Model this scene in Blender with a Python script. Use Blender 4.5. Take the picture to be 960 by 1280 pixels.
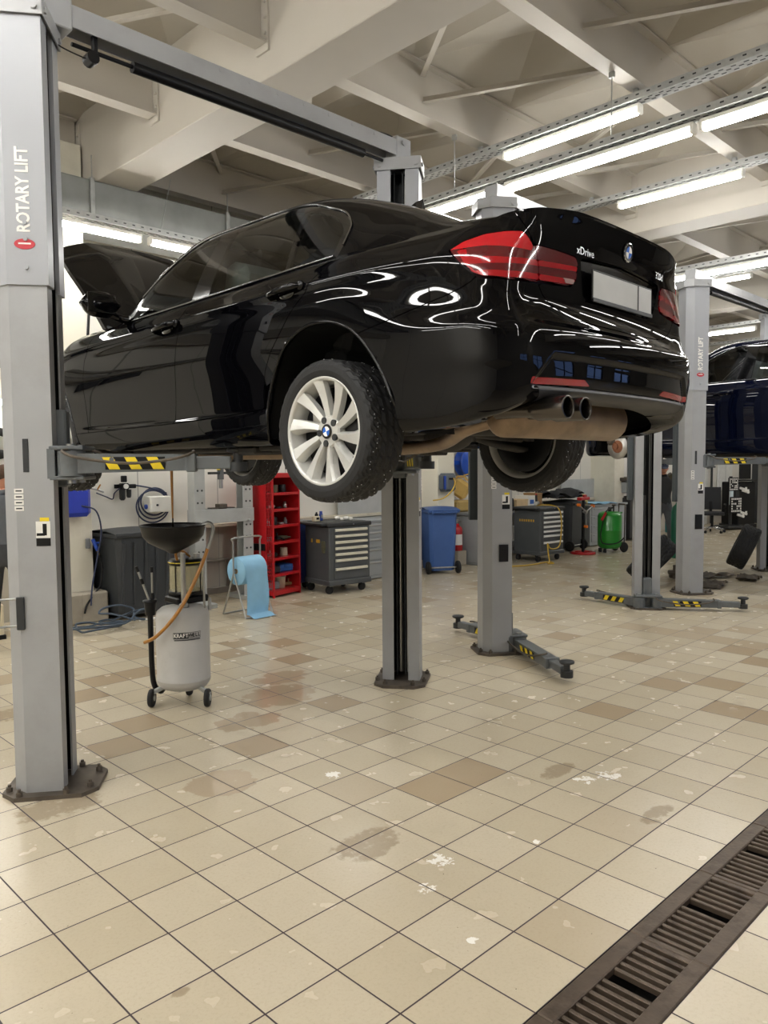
import bpy, math, random
import numpy as np
from mathutils import Matrix, Vector
for o in list(bpy.data.objects): bpy.data.objects.remove(o)
SC = bpy.context.scene
COL = SC.collection
random.seed(7)
# ------------------------------------------------------------------ camera, world, exposure
CAM_H = 1.72
_yaw, _pt, _rl = .7806, .0612, -.0077
_f = Vector((math.sin(_yaw)*math.cos(_pt), math.cos(_yaw)*math.cos(_pt), -math.sin(_pt)))
_u = Vector((math.sin(_yaw)*math.sin(_pt), math.cos(_yaw)*math.sin(_pt), math.cos(_pt)))
_r = Vector((math.cos(_yaw), -math.sin(_yaw), 0))
rt = _r*math.cos(_rl) + _u*math.sin(_rl); up = _u*math.cos(_rl) - _r*math.sin(_rl)
cd = bpy.data.cameras.new('camera'); cam = bpy.data.objects.new('camera', cd); COL.objects.link(cam)
cam.matrix_world = Matrix(((rt.x, up.x, -_f.x, 0), (rt.y, up.y, -_f.y, 0), (rt.z, up.z, -_f.z, CAM_H), (0, 0, 0, 1)))
cd.sensor_fit = 'VERTICAL'; cd.sensor_height = 36; cd.lens = 967.4/1280*36; cd.clip_start = .05; cd.clip_end = 200
SC.camera = cam
W = bpy.data.worlds.new('sky'); SC.world = W; W.use_nodes = True
bg = W.node_tree.nodes['Background']; bg.inputs[0].default_value = (.30, .48, 1.0, 1); bg.inputs[1].default_value = .9
SC.view_settings.view_transform = 'Standard'; SC.view_settings.look = 'None'
SC.view_settings.exposure = 0.85; SC.view_settings.gamma = 1.0; SC.view_settings.use_curve_mapping = False
TUBE_POWER = 26.0            # radiance of the fluorescent tubes
# ------------------------------------------------------------------ helpers
def hexc(h):
    c = [int(h[i:i+2], 16)/255 for i in (0, 2, 4)]
    return tuple(x/12.92 if x <= .04045 else ((x+.055)/1.055)**2.4 for x in c) + (1,)
MATS = {}
def mat(name, col, rough=.5, metal=0., coat=0., var=.06, scale=8., bump=0., spec=.5, emit=0., trans=0., alpha=1., dirt=None, dirt_amt=.0, ior=1.5, coatr=.03):
    """procedural material: base colour with soft noise variation, optional worn patches and bump"""
    if name in MATS: return MATS[name]
    m = bpy.data.materials.new(name); m.use_nodes = True; nt = m.node_tree; N = nt.nodes; L = nt.links
    p = N['Principled BSDF']; c = hexc(col) if isinstance(col, str) else tuple(col)+(1,)
    p.inputs['Roughness'].default_value = rough; p.inputs['Metallic'].default_value = metal
    p.inputs['Coat Weight'].default_value = coat; p.inputs['Coat Roughness'].default_value = coatr
    p.inputs['Specular IOR Level'].default_value = spec; p.inputs['IOR'].default_value = ior
    if trans: p.inputs['Transmission Weight'].default_value = trans
    if alpha < 1: p.inputs['Alpha'].default_value = alpha
    if emit:
        p.inputs['Emission Color'].default_value = c; p.inputs['Emission Strength'].default_value = emit
    tc = N.new('ShaderNodeTexCoord'); nz = N.new('ShaderNodeTexNoise'); nz.inputs['Scale'].default_value = scale; nz.inputs['Detail'].default_value = 6
    L.new(tc.outputs['Object'], nz.inputs['Vector'])
    rmp = N.new('ShaderNodeValToRGB'); lo = tuple(x*(1-var) for x in c[:3])+(1,); hi = tuple(min(1, x*(1+var)) for x in c[:3])+(1,)
    rmp.color_ramp.elements[0].color = lo; rmp.color_ramp.elements[1].color = hi
    rmp.color_ramp.elements[0].position = .3; rmp.color_ramp.elements[1].position = .7
    L.new(nz.outputs['Fac'], rmp.inputs['Fac']); out = rmp.outputs['Color']
    if dirt:
        n2 = N.new('ShaderNodeTexNoise'); n2.inputs['Scale'].default_value = scale*.6; n2.inputs['Detail'].default_value = 10; n2.inputs['Roughness'].default_value = .7
        L.new(tc.outputs['Object'], n2.inputs['Vector'])
        r2 = N.new('ShaderNodeValToRGB'); r2.color_ramp.elements[0].position = .52; r2.color_ramp.elements[1].position = .72
        r2.color_ramp.elements[0].color = (0, 0, 0, 1); r2.color_ramp.elements[1].color = (dirt_amt,)*3+(1,)
        L.new(n2.outputs['Fac'], r2.inputs['Fac'])
        mx = N.new('ShaderNodeMix'); mx.data_type = 'RGBA'; L.new(r2.outputs['Color'], mx.inputs['Factor']); L.new(out, mx.inputs[6]); mx.inputs[7].default_value = hexc(dirt); out = mx.outputs[2]
    L.new(out, p.inputs['Base Color'])
    if bump:
        b = N.new('ShaderNodeBump'); b.inputs['Strength'].default_value = bump; b.inputs['Distance'].default_value = .01
        n3 = N.new('ShaderNodeTexNoise'); n3.inputs['Scale'].default_value = scale*6; L.new(tc.outputs['Object'], n3.inputs['Vector'])
        L.new(n3.outputs['Fac'], b.inputs['Height']); L.new(b.outputs['Normal'], p.inputs['Normal'])
    MATS[name] = m
    return m
class MB:
    """collects vertices and faces; builds ONE mesh object"""
    def __init__(s): s.v = []; s.f = []; s.m = []; s.sm = []; s.X = Matrix.Identity(4)
    def at(s, loc=(0, 0, 0), rot=(0, 0, 0)):
        s.X = Matrix.Translation(loc) @ Matrix.Rotation(rot[2], 4, 'Z') @ Matrix.Rotation(rot[1], 4, 'Y') @ Matrix.Rotation(rot[0], 4, 'X'); return s
    def add(s, V, F, mi=0, smooth=False):
        b = len(s.v); X = s.X
        s.v += [tuple(X @ Vector(p)) for p in V]
        for f in F: s.f.append(tuple(b+i for i in f)); s.m.append(mi); s.sm.append(smooth)
        return s
    def box(s, c, d, ch=.004, mi=0, rz=0., ry=0., rx=0.):
        hx, hy, hz = d[0]/2, d[1]/2, d[2]/2; ch = min(ch, hx*.45, hy*.45, hz*.45)
        R = Matrix.Translation(c) @ Matrix.Rotation(rz, 4, 'Z') @ Matrix.Rotation(ry, 4, 'Y') @ Matrix.Rotation(rx, 4, 'X')
        if ch <= 0:
            V = [(x*hx, y*hy, z*hz) for x in (-1, 1) for y in (-1, 1) for z in (-1, 1)]
            F = [(0, 1, 3, 2), (4, 6, 7, 5), (0, 4, 5, 1), (2, 3, 7, 6), (0, 2, 6, 4), (1, 5, 7, 3)]
            return s.add([R @ Vector(v) for v in V], F, mi)
        idx = {}; V = []
        for x in (-1, 1):
            for y in (-1, 1):
                for z in (-1, 1):
                    for a, p in enumerate(((x*hx, y*(hy-ch), z*(hz-ch)), (x*(hx-ch), y*hy, z*(hz-ch)), (x*(hx-ch), y*(hy-ch), z*hz))):
                        idx[(x, y, z, a)] = len(V); V.append(p)
        F = []
        S = (-1, 1)
        for q in S:
            F.append([idx[(q, -1, -1, 0)], idx[(q, 1, -1, 0)], idx[(q, 1, 1, 0)], idx[(q, -1, 1, 0)]])
            F.append([idx[(-1, q, -1, 1)], idx[(1, q, -1, 1)], idx[(1, q, 1, 1)], idx[(-1, q, 1, 1)]])
            F.append([idx[(-1, -1, q, 2)], idx[(1, -1, q, 2)], idx[(1, 1, q, 2)], idx[(-1, 1, q, 2)]])
            for r in S:
                F.append([idx[(q, r, -1, 0)], idx[(q, r, 1, 0)], idx[(q, r, 1, 1)], idx[(q, r, -1, 1)]])
                F.append([idx[(q, -1, r, 0)], idx[(q, 1, r, 0)], idx[(q, 1, r, 2)], idx[(q, -1, r, 2)]])
                F.append([idx[(-1, q, r, 1)], idx[(1, q, r, 1)], idx[(1, q, r, 2)], idx[(-1, q, r, 2)]])
                for t in S: F.append([idx[(q, r, t, 0)], idx[(q, r, t, 1)], idx[(q, r, t, 2)]])
        G = []
        for f in F:
            P = [Vector(V[i]) for i in f]; n = (P[1]-P[0]).cross(P[2]-P[0])
            G.append(f if n.dot(sum(P, Vector())/len(P)) > 0 else f[::-1])
        return s.add([R @ Vector(v) for v in V], G, mi)
    def cyl(s, p0, p1, r0, r1=None, n=20, mi=0, caps=True):
        r1 = r0 if r1 is None else r1; p0 = Vector(p0); p1 = Vector(p1); d = (p1-p0).normalized()
        a = d.orthogonal().normalized(); b = d.cross(a); V = []; F = []
        for k in range(n):
            t = 2*math.pi*k/n; e = a*math.cos(t)+b*math.sin(t); V += [p0+e*r0, p1+e*r1]
        for k in range(n):
            i = 2*k; j = 2*((k+1) % n); F.append((i, j, j+1, i+1))
        s.add(V, F, mi, True)
        if caps:
            if r0 > 0: s.add(V[0::2], [tuple(range(n))[::-1]], mi)
            if r1 > 0: s.add(V[1::2], [tuple(range(n))], mi)
        return s
    def tube(s, pts, r, n=8, mi=0, sub=6, closed=False, caps=True):
        P = [Vector(p) for p in pts]
        if sub > 1 and len(P) > 2:
            Q = []; m = len(P); rng = range(m if closed else m-1)
            for i in rng:
                if closed: a, b, c, d = P[(i-1) % m], P[i], P[(i+1) % m], P[(i+2) % m]
                else: a, b, c, d = P[max(i-1, 0)], P[i], P[i+1], P[min(i+2, m-1)]
                for k in range(sub):
                    t = k/sub; Q.append(.5*((2*b)+(c-a)*t+(2*a-5*b+4*c-d)*t*t+(3*b-a-3*c+d)*t**3))
            if not closed: Q.append(P[-1])
            P = Q
        m = len(P); V = []; F = []; nrm = None
        for i in range(m):
            if closed: d = (P[(i+1) % m]-P[i-1])
            else: d = P[min(i+1, m-1)]-P[max(i-1, 0)]
            d = d.normalized() if d.length > 1e-9 else Vector((0, 0, 1))
            nrm = d.orthogonal().normalized() if nrm is None else (nrm-d*nrm.dot(d))
            nrm = nrm.normalized() if nrm.length > 1e-6 else d.orthogonal().normalized()
            b = d.cross(nrm); rr = r[i*len(r)//m] if isinstance(r, (list, tuple)) else r
            V += [P[i]+(nrm*math.cos(2*math.pi*k/n)+b*math.sin(2*math.pi*k/n))*rr for k in range(n)]
        for i in range(m if closed else m-1):
            j = (i+1) % m
            for k in range(n): F.append((i*n+k, i*n+(k+1) % n, j*n+(k+1) % n, j*n+k))
        s.add(V, F, mi, True)
        if caps and not closed: s.add(V[:n], [tuple(range(n))[::-1]], mi); s.add(V[-n:], [tuple(range(n))], mi)
        return s
    def lathe(s, prof, c=(0, 0, 0), n=32, mi=0, axis='Z', a0=0., a1=2*math.pi, smooth=True):
        full = abs(a1-a0-2*math.pi) < 1e-6; m = n if full else n+1; V = []; F = []; k = len(prof)
        for i in range(m):
            t = a0+(a1-a0)*i/n; ct, st = math.cos(t), math.sin(t)
            for r, z in prof:
                p = {'Z': (r*ct, r*st, z), 'Y': (r*st, z, r*ct), 'X': (z, r*ct, r*st)}[axis]
                V.append((p[0]+c[0], p[1]+c[1], p[2]+c[2]))
        for i in range(n):
            a = i*k; b = ((i+1) % m)*k
            for j in range(k-1):
                q = [a+j, b+j, b+j+1, a+j+1]
                if prof[j][0] < 1e-6: q = [a+j, b+j+1, a+j+1]
                elif prof[j+1][0] < 1e-6: q = [a+j, b+j, a+j+1]
                F.append(tuple(q))
        return s.add(V, F, mi, smooth)
    def prism(s, poly, h0, h1, mi=0, axis='Z', smooth=False):
        n = len(poly)
        A = sum(poly[i][0]*poly[(i+1) % n][1]-poly[(i+1) % n][0]*poly[i][1] for i in range(n))
        if A < 0: poly = poly[::-1]
        f = {'Z': lambda a, b, h: (a, b, h), 'Y': lambda a, b, h: (a, h, b), 'X': lambda a, b, h: (h, a, b)}[axis]
        V = [f(a, b, h0) for a, b in poly]+[f(a, b, h1) for a, b in poly]
        F = [tuple(range(n))[::-1], tuple(range(n, 2*n))]
        if axis == 'Y': F = [x[::-1] for x in F]
        S = []
        for i in range(n):
            j = (i+1) % n; q = (i, j, n+j, n+i); S.append(q[::-1] if axis == 'Y' else q)
        s.add(V, F, mi); b = s.add(V, S, mi, smooth); return b
    def grid(s, G, mi=0, smooth=True, flip=False, closeu=False):
        n = len(G); m = len(G[0]); V = [p for row in G for p in row]; F = []
        for i in range(n if closeu else n-1):
            for j in range(m-1):
                q = (i*m+j, ((i+1) % n)*m+j, ((i+1) % n)*m+j+1, i*m+j+1); F.append(q[::-1] if flip else q)
        return s.add(V, F, mi, smooth)
    def sphere(s, c, r, n=12, mi=0, sc=(1, 1, 1)):
        pr = []
        V = []; F = []; m = n//2
        for i in range(m+1):
            t = math.pi*i/m
            for k in range(n):
                q = 2*math.pi*k/n; V.append((c[0]+r*sc[0]*math.sin(t)*math.cos(q), c[1]+r*sc[1]*math.sin(t)*math.sin(q), c[2]+r*sc[2]*math.cos(t)))
        for i in range(m):
            for k in range(n): F.append((i*n+k, (i+1)*n+k, (i+1)*n+(k+1) % n, i*n+(k+1) % n))
        return s.add(V, F, mi, True)
    def build(s, name, mats, parent=None):
        me = bpy.data.meshes.new(name); me.from_pydata([tuple(v) for v in s.v], [], s.f)
        if not isinstance(mats, (list, tuple)): mats = [mats]
        for m in mats: me.materials.append(m)
        me.polygons.foreach_set('material_index', [min(x, len(mats)-1) for x in s.m]); me.polygons.foreach_set('use_smooth', s.sm)
        me.update(); o = bpy.data.objects.new(name, me); COL.objects.link(o)
        if parent: o.parent = parent
        return o
def tag(o, label=None, cat=None, group=None, kind=None):
    if label: o['label'] = label
    if cat: o['category'] = cat
    if group: o['group'] = group
    if kind: o['kind'] = kind
    return o
def thing(name, label, cat, loc=(0, 0, 0), rz=0., group=None):
    o = bpy.data.objects.new(name, None); COL.objects.link(o); o.empty_display_size = .1
    o.location = loc; o.rotation_euler = (0, 0, rz); return tag(o, label, cat, group)
def struct(name, mb, m): return tag(mb.build(name, m), kind='structure')
def single(name, mb, m, label, cat, loc=(0, 0, 0), rz=0., group=None):
    o = mb.build(name, m); o.location = loc; o.rotation_euler = (0, 0, rz); return tag(o, label, cat, group)
def kids(o): return list(o.children)
def dup(o, loc=None, rz=None, label=None, group=None, parent=None):
    c = o.copy(); COL.objects.link(c)
    if parent is not None: c.parent = parent
    for ch in kids(o): dup(ch, parent=c)
    if loc is not None: c.location = loc
    if rz is not None: c.rotation_euler = (0, 0, rz)
    if label: c['label'] = label
    if group: c['group'] = group
    return c
def text_part(name, s, size, m, parent, M, ext=.0015, align='CENTER', sx=1., shear=0., bold=0.):
    cu = bpy.data.curves.new(name, 'FONT'); cu.body = s; cu.size = size; cu.extrude = ext; cu.align_x = align; cu.align_y = 'CENTER'; cu.shear = shear; cu.offset = bold; cu.resolution_u = 3
    t = bpy.data.objects.new(name, cu); COL.objects.link(t); dg = bpy.context.evaluated_depsgraph_get(); dg.update()
    me = bpy.data.meshes.new_from_object(t.evaluated_get(dg)); bpy.data.objects.remove(t)
    me.transform(M @ Matrix.Diagonal((sx, 1, 1, 1))); me.materials.clear(); me.materials.append(m)
    o = bpy.data.objects.new(name, me); COL.objects.link(o)
    if parent: o.parent = parent
    return o
def frame(o, x, y):
    """matrix with origin o, local x and y axes"""
    x = Vector(x).normalized(); y = Vector(y); y = (y-x*y.dot(x)).normalized(); z = x.cross(y); o = Vector(o)
    return Matrix(((x.x, y.x, z.x, o.x), (x.y, y.y, z.y, o.y), (x.z, y.z, z.z, o.z), (0, 0, 0, 1)))
# ------------------------------------------------------------------ shared materials
M_post = mat('lift_grey_paint', '98999a', .42, var=.05, dirt='77706a', dirt_amt=.25, scale=3)
M_postd = mat('arm_dark_grey_paint', '5d6163', .45, var=.08, dirt='3b3733', dirt_amt=.5, scale=5)
M_black = mat('black_plastic', '0b0b0d', .42, var=.15, spec=.3)
M_dark = mat('dark_grey', '26282a', .5, var=.12)  # plain dark grey shared by frames, fittings and hole marks
M_rub = mat('black_rubber', '111112', .7, var=.2, bump=.1)
M_steel = mat('bare_steel', 'a9a9a6', .3, metal=.9, var=.08)
M_galv = mat('galvanised_steel', 'a8aaa8', .42, metal=.75, var=.12, scale=14)
M_dirtst = mat('dirty_steel', '5c544b', .55, metal=.4, var=.3, dirt='2e2721', dirt_amt=.7)
M_white = mat('white_enamel', 'e6e4dc', .4, var=.03)
M_cream = mat('cream_plastic', 'd8ccb0', .45, var=.06)
M_yel = mat('warning_yellow', 'e3c81e', .5, var=.08)
M_red = mat('red_enamel', 'b3161d', .35, coat=.3, var=.06)
M_blue = mat('blue_plastic', '2447a4', .4, var=.08)
M_chrome = mat('chrome', 'd9dadb', .12, metal=1., var=.02)
# ------------------------------------------------------------------ room shell
X0, X1, Y0, Y1, ZD = -6.0, 24.0, -7.0, 9.0, 5.5
TX, TY, TS = .1656, .126, .30
DR0, DR1, DRY = .7656, 5.5656, 1.026         # drain channel: one row of tiles
def floor_material():
    m = bpy.data.materials.new('ceramic_floor_tiles'); m.use_nodes = True; nt = m.node_tree; N = nt.nodes; L = nt.links; p = N['Principled BSDF']
    def math_(op, a, b=None, c=None):
        n = N.new('ShaderNodeMath'); n.operation = op
        for i, v in enumerate((a, b, c)):
            if v is None: continue
            if isinstance(v, (int, float)): n.inputs[i].default_value = v
            else: L.new(v, n.inputs[i])
        return n.outputs[0]
    def noise(scale, det=4, rough=.5):
        n = N.new('ShaderNodeTexNoise'); n.inputs['Scale'].default_value = scale; n.inputs['Detail'].default_value = det; n.inputs['Roughness'].default_value = rough
        L.new(tc.outputs['Object'], n.inputs['Vector']); return n.outputs['Fac']
    def ramp(v, a, b, inv=False):
        n = N.new('ShaderNodeMapRange'); n.interpolation_type = 'SMOOTHSTEP'; L.new(v, n.inputs[0]); n.inputs[1].default_value = a; n.inputs[2].default_value = b
        if inv: n.inputs[3].default_value = 1; n.inputs[4].default_value = 0
        return n.outputs[0]
    def mix(f, a, b):
        n = N.new('ShaderNodeMix'); n.data_type = 'RGBA'
        if isinstance(f, (int, float)): n.inputs['Factor'].default_value = f
        else: L.new(f, n.inputs['Factor'])
        for i, v in ((6, a), (7, b)):
            if isinstance(v, tuple): n.inputs[i].default_value = v
            else: L.new(v, n.inputs[i])
        return n.outputs[2]
    tc = N.new('ShaderNodeTexCoord'); sp = N.new('ShaderNodeSeparateXYZ'); L.new(tc.outputs['Object'], sp.inputs[0]); x, y = sp.outputs[0], sp.outputs[1]
    def edge(v, off):
        f = math_('FRACT', math_('DIVIDE', math_('SUBTRACT', v, off), TS)); return math_('MINIMUM', f, math_('SUBTRACT', 1.0, f))
    e = math_('MINIMUM', edge(x, TX), edge(y, TY)); grout = ramp(e, .0085, .0125, True)
    at = N.new('ShaderNodeAttribute'); at.attribute_name = 'tone'; tone = at.outputs['Fac']
    a2 = N.new('ShaderNodeAttribute'); a2.attribute_name = 'tan'; tan = a2.outputs['Fac']
    c1 = mix(tone, hexc('bcb098'), hexc('c8bda7'))
    c1 = mix(tan, c1, hexc('a8967c'))
    mottl = ramp(noise(6, 3, .5), .2, .8); c1 = mix(math_('MULTIPLY', mottl, .05), c1, hexc('b5a991'))
    fine = ramp(noise(75, 4, .7), .45, .75); c1 = mix(math_('MULTIPLY', fine, .22), c1, hexc('9c8c72'))
    scuff = ramp(noise(13, 6, .6), .45, .85); c1 = mix(math_('MULTIPLY', scuff, .07), c1, hexc('93836a'))
    def blob(cx, cy, r, ry=None):
        dx = math_('DIVIDE', math_('SUBTRACT', x, cx), r); dy = math_('DIVIDE', math_('SUBTRACT', y, cy), ry or r)
        return ramp(math_('SQRT', math_('ADD', math_('POWER', math_('ABSOLUTE', dx), 2), math_('POWER', math_('ABSOLUTE', dy), 2))), .25, 1.0, True)
    n5 = noise(7, 6, .6); n6 = noise(22, 6, .7)
    wet = None
    for cx, cy, r, ry in WET:
        b = ramp(math_('MULTIPLY', blob(cx, cy, r, ry), n5), .30, .34); wet = b if wet is None else math_('MAXIMUM', wet, b)
    c1 = mix(math_('MULTIPLY', wet, .40), c1, hexc('9a7f63'))
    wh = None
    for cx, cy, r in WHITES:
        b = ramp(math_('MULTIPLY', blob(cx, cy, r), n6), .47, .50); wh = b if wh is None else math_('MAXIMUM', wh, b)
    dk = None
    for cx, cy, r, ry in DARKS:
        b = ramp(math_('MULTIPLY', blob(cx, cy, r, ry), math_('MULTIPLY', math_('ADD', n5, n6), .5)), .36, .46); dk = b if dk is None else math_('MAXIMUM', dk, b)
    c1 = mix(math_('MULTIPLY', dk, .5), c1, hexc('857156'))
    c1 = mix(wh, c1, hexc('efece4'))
    spk = ramp(noise(45, 2), .76, .78); c1 = mix(math_('MULTIPLY', spk, .7), c1, hexc('4a4034'))
    c1 = mix(grout, c1, hexc('3a2e31')); L.new(c1, p.inputs['Base Color'])
    rg = math_('ADD', .23, math_('MULTIPLY', mottl, .05)); rg = math_('MULTIPLY', rg, math_('SUBTRACT', 1.0, math_('MULTIPLY', wet, .85)))
    rg = math_('ADD', rg, math_('MULTIPLY', grout, .4)); L.new(rg, p.inputs['Roughness'])
    b = N.new('ShaderNodeBump'); b.inputs['Strength'].default_value = .35; b.inputs['Distance'].default_value = .002
    h = math_('ADD', math_('MULTIPLY', math_('SUBTRACT', 1.0, grout), 1.0), math_('MULTIPLY', noise(5, 3), math_('MULTIPLY', math_('SUBTRACT', 1.0, wet), .25))); L.new(h, b.inputs['Height']); L.new(b.outputs['Normal'], p.inputs['Normal'])
    return m
WET = [(3.45, 4.62, .55, .42), (2.95, 4.30, .42, .30), (3.75, 5.0, .45, .3), (2.25, 3.55, .35, .3)]
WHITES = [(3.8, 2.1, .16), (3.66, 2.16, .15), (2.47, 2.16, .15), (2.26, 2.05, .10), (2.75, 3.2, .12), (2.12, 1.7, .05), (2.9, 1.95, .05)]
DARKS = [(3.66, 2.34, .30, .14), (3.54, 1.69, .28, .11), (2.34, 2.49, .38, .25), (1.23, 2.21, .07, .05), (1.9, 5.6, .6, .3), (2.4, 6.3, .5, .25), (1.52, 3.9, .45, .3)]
TANPX = {(21, 13), (12, 19), (22, 23), (17, 6), (14, 19), (9, 8), (8, 12), (19, 24), (13, 17), (15, 8), (13, 20), (6, 14), (20, 10), (22, 7), (17, 5), (9, 19), (10, 8), (11, 13), (19, 20), (7, 15), (7, 18), (23, 8), (19, 7), (8, 19), (18, 8)}
nx0 = int(math.floor((X0-TX)/TS)); nx1 = int(math.ceil((X1-TX)/TS)); ny0 = int(math.floor((Y0-TY)/TS)); ny1 = int(math.ceil((Y1-TY)/TS))
fm = MB(); tone = []; tan = []; rnd = random.Random(3)
V = []; F = []
nxn = nx1-nx0+1; nyn = ny1-ny0+1
for i in range(nxn):
    for j in range(nyn): V.append((TX+(nx0+i)*TS, TY+(ny0+j)*TS, 0))
for i in range(nxn-1):
    for j in range(nyn-1):
        cx = TX+(nx0+i+.5)*TS; cy = TY+(ny0+j+.5)*TS
        r1 = rnd.random(); r2 = rnd.random()
        if DR0 < cx < DR1 and abs(cy-DRY-.15) < .1: continue
        F.append((i*nyn+j, (i+1)*nyn+j, (i+1)*nyn+j+1, i*nyn+j+1)); tone.append(r1)
        key = (nx0+i, ny0+j); far = cx > 7.2 or cy > 6.4
        tan.append(1.0 if key in TANPX else (.6 if far and r2 < .15 else (.35 if r2 < .03 else 0.)))
fm.add(V, F); fl = struct('floor', fm, floor_material()); me = fl.data
for nm, dat in (('tone', tone), ('tan', tan)):
    a = me.attributes.new(nm, 'FLOAT', 'FACE'); a.data.foreach_set('value', dat)
# drain channel
M_iron = mat('rusty_cast_iron', '574a3e', .5, metal=.35, var=.25, scale=10, dirt='2a1f17', dirt_amt=.8, bump=.15)
M_pit = mat('drain_pit', '15110d', .9, var=.3)
pit = MB()
pit.add([(DR0, DRY, -.25), (DR1, DRY, -.25), (DR1, DRY+TS, -.25), (DR0, DRY+TS, -.25), (DR0, DRY, 0), (DR1, DRY, 0), (DR1, DRY+TS, 0), (DR0, DRY+TS, 0)],
        [(0, 1, 2, 3), (0, 4, 5, 1), (2, 6, 7, 3), (1, 5, 6, 2), (0, 3, 7, 4)])
struct('trim_1', pit, M_pit)
g0 = None; GL = .60
for k in range(8):
    if k == 0:
        g0 = thing('drain_grate', 'x', 'drain grate', (DR0+GL/2, DRY+.15, 0), 0, 'cast iron grates of the floor drain')
        b = MB(); b.box((0, -.117, -.012), (GL-.003, .062, .03), .004); b.box((0, .117, -.012), (GL-.003, .062, .03), .004)
        b.box((-GL/2+.014, 0, -.014), (.024, .2, .026), .003); b.box((GL/2-.014, 0, -.014), (.024, .2, .026), .003); b.build('frame', M_iron, g0)
        b = MB()
        for i in range(13):
            if i == 7: continue
            b.box((-GL/2+.054+i*.041, 0, -.016), (.017, .18, .024), .003)
        b.build('bars', M_iron, g0); g = g0
    else: g = dup(g0, (DR0+GL*(k+.5), DRY+.15, 0))
    g['label'] = 'rusty slotted iron grate of the floor drain at the bottom right of the photo'
# walls
def panel_mat(name, base, low, zsplit, seam=1.15, axis=0):
    m = bpy.data.materials.new(name); m.use_nodes = True; nt = m.node_tree; N = nt.nodes; L = nt.links; p = N['Principled BSDF']; p.inputs['Roughness'].default_value = .45
    tc = N.new('ShaderNodeTexCoord'); sp = N.new('ShaderNodeSeparateXYZ'); L.new(tc.outputs['Object'], sp.inputs[0])
    br = N.new('ShaderNodeMath'); br.operation = 'MODULO'; L.new(sp.outputs[axis], br.inputs[0]); br.inputs[1].default_value = seam
    ab = N.new('ShaderNodeMath'); ab.operation = 'ABSOLUTE'; L.new(br.outputs[0], ab.inputs[0])
    lt = N.new('ShaderNodeMath'); lt.operation = 'LESS_THAN'; L.new(ab.outputs[0], lt.inputs[0]); lt.inputs[1].default_value = .012
    nz = N.new('ShaderNodeTexNoise'); nz.inputs['Scale'].default_value = 1.5; nz.inputs['Detail'].default_value = 8; L.new(tc.outputs['Object'], nz.inputs['Vector'])
    def mix(f, a, b):
        n = N.new('ShaderNodeMix'); n.data_type = 'RGBA'; L.new(f, n.inputs['Factor'])
        for i, v in ((6, a), (7, b)):
            if isinstance(v, tuple): n.inputs[i].default_value = v
            else: L.new(v, n.inputs[i])
        return n.outputs[2]
    c = mix(nz.outputs['Fac'], hexc(base), tuple(x*.93 for x in hexc(base)[:3])+(1,))
    lo = N.new('ShaderNodeMath'); lo.operation = 'LESS_THAN'; L.new(sp.outputs[2], lo.inputs[0]); lo.inputs[1].default_value = zsplit
    c = mix(lo.outputs[0], c, hexc(low)); c = mix(lt.outputs[0], c, hexc('9c9a93')); L.new(c, p.inputs['Base Color'])
    return m
M_wall = panel_mat('white_wall_panels', 'e4e1d8', 'b9b4a8', .9)
M_wallx = panel_mat('white_wall_panels_side', 'e4e1d8', 'e4e1d8', -1, axis=1)
b = MB(); b.box(((X0+X1)/2, Y1+.1, 2.9), (X1-X0+.4, .2, 5.8), 0); struct('wall_back', b, M_wall)
b = MB(); b.box((X1+.1, (Y0+Y1)/2, 2.9), (.2, Y1-Y0, 5.8), 0); struct('wall_right', b, M_wallx)
b = MB(); b.box((X0-.1, (Y0+Y1)/2, 2.9), (.2, Y1-Y0, 5.8), 0); struct('wall_left', b, M_wallx)
b = MB(); M_plaster = mat('grey_plaster', '8d8a84', .7, var=.05, scale=2)
WINX = [4.0, 7.8, 11.6, 15.4, 19.2]
b.box(((X0+X1)/2, Y0-.1, .6), (X1-X0+.4, .2, 1.2), 0); b.box(((X0+X1)/2, Y0-.1, 4.4), (X1-X0+.4, .2, 2.8), 0)
xs = [X0-.2]
for w_ in WINX: xs += [w_-1.1, w_+1.1]
xs.append(X1+.2)
for i in range(0, len(xs), 2): b.box(((xs[i]+xs[i+1])/2, Y0-.1, 2.1), (xs[i+1]-xs[i], .2, 1.8), 0)
struct('wall_front', b, M_plaster)
M_pane = mat('window_pane', 'ffffff', .0, trans=1., var=0, ior=1.02)
for k, w_ in enumerate(WINX):
    b = MB()
    for dx in (-1.07, 0, 1.07): b.box((w_+dx, Y0-.06, 2.1), (.07, .09, 1.8), .004)
    for z in (1.23, 2.1, 2.97): b.box((w_, Y0-.06, z), (2.2, .09, .07), .004)
    wn = struct('window_%d' % (k+1), b, M_dark)
    b = MB(); b.box((w_, Y0-.06, 2.1), (2.1, .006, 1.74), 0); b.build('pane', M_pane, wn)
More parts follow.
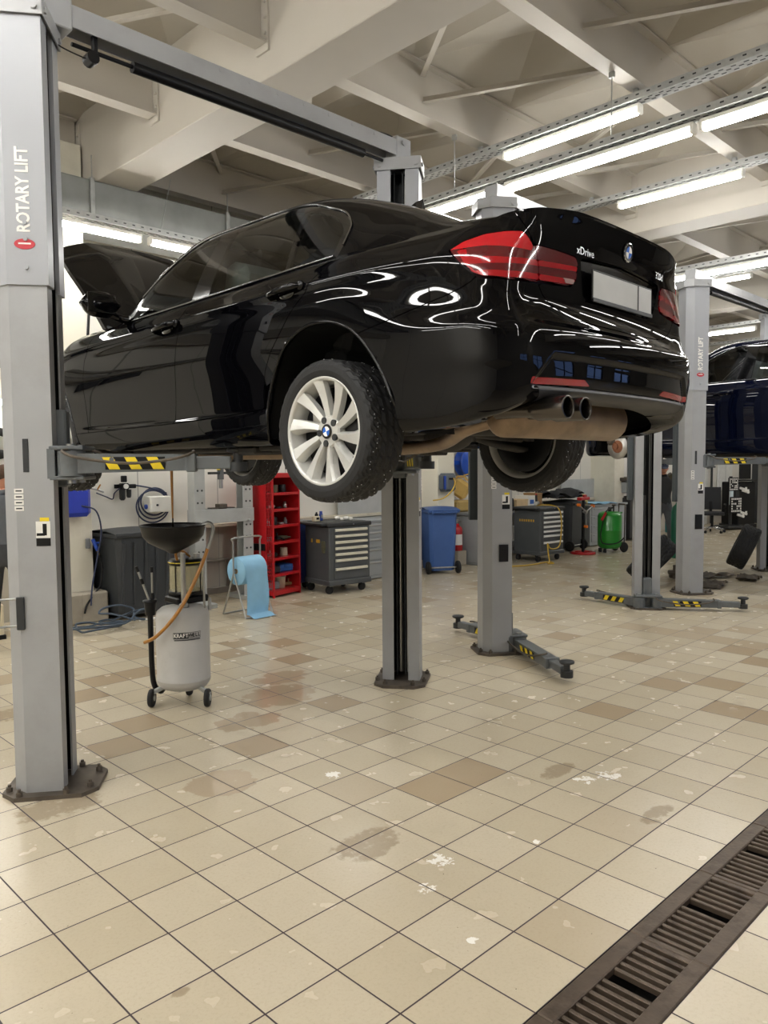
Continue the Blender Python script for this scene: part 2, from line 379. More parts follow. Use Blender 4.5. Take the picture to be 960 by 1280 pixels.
# ceiling: folded roof sheets between the beams
M_ceil = mat('ceiling_cream_paint', 'b0aa9e', .6, var=.04, scale=1.5)
M_ceil2 = mat('beam_cream_paint', 'b6b0a5', .5, var=.03, scale=2)
SEC = [3.40+1.72*k for k in range(-6, 4)]
MAIN = [4.01+5.96*k for k in range(-1, 4)]
b = MB(); ys = [Y0-.2]+[y for y in SEC if Y0 < y < Y1]+[Y1+.2]
b.box(((X0+X1)/2, (Y0+Y1)/2, 6.05), (X1-X0+.4, Y1-Y0+.4, .1), 0)
for i in range(len(ys)-1):
    x = MAIN[0]-5.96
    while x < X1+1:
        a0, a1, c0, c1 = x, x+1.49, ys[i], ys[i+1]; cxm, cym = (a0+a1)/2, (c0+c1)/2
        b.add([(a0, c0, ZD), (a1, c0, ZD), (a1, c1, ZD), (a0, c1, ZD), (cxm, cym, ZD+.22)], [(1, 0, 4), (2, 1, 4), (3, 2, 4), (0, 3, 4)]); x += 1.49
struct('ceiling', b, M_ceil)
tn = 2
for x in MAIN:
    b = MB(); b.box((x, (Y0+Y1)/2, 5.15), (.46, Y1-Y0-.02, .8), .006)
    for y in SEC:
        if Y0 < y < Y1-.3:
            for s in (-1, 1):
                b.box((x+s*.24, y, 5.2), (.02, .16, .5), .002)
                for zz in (5.08, 5.2, 5.32): b.cyl((x+s*.25, y-.055, zz), (x+s*.268, y-.055, zz), .014, n=6)
    struct('trim_%d' % tn, b, M_ceil2); tn += 1
xe = [X0]+MAIN+[X1]
for y in SEC:
    if not (Y0 < y < Y1-.3): continue
    b = MB()
    for i in range(len(xe)-1):
        a0 = xe[i]+(.26 if i else 0); a1 = xe[i+1]-(.26 if i < len(xe)-2 else 0)
        if a1-a0 < .3: continue
        b.box(((a0+a1)/2, y, 5.01), (a1-a0, .15, .016), 0); b.box(((a0+a1)/2, y, 5.25), (a1-a0, .014, .48), 0); b.box(((a0+a1)/2, y, 5.49), (a1-a0, .15, .016), 0)
        n_ = max(1, round((a1-a0)/1.49)); st = (a1-a0)/n_
        if y+1.72 < Y1-.2:                      # diagonal angle braces, zig-zag between the beams
            for k in range(n_):
                p0 = Vector((a0+k*st, y, 5.16)) if k % 2 == 0 else Vector((a0+k*st, y+1.72, 5.16)); p1 = Vector((a0+(k+1)*st, y+1.72, 5.40)) if k % 2 == 0 else Vector((a0+(k+1)*st, y, 5.40))
                d = p1-p0; rz = math.atan2(d.y, d.x); ry = -math.asin(d.z/d.length); c_ = (p0+p1)/2
                b.box(c_, (d.length, .05, .006), 0, rz=rz, ry=ry); b.box(c_+Vector((0, 0, .025)), (d.length, .006, .05), 0, rz=rz, ry=ry)
    struct('trim_%d' % tn, b, M_ceil2); tn += 1
# wall pillars, dado ledge, high wall beam
M_pil = mat('cream_pillar_paint', 'dfdac9', .6, var=.05, scale=2, dirt='a79a83', dirt_amt=.35)
M_conc = mat('concrete_block', 'a79f90', .8, var=.1, scale=5, dirt='7d7466', dirt_amt=.4, bump=.2)
for x in (3.49, 9.80, 15.6):
    b = MB(); b.box((x, 8.72, 2.6), (.52 if x < 5 else .42, .6, 5.2), .006); struct('trim_%d' % tn, b, M_pil); tn += 1
for x, d, y in ((3.52, .66, 8.66), ):
    b = MB(); b.box((x, y, .17), (d, .78, .34), .02); b.box((x+.03, y-.392, .17), (.006, .004, .33), 0); struct('trim_%d' % tn, b, M_conc); tn += 1
b = MB()
for a0, a1 in ((X0, 3.22), (3.76, 9.59), (10.13, 15.33)): b.box(((a0+a1)/2, 8.93, .93), (a1-a0, .16, .05), .008)
struct('trim_%d' % tn, b, mat('ledge_cream', 'c9c1ae', .55, var=.08, dirt='8d8270', dirt_amt=.4)); tn += 1
b = MB()
for a0, a1 in ((3.76, 9.59), (10.13, 15.33)):
    b.box(((a0+a1)/2, 8.985, .45), (a1-a0, .05, .03), .004); b.box(((a0+a1)/2, 8.985, .04), (a1-a0, .05, .08), .004)
    for k in range(int((a1-a0)/.45)): b.box((a0+.3+k*.45, 8.99, .23), (.012, .03, .4), 0)
struct('baseboard_back', b, mat('grey_dado', '8f8a80', .6, var=.08)); 
b = MB(); b.box(((X0+X1)/2, 8.9, 3.85), (X1-X0, .2, .30), .01); struct('trim_%d' % tn, b, mat('taupe_beam', '9d978a', .6, var=.05)); tn += 1
# galvanised air duct along the back wall
d0 = thing('air_duct', 'long rectangular galvanised air duct under the ceiling at the back wall', 'air duct', (0, 0, 0))
b = MB(); b.box((3.0, 8.42, 4.52), (17.9, .62, .46), .01); b.build('duct_body', mat('duct_zinc', '8d8f8c', .5, metal=.55, var=.16, scale=3), d0)
for x in (-4.2, -1.8, .6, 3.72, 5.4, 7.8, 10.2):
    b = MB(); b.box((x, 8.10, 4.52), (.05, .03, .5), .004); b.box((x, 8.42, 4.76), (.05, .66, .02), .002); b.box((x, 8.42, 4.28), (.05, .66, .02), .002); b.cyl((x, 8.1, 4.76), (x, 8.1, 5.0), .006, n=6); b.build('joint_flange', M_galv, d0)
# ------------------------------------------------------------------ fluorescent light rows and perforated cable trays
M_tube = mat('lit_tube', (1., .985, .95), .5, emit=TUBE_POWER, var=0)
M_tray = mat('tray_steel', 'b1b2b0', .4, metal=.6, var=.1, scale=20)
def make_tray(length, axis, loc, label, mains=None):
    t = thing('cable_tray', label, 'cable tray', loc, 0 if axis == 'X' else math.pi/2)
    b = MB(); L_ = length/2
    b.box((0, 0, 0), (length, .14, .003), 0); b.box((0, -.07, .03), (length, .003, .06), 0); b.box((0, .07, .03), (length, .003, .06), 0)
    n = int(length/.1)
    for k in range(n):
        x = -L_+.05+k*.1
        for s in (-1, 1): b.box((x, s*.0725, .032), (.03, .002, .012), 0, 1); b.box((x, s*.035, -.002), (.04, .012, .002), 0, 1); b.box((x+.05, 0, -.002), (.04, .012, .002), 0, 1)
    b.build('tray_body', [M_tray, M_dark], t)
    return t
fix0 = {}
FL_GROUP = 'fluorescent tubes in view'
def fixture(length, loc, axis, label, group=None):
    """a batten lamp: housing, two end caps and the glowing diffuser"""
    k = round(length, 2); rz = 0 if axis == 'X' else math.pi/2
    if k not in fix0:
        t = thing('fluorescent_light', label, 'ceiling light', loc, rz, group)
        b = MB(); b.box((0, 0, .038), (length, .075, .04), .008); b.build('housing', M_white, t)
        b = MB(); b.lathe([(0, -length/2+.03), (.03, -length/2+.03), (.036, -length/2+.04), (.036, length/2-.04), (.03, length/2-.03), (0, length/2-.03)], n=14, axis='X'); b.build('diffuser', M_tube, t)
        for s in (-1, 1):
            b = MB(); b.box((s*(length/2-.012), 0, .012), (.03, .08, .085), .012); b.build('end_cap', M_white, t)
        fix0[k] = t; return t
    t = dup(fix0[k], loc, rz, label)
    if group: t['group'] = group
    elif 'group' in t: del t['group']
    return t
def rod(x, y, z0, z1, label):
    b = MB(); b.cyl((0, 0, 0), (0, 0, z1-z0), .005, n=6); b.box((0, 0, z1-z0-.03), (.03, .05, .05), .004); b.cyl((0, 0, 0), (0, 0, .02), .012, n=6)
    return single('hanger_rod', b, M_galv, label, 'hanger rod', (x, y, z0))
make_tray(10, 'Y', (6.52, 2.0, 4.875), 'perforated cable tray highest and nearest over the black car boot, one tube below')
fixture(1.46, (6.52, 4.08, 4.80), 'Y', 'single tube under the perforated tray, left of the upper pair over the black car')
make_tray(10, 'Y', (6.10, 1.5, 4.385), 'cable tray carrying the continuous row of tubes right of the right lift post')
for y, lb in ((3.585, 'longest looking tube of the continuous row, directly above the black car boot'), (1.735, 'tube at the right photo edge, next in the continuous row above the car boot'), (5.44, 'far end tube of the continuous row, just above the black car roof')):
    fixture(1.80, (6.10, y, 4.305), 'Y', lb)
make_tray(10, 'Y', (8.73, 2.0, 4.875), 'cable tray above the single tube at upper right, left of the third lift')
fixture(1.46, (8.73, 4.03, 4.80), 'Y', 'single tube at upper right between the black car boot and photo edge')
make_tray(11, 'Y', (10.75, 1.2, 4.385), 'cable tray running over the white column right of the black car')
for y, lb in ((4.42, 'tube over the white column just right of the black car boot'), (2.66, 'tube at the right edge, on the row over the white column')):
    fixture(1.74, (10.75, y, 4.30), 'Y', lb)
for X_, Z_, ysl in ((13.3, 4.75, (5.6, 3.6)), (15.2, 4.2, (6.2, 4.4, 2.6)), (18.0, 4.3, (6.5, 4.6, 2.7)), (21.0, 4.3, (6.5, 4.6, 2.7))):
    make_tray(9, 'Y', (X_, 3.4, Z_+.085), 'distant cable tray over the far bays, %s' % {13.3: 'just beyond the white column', 15.2: 'second row behind the white column', 18.0: 'third row behind the white column', 21.0: 'last row before the end wall'}[X_])
    for j, y in enumerate(ysl):
        fixture(1.46, (X_, y, Z_), 'Y', 'small distant ceiling tube above the dark blue car, %s row, %s' % ({13.3: 'first', 15.2: 'second', 18.0: 'third', 21.0: 'farthest'}[X_], ('left end', 'middle', 'right end')[j]))
# the row along the back wall
make_tray(9.6, 'X', (2.6, 7.92, 4.255), 'cable tray under the grey air duct at the back wall')
for x, lb in ((3.37, 'left tube under the air duct, beside the left lift post'), (5.06, 'right tube under the air duct, above the raised bonnet'), (1.68, 'tube under the air duct behind the left lift post'), (6.75, 'tube under the air duct hidden behind the car roof')):
    fixture(1.60, (x, 7.92, 4.17), 'X', lb)
fixture(1.80, (2.05, 8.62, 2.41), 'X', 'low tube on the back wall at the left edge, behind the left lift post')
for z_, r_, lb in ((2.86, .07, 'thick pale pipe along the back wall at the left edge'), (3.03, .035, 'thin grey pipe along the back wall above the thick one, left edge')):
    b = MB(); b.cyl((-5.5, 0, 0), (3.2, 0, 0), r_, n=14); single('wall_pipe', b, mat('pipe_grey', '8f8b82', .5), lb, 'pipe', (0, 8.88, z_))
for x_, lb in ((-.17, 'dark flat box on the back wall left of the photo, the left one of two'), (.22, 'dark flat box on the back wall left of the photo, the right one of two')):
    b = MB(); b.box((0, 0, 0), (.32, .12, .30), .01); b.box((0, -.062, 0), (.27, .008, .25), .004); single('wall_box', b, M_dark, lb, 'box', (x_, 8.93, 2.60))
# rows that light the near half of the hall, over and behind the viewer
for X_, Z_, ysl in ((-3.0, 4.35, (-1.2, .62, 2.44, 4.26, 6.08)), (.75, 4.35, (.9, 2.72, 4.54, 6.36)), (-1.2, 4.35, (-1.2, .62, 2.44, 4.26, 6.08)), (-4.8, 4.35, (.62, 2.44, 4.26, 6.08)), (2.6, 4.35, (-1.5, -3.4, -5.3)), (6.10, 4.305, (-.15, -2.1, -4.0, -5.9)), (8.73, 4.80, (1.4, -1.2, -3.8)), (10.75, 4.30, (.75, -1.2, -3.1))):
    for y in ysl: fixture(1.80, (X_, y, Z_), 'Y', 'long tube hanging over the near half of the hall, out of the photo', 'tubes behind the viewer')
for X_ in (-3.0, .75): make_tray(9, 'Y', (X_, 2.6, 4.435), 'cable tray of the near tube rows, out of the photo on the left, %s' % ('outer row' if X_ < 0 else 'inner row'))
for x, y, z0, lb in ((6.10, 3.40, 4.385, 'long thin rod carrying the tube row above the black car boot'), (6.52, 3.40, 4.875, 'short rod at the beam over the nearest upper tray'), (6.10, 5.12, 4.385, 'long thin rod just right of the right lift post top'), (6.52, 5.12, 4.875, 'short rod over the tray right of the lift post top'), (8.73, 3.40, 4.875, 'short rod above the single tube at upper right'), (8.73, 5.12, 4.875, 'short rod above the tray behind the black car boot')):
    rod(x, y, z0, 5.0, lb)
b = MB(); b.cyl((0, 0, 0), (.14, .0, .62), .004, n=6); single('suspension_wire', b, M_galv, 'thin slanting wire in front of the air duct above the bonnet', 'wire', (4.42, 7.95, 4.3))
# ------------------------------------------------------------------ two-post lifts
M_sleeve = mat('lift_light_grey_paint', '97999d', .38, var=.03, scale=2)
M_inner = mat('greased_slide_channel', '1d1e21', .35, metal=.3, var=.3)
M_lbl = mat('label_white', 'e2e0da', .5, var=.02); M_lblred = mat('label_red', 'b01828', .45, var=.03)
def cpoly(h, e=0.):
    w = .147+e
    return [(.11+e, -.056), (.11+e, -w), (-.075, -w), (-.145-e, -.085-e*.4), (-.145-e, .085+e*.4), (-.075, w), (.11+e, w), (.11+e, .056),
            (.10, .056), (.10, .139), (-.071, .139), (-.137, .082), (-.137, -.082), (-.071, -.139), (.10, -.139), (.10, -.056)]
def arm(parent, p0, p1, z0, z1, padz, pretty=True, guard=True):
    """a two-stage swing arm from pivot p0 to pad p1 (local xy), beam between heights z0..z1; pad up to padz"""
    p0 = Vector((p0[0], p0[1], 0)); p1 = Vector((p1[0], p1[1], 0)); d = p1-p0; Ln = d.length; a = math.atan2(d.y, d.x); zc = (z0+z1)/2; h = z1-z0
    b = MB(); b.at((p0.x, p0.y, 0), (0, 0, a))
    L1 = Ln*.74
    b.prism([(-.05, z0), (L1, z0+h*.12), (L1, z1-h*.08), (-.05, z1)], -.055, .055, axis='Y'); b.cyl((0, 0, z0-.012), (0, 0, z1+.012), .07, n=18)
    b.box((L1+.5*(Ln-L1)-.06, 0, zc+.0), (Ln-L1+.05, .075, h*.66), .006)
    b.cyl((Ln*.25, -.057, zc+.02), (Ln*.25, -.062, zc+.02), .012, n=8); b.box((L1-.02, 0, zc), (.05, .125, h*.92), .006)
    ob = b.build('swing_arm', M_postd, parent)
    b = MB(); b.at((p1.x, p1.y, 0)); b.cyl((0, 0, z0+.004), (0, 0, z0+.055), .05, n=18); b.cyl((0, 0, z0+.02), (0, 0, padz-.02), .026, n=14); b.lathe([(0, padz-.026), (.045, padz-.026), (.058, padz-.02), (.06, padz-.006), (.052, padz), (0, padz)], n=20)
    b.build('lifting_pad', M_dark, ob)
    b = MB(); b.at((p0.x, p0.y, 0), (0, 0, a))
    for s in (-1, 1):
        if h < .05: continue
        b.box((.33, s*.0575, zc), (.30, .003, h*.62), 0, mi=0)
        for k in range(3):
            x = .20+k*.11
            b.add([(x, s*.0597, zc-h*.3), (x+.055, s*.0597, zc-h*.3), (x+.02, s*.0597, zc+h*.3), (x-.035, s*.0597, zc+h*.3)], [(0, 1, 2, 3)] if s < 0 else [(3, 2, 1, 0)], 1)
    b.build('warning_sticker', [M_black, M_yel], ob)
    if guard:
        b = MB(); b.at((p0.x, p0.y, 0), (0, 0, a))
        b.tube([(.0, -.03, z1+.02), (-.02, -.10, z1+.01), (.06, -.12, zc+.03), (.30, -.105, zc+.0), (.52, -.10, zc+.02), (.62, -.05, z1), (.62, 0, z1+.01)], .008, n=7); b.build('arm_guard_rod', M_dirtst, ob)
    return ob
def column(parent, x, y, az, arms, zc, car_up, name='column', text=False, plate_detail=True, crank=False):
    """parent frame is the lift's; az is the direction the open side faces"""
    c = MB(); c.at((x, y, 0), (0, 0, az)); c.prism(cpoly(0), .02, 2.70)
    for i in range(2): c.cyl((-.02+.05*i, -.1475, .42+.02*i), (-.02+.05*i, -.149, .42+.02*i), .004, n=6)
    col = c.build(name, M_post, parent)
    def sub(nm, b, m, lb=None):
        o = b.build(nm, m, col)
        if lb: o['label'] = lb
        return o
    def at(): return MB().at((x, y, 0), (0, 0, az))
    b = at(); b.prism(cpoly(0, .013), 2.635, 4.02)
    for s in (-1, 1):
        for zz in (2.72, 2.86, 2.94): b.cyl((.02, s*.16, zz), (.02, s*.172, zz), .011, n=8)
    sub('upper_sleeve', b, M_sleeve)
    b = at(); b.prism([(.09, -.137), (-.068, -.137), (-.134, -.08), (-.134, .08), (-.068, .137), (.09, .137), (.09, .13), (-.063, .13), (-.128, .075), (-.128, -.075), (-.063, -.13), (.09, -.13)], .03, 4.0); sub('inner_channel', b, M_inner)
    b = at(); b.cyl((-.04, -.02, .06), (-.04, -.02, zc[1]+1.2), .024, n=14); b.box((-.04, .045, 2.0), (.02, .03, 3.9), .002); sub('hydraulic_ram', b, M_steel)
    b = at(); b.tube([(.06, .03, .05), (.06, .03, 2), (.06, .03, 3.95)], .006, n=6, sub=1); b.tube([(.06, -.035, .05), (.06, -.035, 2), (.06, -.035, 3.95)], .005, n=6, sub=1); sub('lifting_cable', b, M_dark)
    b = at()
    b.prism([(-.20, -.13), (-.12, -.21), (.21, -.20), (.28, -.12), (.28, .12), (.21, .20), (-.12, .21), (-.20, .13)], 0, .022); pl = sub('base_plate', b, M_dirtst)
    for px_, py_ in ((-.17, -.11), (-.10, -.185), (.13, -.185), (-.17, .11), (-.10, .185), (.13, .185), (.235, .11), (.235, -.11)): b = at(); b.cyl((px_, py_, .022), (px_, py_, .045), .018, n=6); b.cyl((px_, py_, .045), (px_, py_, .058), .009, n=8); b.build('anchor_bolt', M_dirtst, pl)
    b = at(); b.prism([(.135, -.175), (-.10, -.175), (-.19, -.10), (-.19, .10), (-.10, .175), (.135, .175)], 4.02, 4.035)
    for p, q in (((.135, -.175), (-.10, -.175)), ((-.10, -.175), (-.19, -.10)), ((-.19, -.10), (-.19, .10)), ((-.19, .10), (-.10, .175)), ((-.10, .175), (.135, .175)), ((.135, .175), (.135, -.175))):
        m_ = ((p[0]+q[0])/2, (p[1]+q[1])/2, 3.99); dx, dy = q[0]-p[0], q[1]-p[1]; b.box(m_, (math.hypot(dx, dy), .008, .09), 0, rz=math.atan2(dy, dx))
    for s in (-1, 1): b.cyl((.1, s*.175, 3.98), (.1, s*.192, 3.98), .016, n=8); b.cyl((.135, s*.14, 3.98), (.15, s*.14, 3.98), .016, n=8)
    sub('top_cap', b, M_post)
    s_ = 1 if abs(az) > math.pi/2 else -1       # the face turned to the aisle
    b = at(); b.box((-.02, s_*.1475, 1.78), (.028, .006, .17), .004); b.cyl((-.02, s_*.1475, 1.85), (-.02, s_*.153, 1.85), .007, n=8); b.cyl((-.02, s_*.1475, 1.71), (-.02, s_*.153, 1.71), .007, n=8); sub('cover_strip', b, M_dark)
    b = at(); b.box((.052, s_*.148, 1.40), (.07, .002, .085), 0, mi=0); b.box((.06, s_*.1492, 1.40), (.02, .001, .06), 0, mi=1); b.box((.04, s_*.1492, 1.375), (.04, .001, .014), 0, mi=1); b.box((.052, s_*.148, 1.335), (.07, .002, .04), 0, mi=1); b.box((.06, s_*.148, 1.452), (.045, .002, .02), 0, mi=2); sub('instruction_sticker', b, [M_lbl, M_black, M_yel], 'black white and yellow sticker')
    b = at()
    for k in range(4): b.box((-.06, s_*.1478, 1.60-.03*k), (.045, .0015, .024), 0, mi=0); b.box((-.06, s_*.1488, 1.60-.03*k), (.03, .0008, .007), 0, mi=1)
    sub('type_plate', b, [M_lbl, M_dark])
    # carriage with its two arms
    z0, z1, padz = zc
    b = at(); b.box((.105, 0, (z0+z1)/2+.08), (.10, .096, (z1-z0)+.30), .01); b.box((.175, 0, z1+.028), (.17, .30, .022), .006); b.box((.175, 0, z0-.022), (.17, .30, .022), .006)
    b.box((.10, -.142, (z0+z1)/2), (.04, .012, z1-z0+.05), .002); b.box((.10, .142, (z0+z1)/2), (.04, .012, z1-z0+.05), .002)
    ca = b.build('carriage', M_postd, parent)
    b = at(); b.cyl((.19, -.10, z0-.05), (.19, -.10, z1+.05), .024, n=14); b.cyl((.19, .10, z0-.05), (.19, .10, z1+.05), .024, n=14); b.build('pivot_pin', M_steel, ca)
    b = at()
    for s in (-1, 1):
        b.tube([(.135, s*.12, z1+.04), (.135, s*.12, z1+.0), (.14, s*.12, z0+.01)], .009, n=6, sub=1)
        for k in range(8): b.cyl((.135, s*.12, z0+.02+k*.012), (.135, s*.12, z0+.026+k*.012), .013, n=8)
    b.build('lock_spring', M_dirtst, ca)
    ca_, sa_ = math.cos(az), math.sin(az)
    for k, tgt in enumerate(arms):
        s = 1 if ((tgt[0]-x)*-sa_+(tgt[1]-y)*ca_) > 0 else -1
        lx, ly = .19, s*.10; p0 = (x+lx*ca_-ly*sa_, y+lx*sa_+ly*ca_)
        arm(ca, p0, tgt, z0, z1, padz)
    return col
def lift(name, label, xl, xr, y, zc, armsL, armsR, cross=True):
    t = thing(name, label, 'car lift', (0, 0, 0), 0, None)
    A = math.radians(36)
    L_ = column(t, xl, y-.05, -A, armsL, zc, True); R_ = column(t, xr, y, math.pi+A, armsR, zc, True)
    if cross:
        b = MB(); xa, xb = xl+.22, xr-.04; n = 8
        b.box(((xa+xb)/2, y, 4.17), (xb-xa, .12, .012), .002); b.box(((xa+xb)/2, y-.056, 4.115), (xb-xa, .008, .11), 0); b.box(((xa+xb)/2, y+.056, 4.115), (xb-xa, .008, .11), 0)
        for k in range(7): b.box((xa+.95+.22*k, y-.061, 4.15), (.012, .003, .02), 0)
        b.box((xr-.02, y, 4.12), (.16, .13, .17), .006); b.box((xl+.12, y, 4.12), (.26, .14, .17), .006)
        b.cyl((xr-.03, y-.07, 4.16), (xr-.03, y-.08, 4.16), .02, n=10)
        cr = b.build('crossbeam', M_post, t)
        b = MB(); b.cyl((xa+.05, y, 4.0), (xb-.15, y, 4.01), .012, n=8); b.cyl((xa+.40, y, 4.0), (xb-.35, y, 4.01), .032, n=12); b.build('padded_stop_bar', M_black, cr)
        b = MB(); b.box((xa+.17, y-.02, 4.02), (.03, .03, .12), .006); b.cyl((xa+.15, y-.05, 3.95), (xa+.15, y+.02, 3.95), .035, n=12); b.tube([(xa+.13, y-.02, 3.94), (xa-.02, y-.03, 3.95), (xl+.1, y-.05, 3.98)], .004, n=5); b.build('limit_switch', M_black, cr)
        b = MB(); b.tube([(xl+.05, y+.03, 4.16), (xl+.6, y+.03, 4.19), (xr-.6, y+.03, 4.19), (xr-.12, y+.02, 4.22), (xr-.02, y-.02, 4.18)], .012, n=7); b.build('hydraulic_hose', M_rub, cr)
    return t, L_, R_
UPZ = (1.685, 1.79, 1.815)
l1, cL, cR = lift('two_post_lift', 'grey two-post car lift holding up the black sedan', 1.59, 4.41, 4.25, UPZ, [(2.37, 3.50), (2.38, 4.98)], [(3.88, 3.50), (3.88, 4.98)])
FLZ = (.035, .13, .17)
l2, c3, c4 = lift('two_post_lift', 'empty grey two-post lift in the middle with its arms lowered to the floor', 5.68, 8.70, 4.34, FLZ, [(5.24, 3.26), (6.07, 5.06)], [(9.12, 3.36), (8.62, 5.12)])
l3, c5, c6 = lift('two_post_lift', 'grey two-post lift on the right carrying the dark blue car', 9.98, 12.98, 4.42, (1.68, 1.785, 1.81), [(10.85, 3.55), (10.86, 5.2)], [(12.15, 3.55), (12.15, 5.2)])
# the maker's name in white capitals up the left post of the near lift, and its red oval
def lettering(col, x, y, az, s_):
    M0 = Matrix.Translation((x, y, 0)) @ Matrix.Rotation(az, 4, 'Z')
    F = M0 @ frame((.015, s_*.1615, 3.10), (0, 0, 1), (-1 if s_ < 0 else 1, 0, 0))
    text_part('maker_lettering', 'ROTARY LIFT', .087, M_lbl, col, F, .0012, sx=.80, bold=.0022)['label'] = 'white capital lettering'
    b = MB(); ov = [(.015+.05*math.cos(t), 2.835+.026*math.sin(t)) for t in [2*math.pi*k/28 for k in range(28)]]
    b.at((x, y, 0), (0, 0, az)); b.prism(ov, s_*.1602, s_*.163, axis='Y'); b.build('maker_emblem', M_lblred, col)['label'] = 'red oval emblem'
    b = MB(); b.at((x, y, 0), (0, 0, az)); b.box((.015, s_*.1632, 2.837), (.06, .001, .008), 0); b.build('emblem_band', M_lbl, col)
lettering(cL, 1.59, 4.20, -math.radians(36), -1)
lettering(c5, 9.98, 4.37, -math.radians(36), -1)
# bits that belong to single columns of the lifts
b = MB(); b.at((1.59, 4.20, 0), (0, 0, -math.radians(36)))
b.box((-.07, -.155, .97), (.04, .014, .17), .004)
b.build('cup_bracket', M_dark, cL)
b = MB(); b.at((1.59, 4.20, 0), (0, 0, -math.radians(36)))
for zz in (1.045, .905):
    b.tube([(-.09, -.155, zz), (-.14, -.165, zz), (-.20, -.21, zz), (-.245, -.26, zz), (-.29, -.23, zz), (-.26, -.17, zz), (-.20, -.165, zz)], .006, n=7)
b.build('cup_ring', M_steel, cL)
b = MB(); b.at((5.68, 4.29, 0), (0, 0, -math.radians(36)))
b.box((.03, -.153, .92), (.085, .014, .155), .006); b.cyl((.03, -.16, .96), (.03, -.166, .96), .006, n=8); b.cyl((.03, -.16, .945), (.03, -.166, .945), .006, n=8)
b.build('lock_cover', M_black, c3)
b = MB(); b.at((9.98, 4.37, 0), (0, 0, -math.radians(36)))
b.box((.03, -.153, .95), (.10, .014, .19), .006); b.build('lock_cover', M_black, c5)
b = MB(); b.at((1.59, 4.20, 0), (0, 0, -math.radians(36))); b.box((-.17, .17, 1.52), (.05, .10, .68), .006); b.build('cable_cover', mat('slate_cover', '3f464a', .5), cL)
b = MB(); b.at((5.68, 4.29, 0), (0, 0, -math.radians(36))); b.box((-.14, .17, 1.95), (.13, .05, 1.5), .006); b.build('cable_cover', mat('slate_cover', '3f464a', .5), c3)
b = MB(); b.at((8.70, 4.34, 0), (0, 0, math.pi+math.radians(36))); b.box((-.02, -.19, 1.95), (.10, .06, 1.35), .006); b.build('cable_cover', MATS['slate_cover'], c4)
b = MB(); b.at((9.98, 4.37, 0), (0, 0, -math.radians(36))); b.box((-.145, .12, 1.95), (.05, .10, 1.5), .006); b.build('cable_cover', MATS['slate_cover'], c5)
# ------------------------------------------------------------------ body surface of the sedan (local: x forward from the rear axle, y left, z up)
def nspline(t,P,q):
    """natural cubic spline through points P(t), evaluated at q"""
    t=np.asarray(t,float);P=np.asarray(P,float);q=np.asarray(q,float)
    n=len(t);h=np.diff(t)
    A=np.eye(n);B=np.zeros((n,)+P.shape[1:])
    for i in range(1,n-1):
        A[i,i-1]=h[i-1];A[i,i]=2*(h[i-1]+h[i]);A[i,i+1]=h[i]
        B[i]=3*((P[i+1]-P[i])/h[i]-(P[i]-P[i-1])/h[i-1])
    c=np.linalg.solve(A,B.reshape(n,-1)).reshape(B.shape)
    i=np.clip(np.searchsorted(t,q,side='right')-1,0,n-2)
    d=(q-t[i]);sh=(-1,)+(1,)*(P.ndim-1);d=d.reshape(sh);hh=h[i].reshape(sh)
    b=(P[i+1]-P[i])/hh-hh*(2*c[i]+c[i+1])/3
    return P[i]+b*d+c[i]*d**2+(c[i+1]-c[i])/(3*hh)*d**3
def mono(t,P,q):
    """monotone (pchip) cubic through P(t); no overshoot"""
    t=np.asarray(t,float);P=np.asarray(P,float);q=np.asarray(q,float)
    h=np.diff(t).reshape((-1,)+(1,)*(P.ndim-1));s=np.diff(P,axis=0)/h
    m=np.zeros_like(P);m[0]=s[0];m[-1]=s[-1]
    w1=2*h[1:]+h[:-1];w2=h[1:]+2*h[:-1]
    with np.errstate(divide='ignore',invalid='ignore'):
        hm=(w1+w2)/(w1/s[:-1]+w2/s[1:])
    m[1:-1]=np.where(s[:-1]*s[1:]>0,hm,0)
    i=np.clip(np.searchsorted(t,q,side='right')-1,0,len(t)-2)
    sh=(-1,)+(1,)*(P.ndim-1);u=((q-t[i])/(t[i+1]-t[i])).reshape(sh);hh=h[i]
    return (2*u**3-3*u**2+1)*P[i]+(u**3-2*u**2+u)*hh*m[i]+(-2*u**3+3*u**2)*P[i+1]+(u**3-u**2)*hh*m[i+1]
def bspl(P,q):
    """clamped uniform cubic b-spline through control points, q in 0..1"""
    P=np.asarray(P,float);n=len(P);k=3
    T=np.concatenate([[0]*k,np.linspace(0,1,n-k+1),[1]*k])
    N=np.zeros((len(q),len(T)-1));q=np.clip(q,0,1-1e-9)
    for i in range(len(T)-1): N[:,i]=(q>=T[i])&(q<T[i+1])
    for d in range(1,k+1):
        M=np.zeros((len(q),len(T)-1-d))
        for i in range(len(T)-1-d):
            if T[i+d]>T[i]: M[:,i]+=(q-T[i])/(T[i+d]-T[i])*N[:,i]
            if T[i+d+1]>T[i+1]: M[:,i]+=(T[i+d+1]-q)/(T[i+d+1]-T[i+1])*N[:,i+1]
        N=M
    return np.tensordot(N,P,axes=(1,0))
PLAN=np.array([(3.585,0),(3.56,.30),(3.48,.58),(3.28,.79),(3.0,.868),(2.6,.888),(2.0,.886),(1.2,.892),(.5,.898),(0,.902),(-.4,.898),(-.70,.884),(-.86,.855),(-.955,.775),(-1.005,.62),(-1.035,.35),(-1.045,0)])
_t=np.concatenate([[0],np.cumsum(np.hypot(*np.diff(PLAN,axis=0).T))])
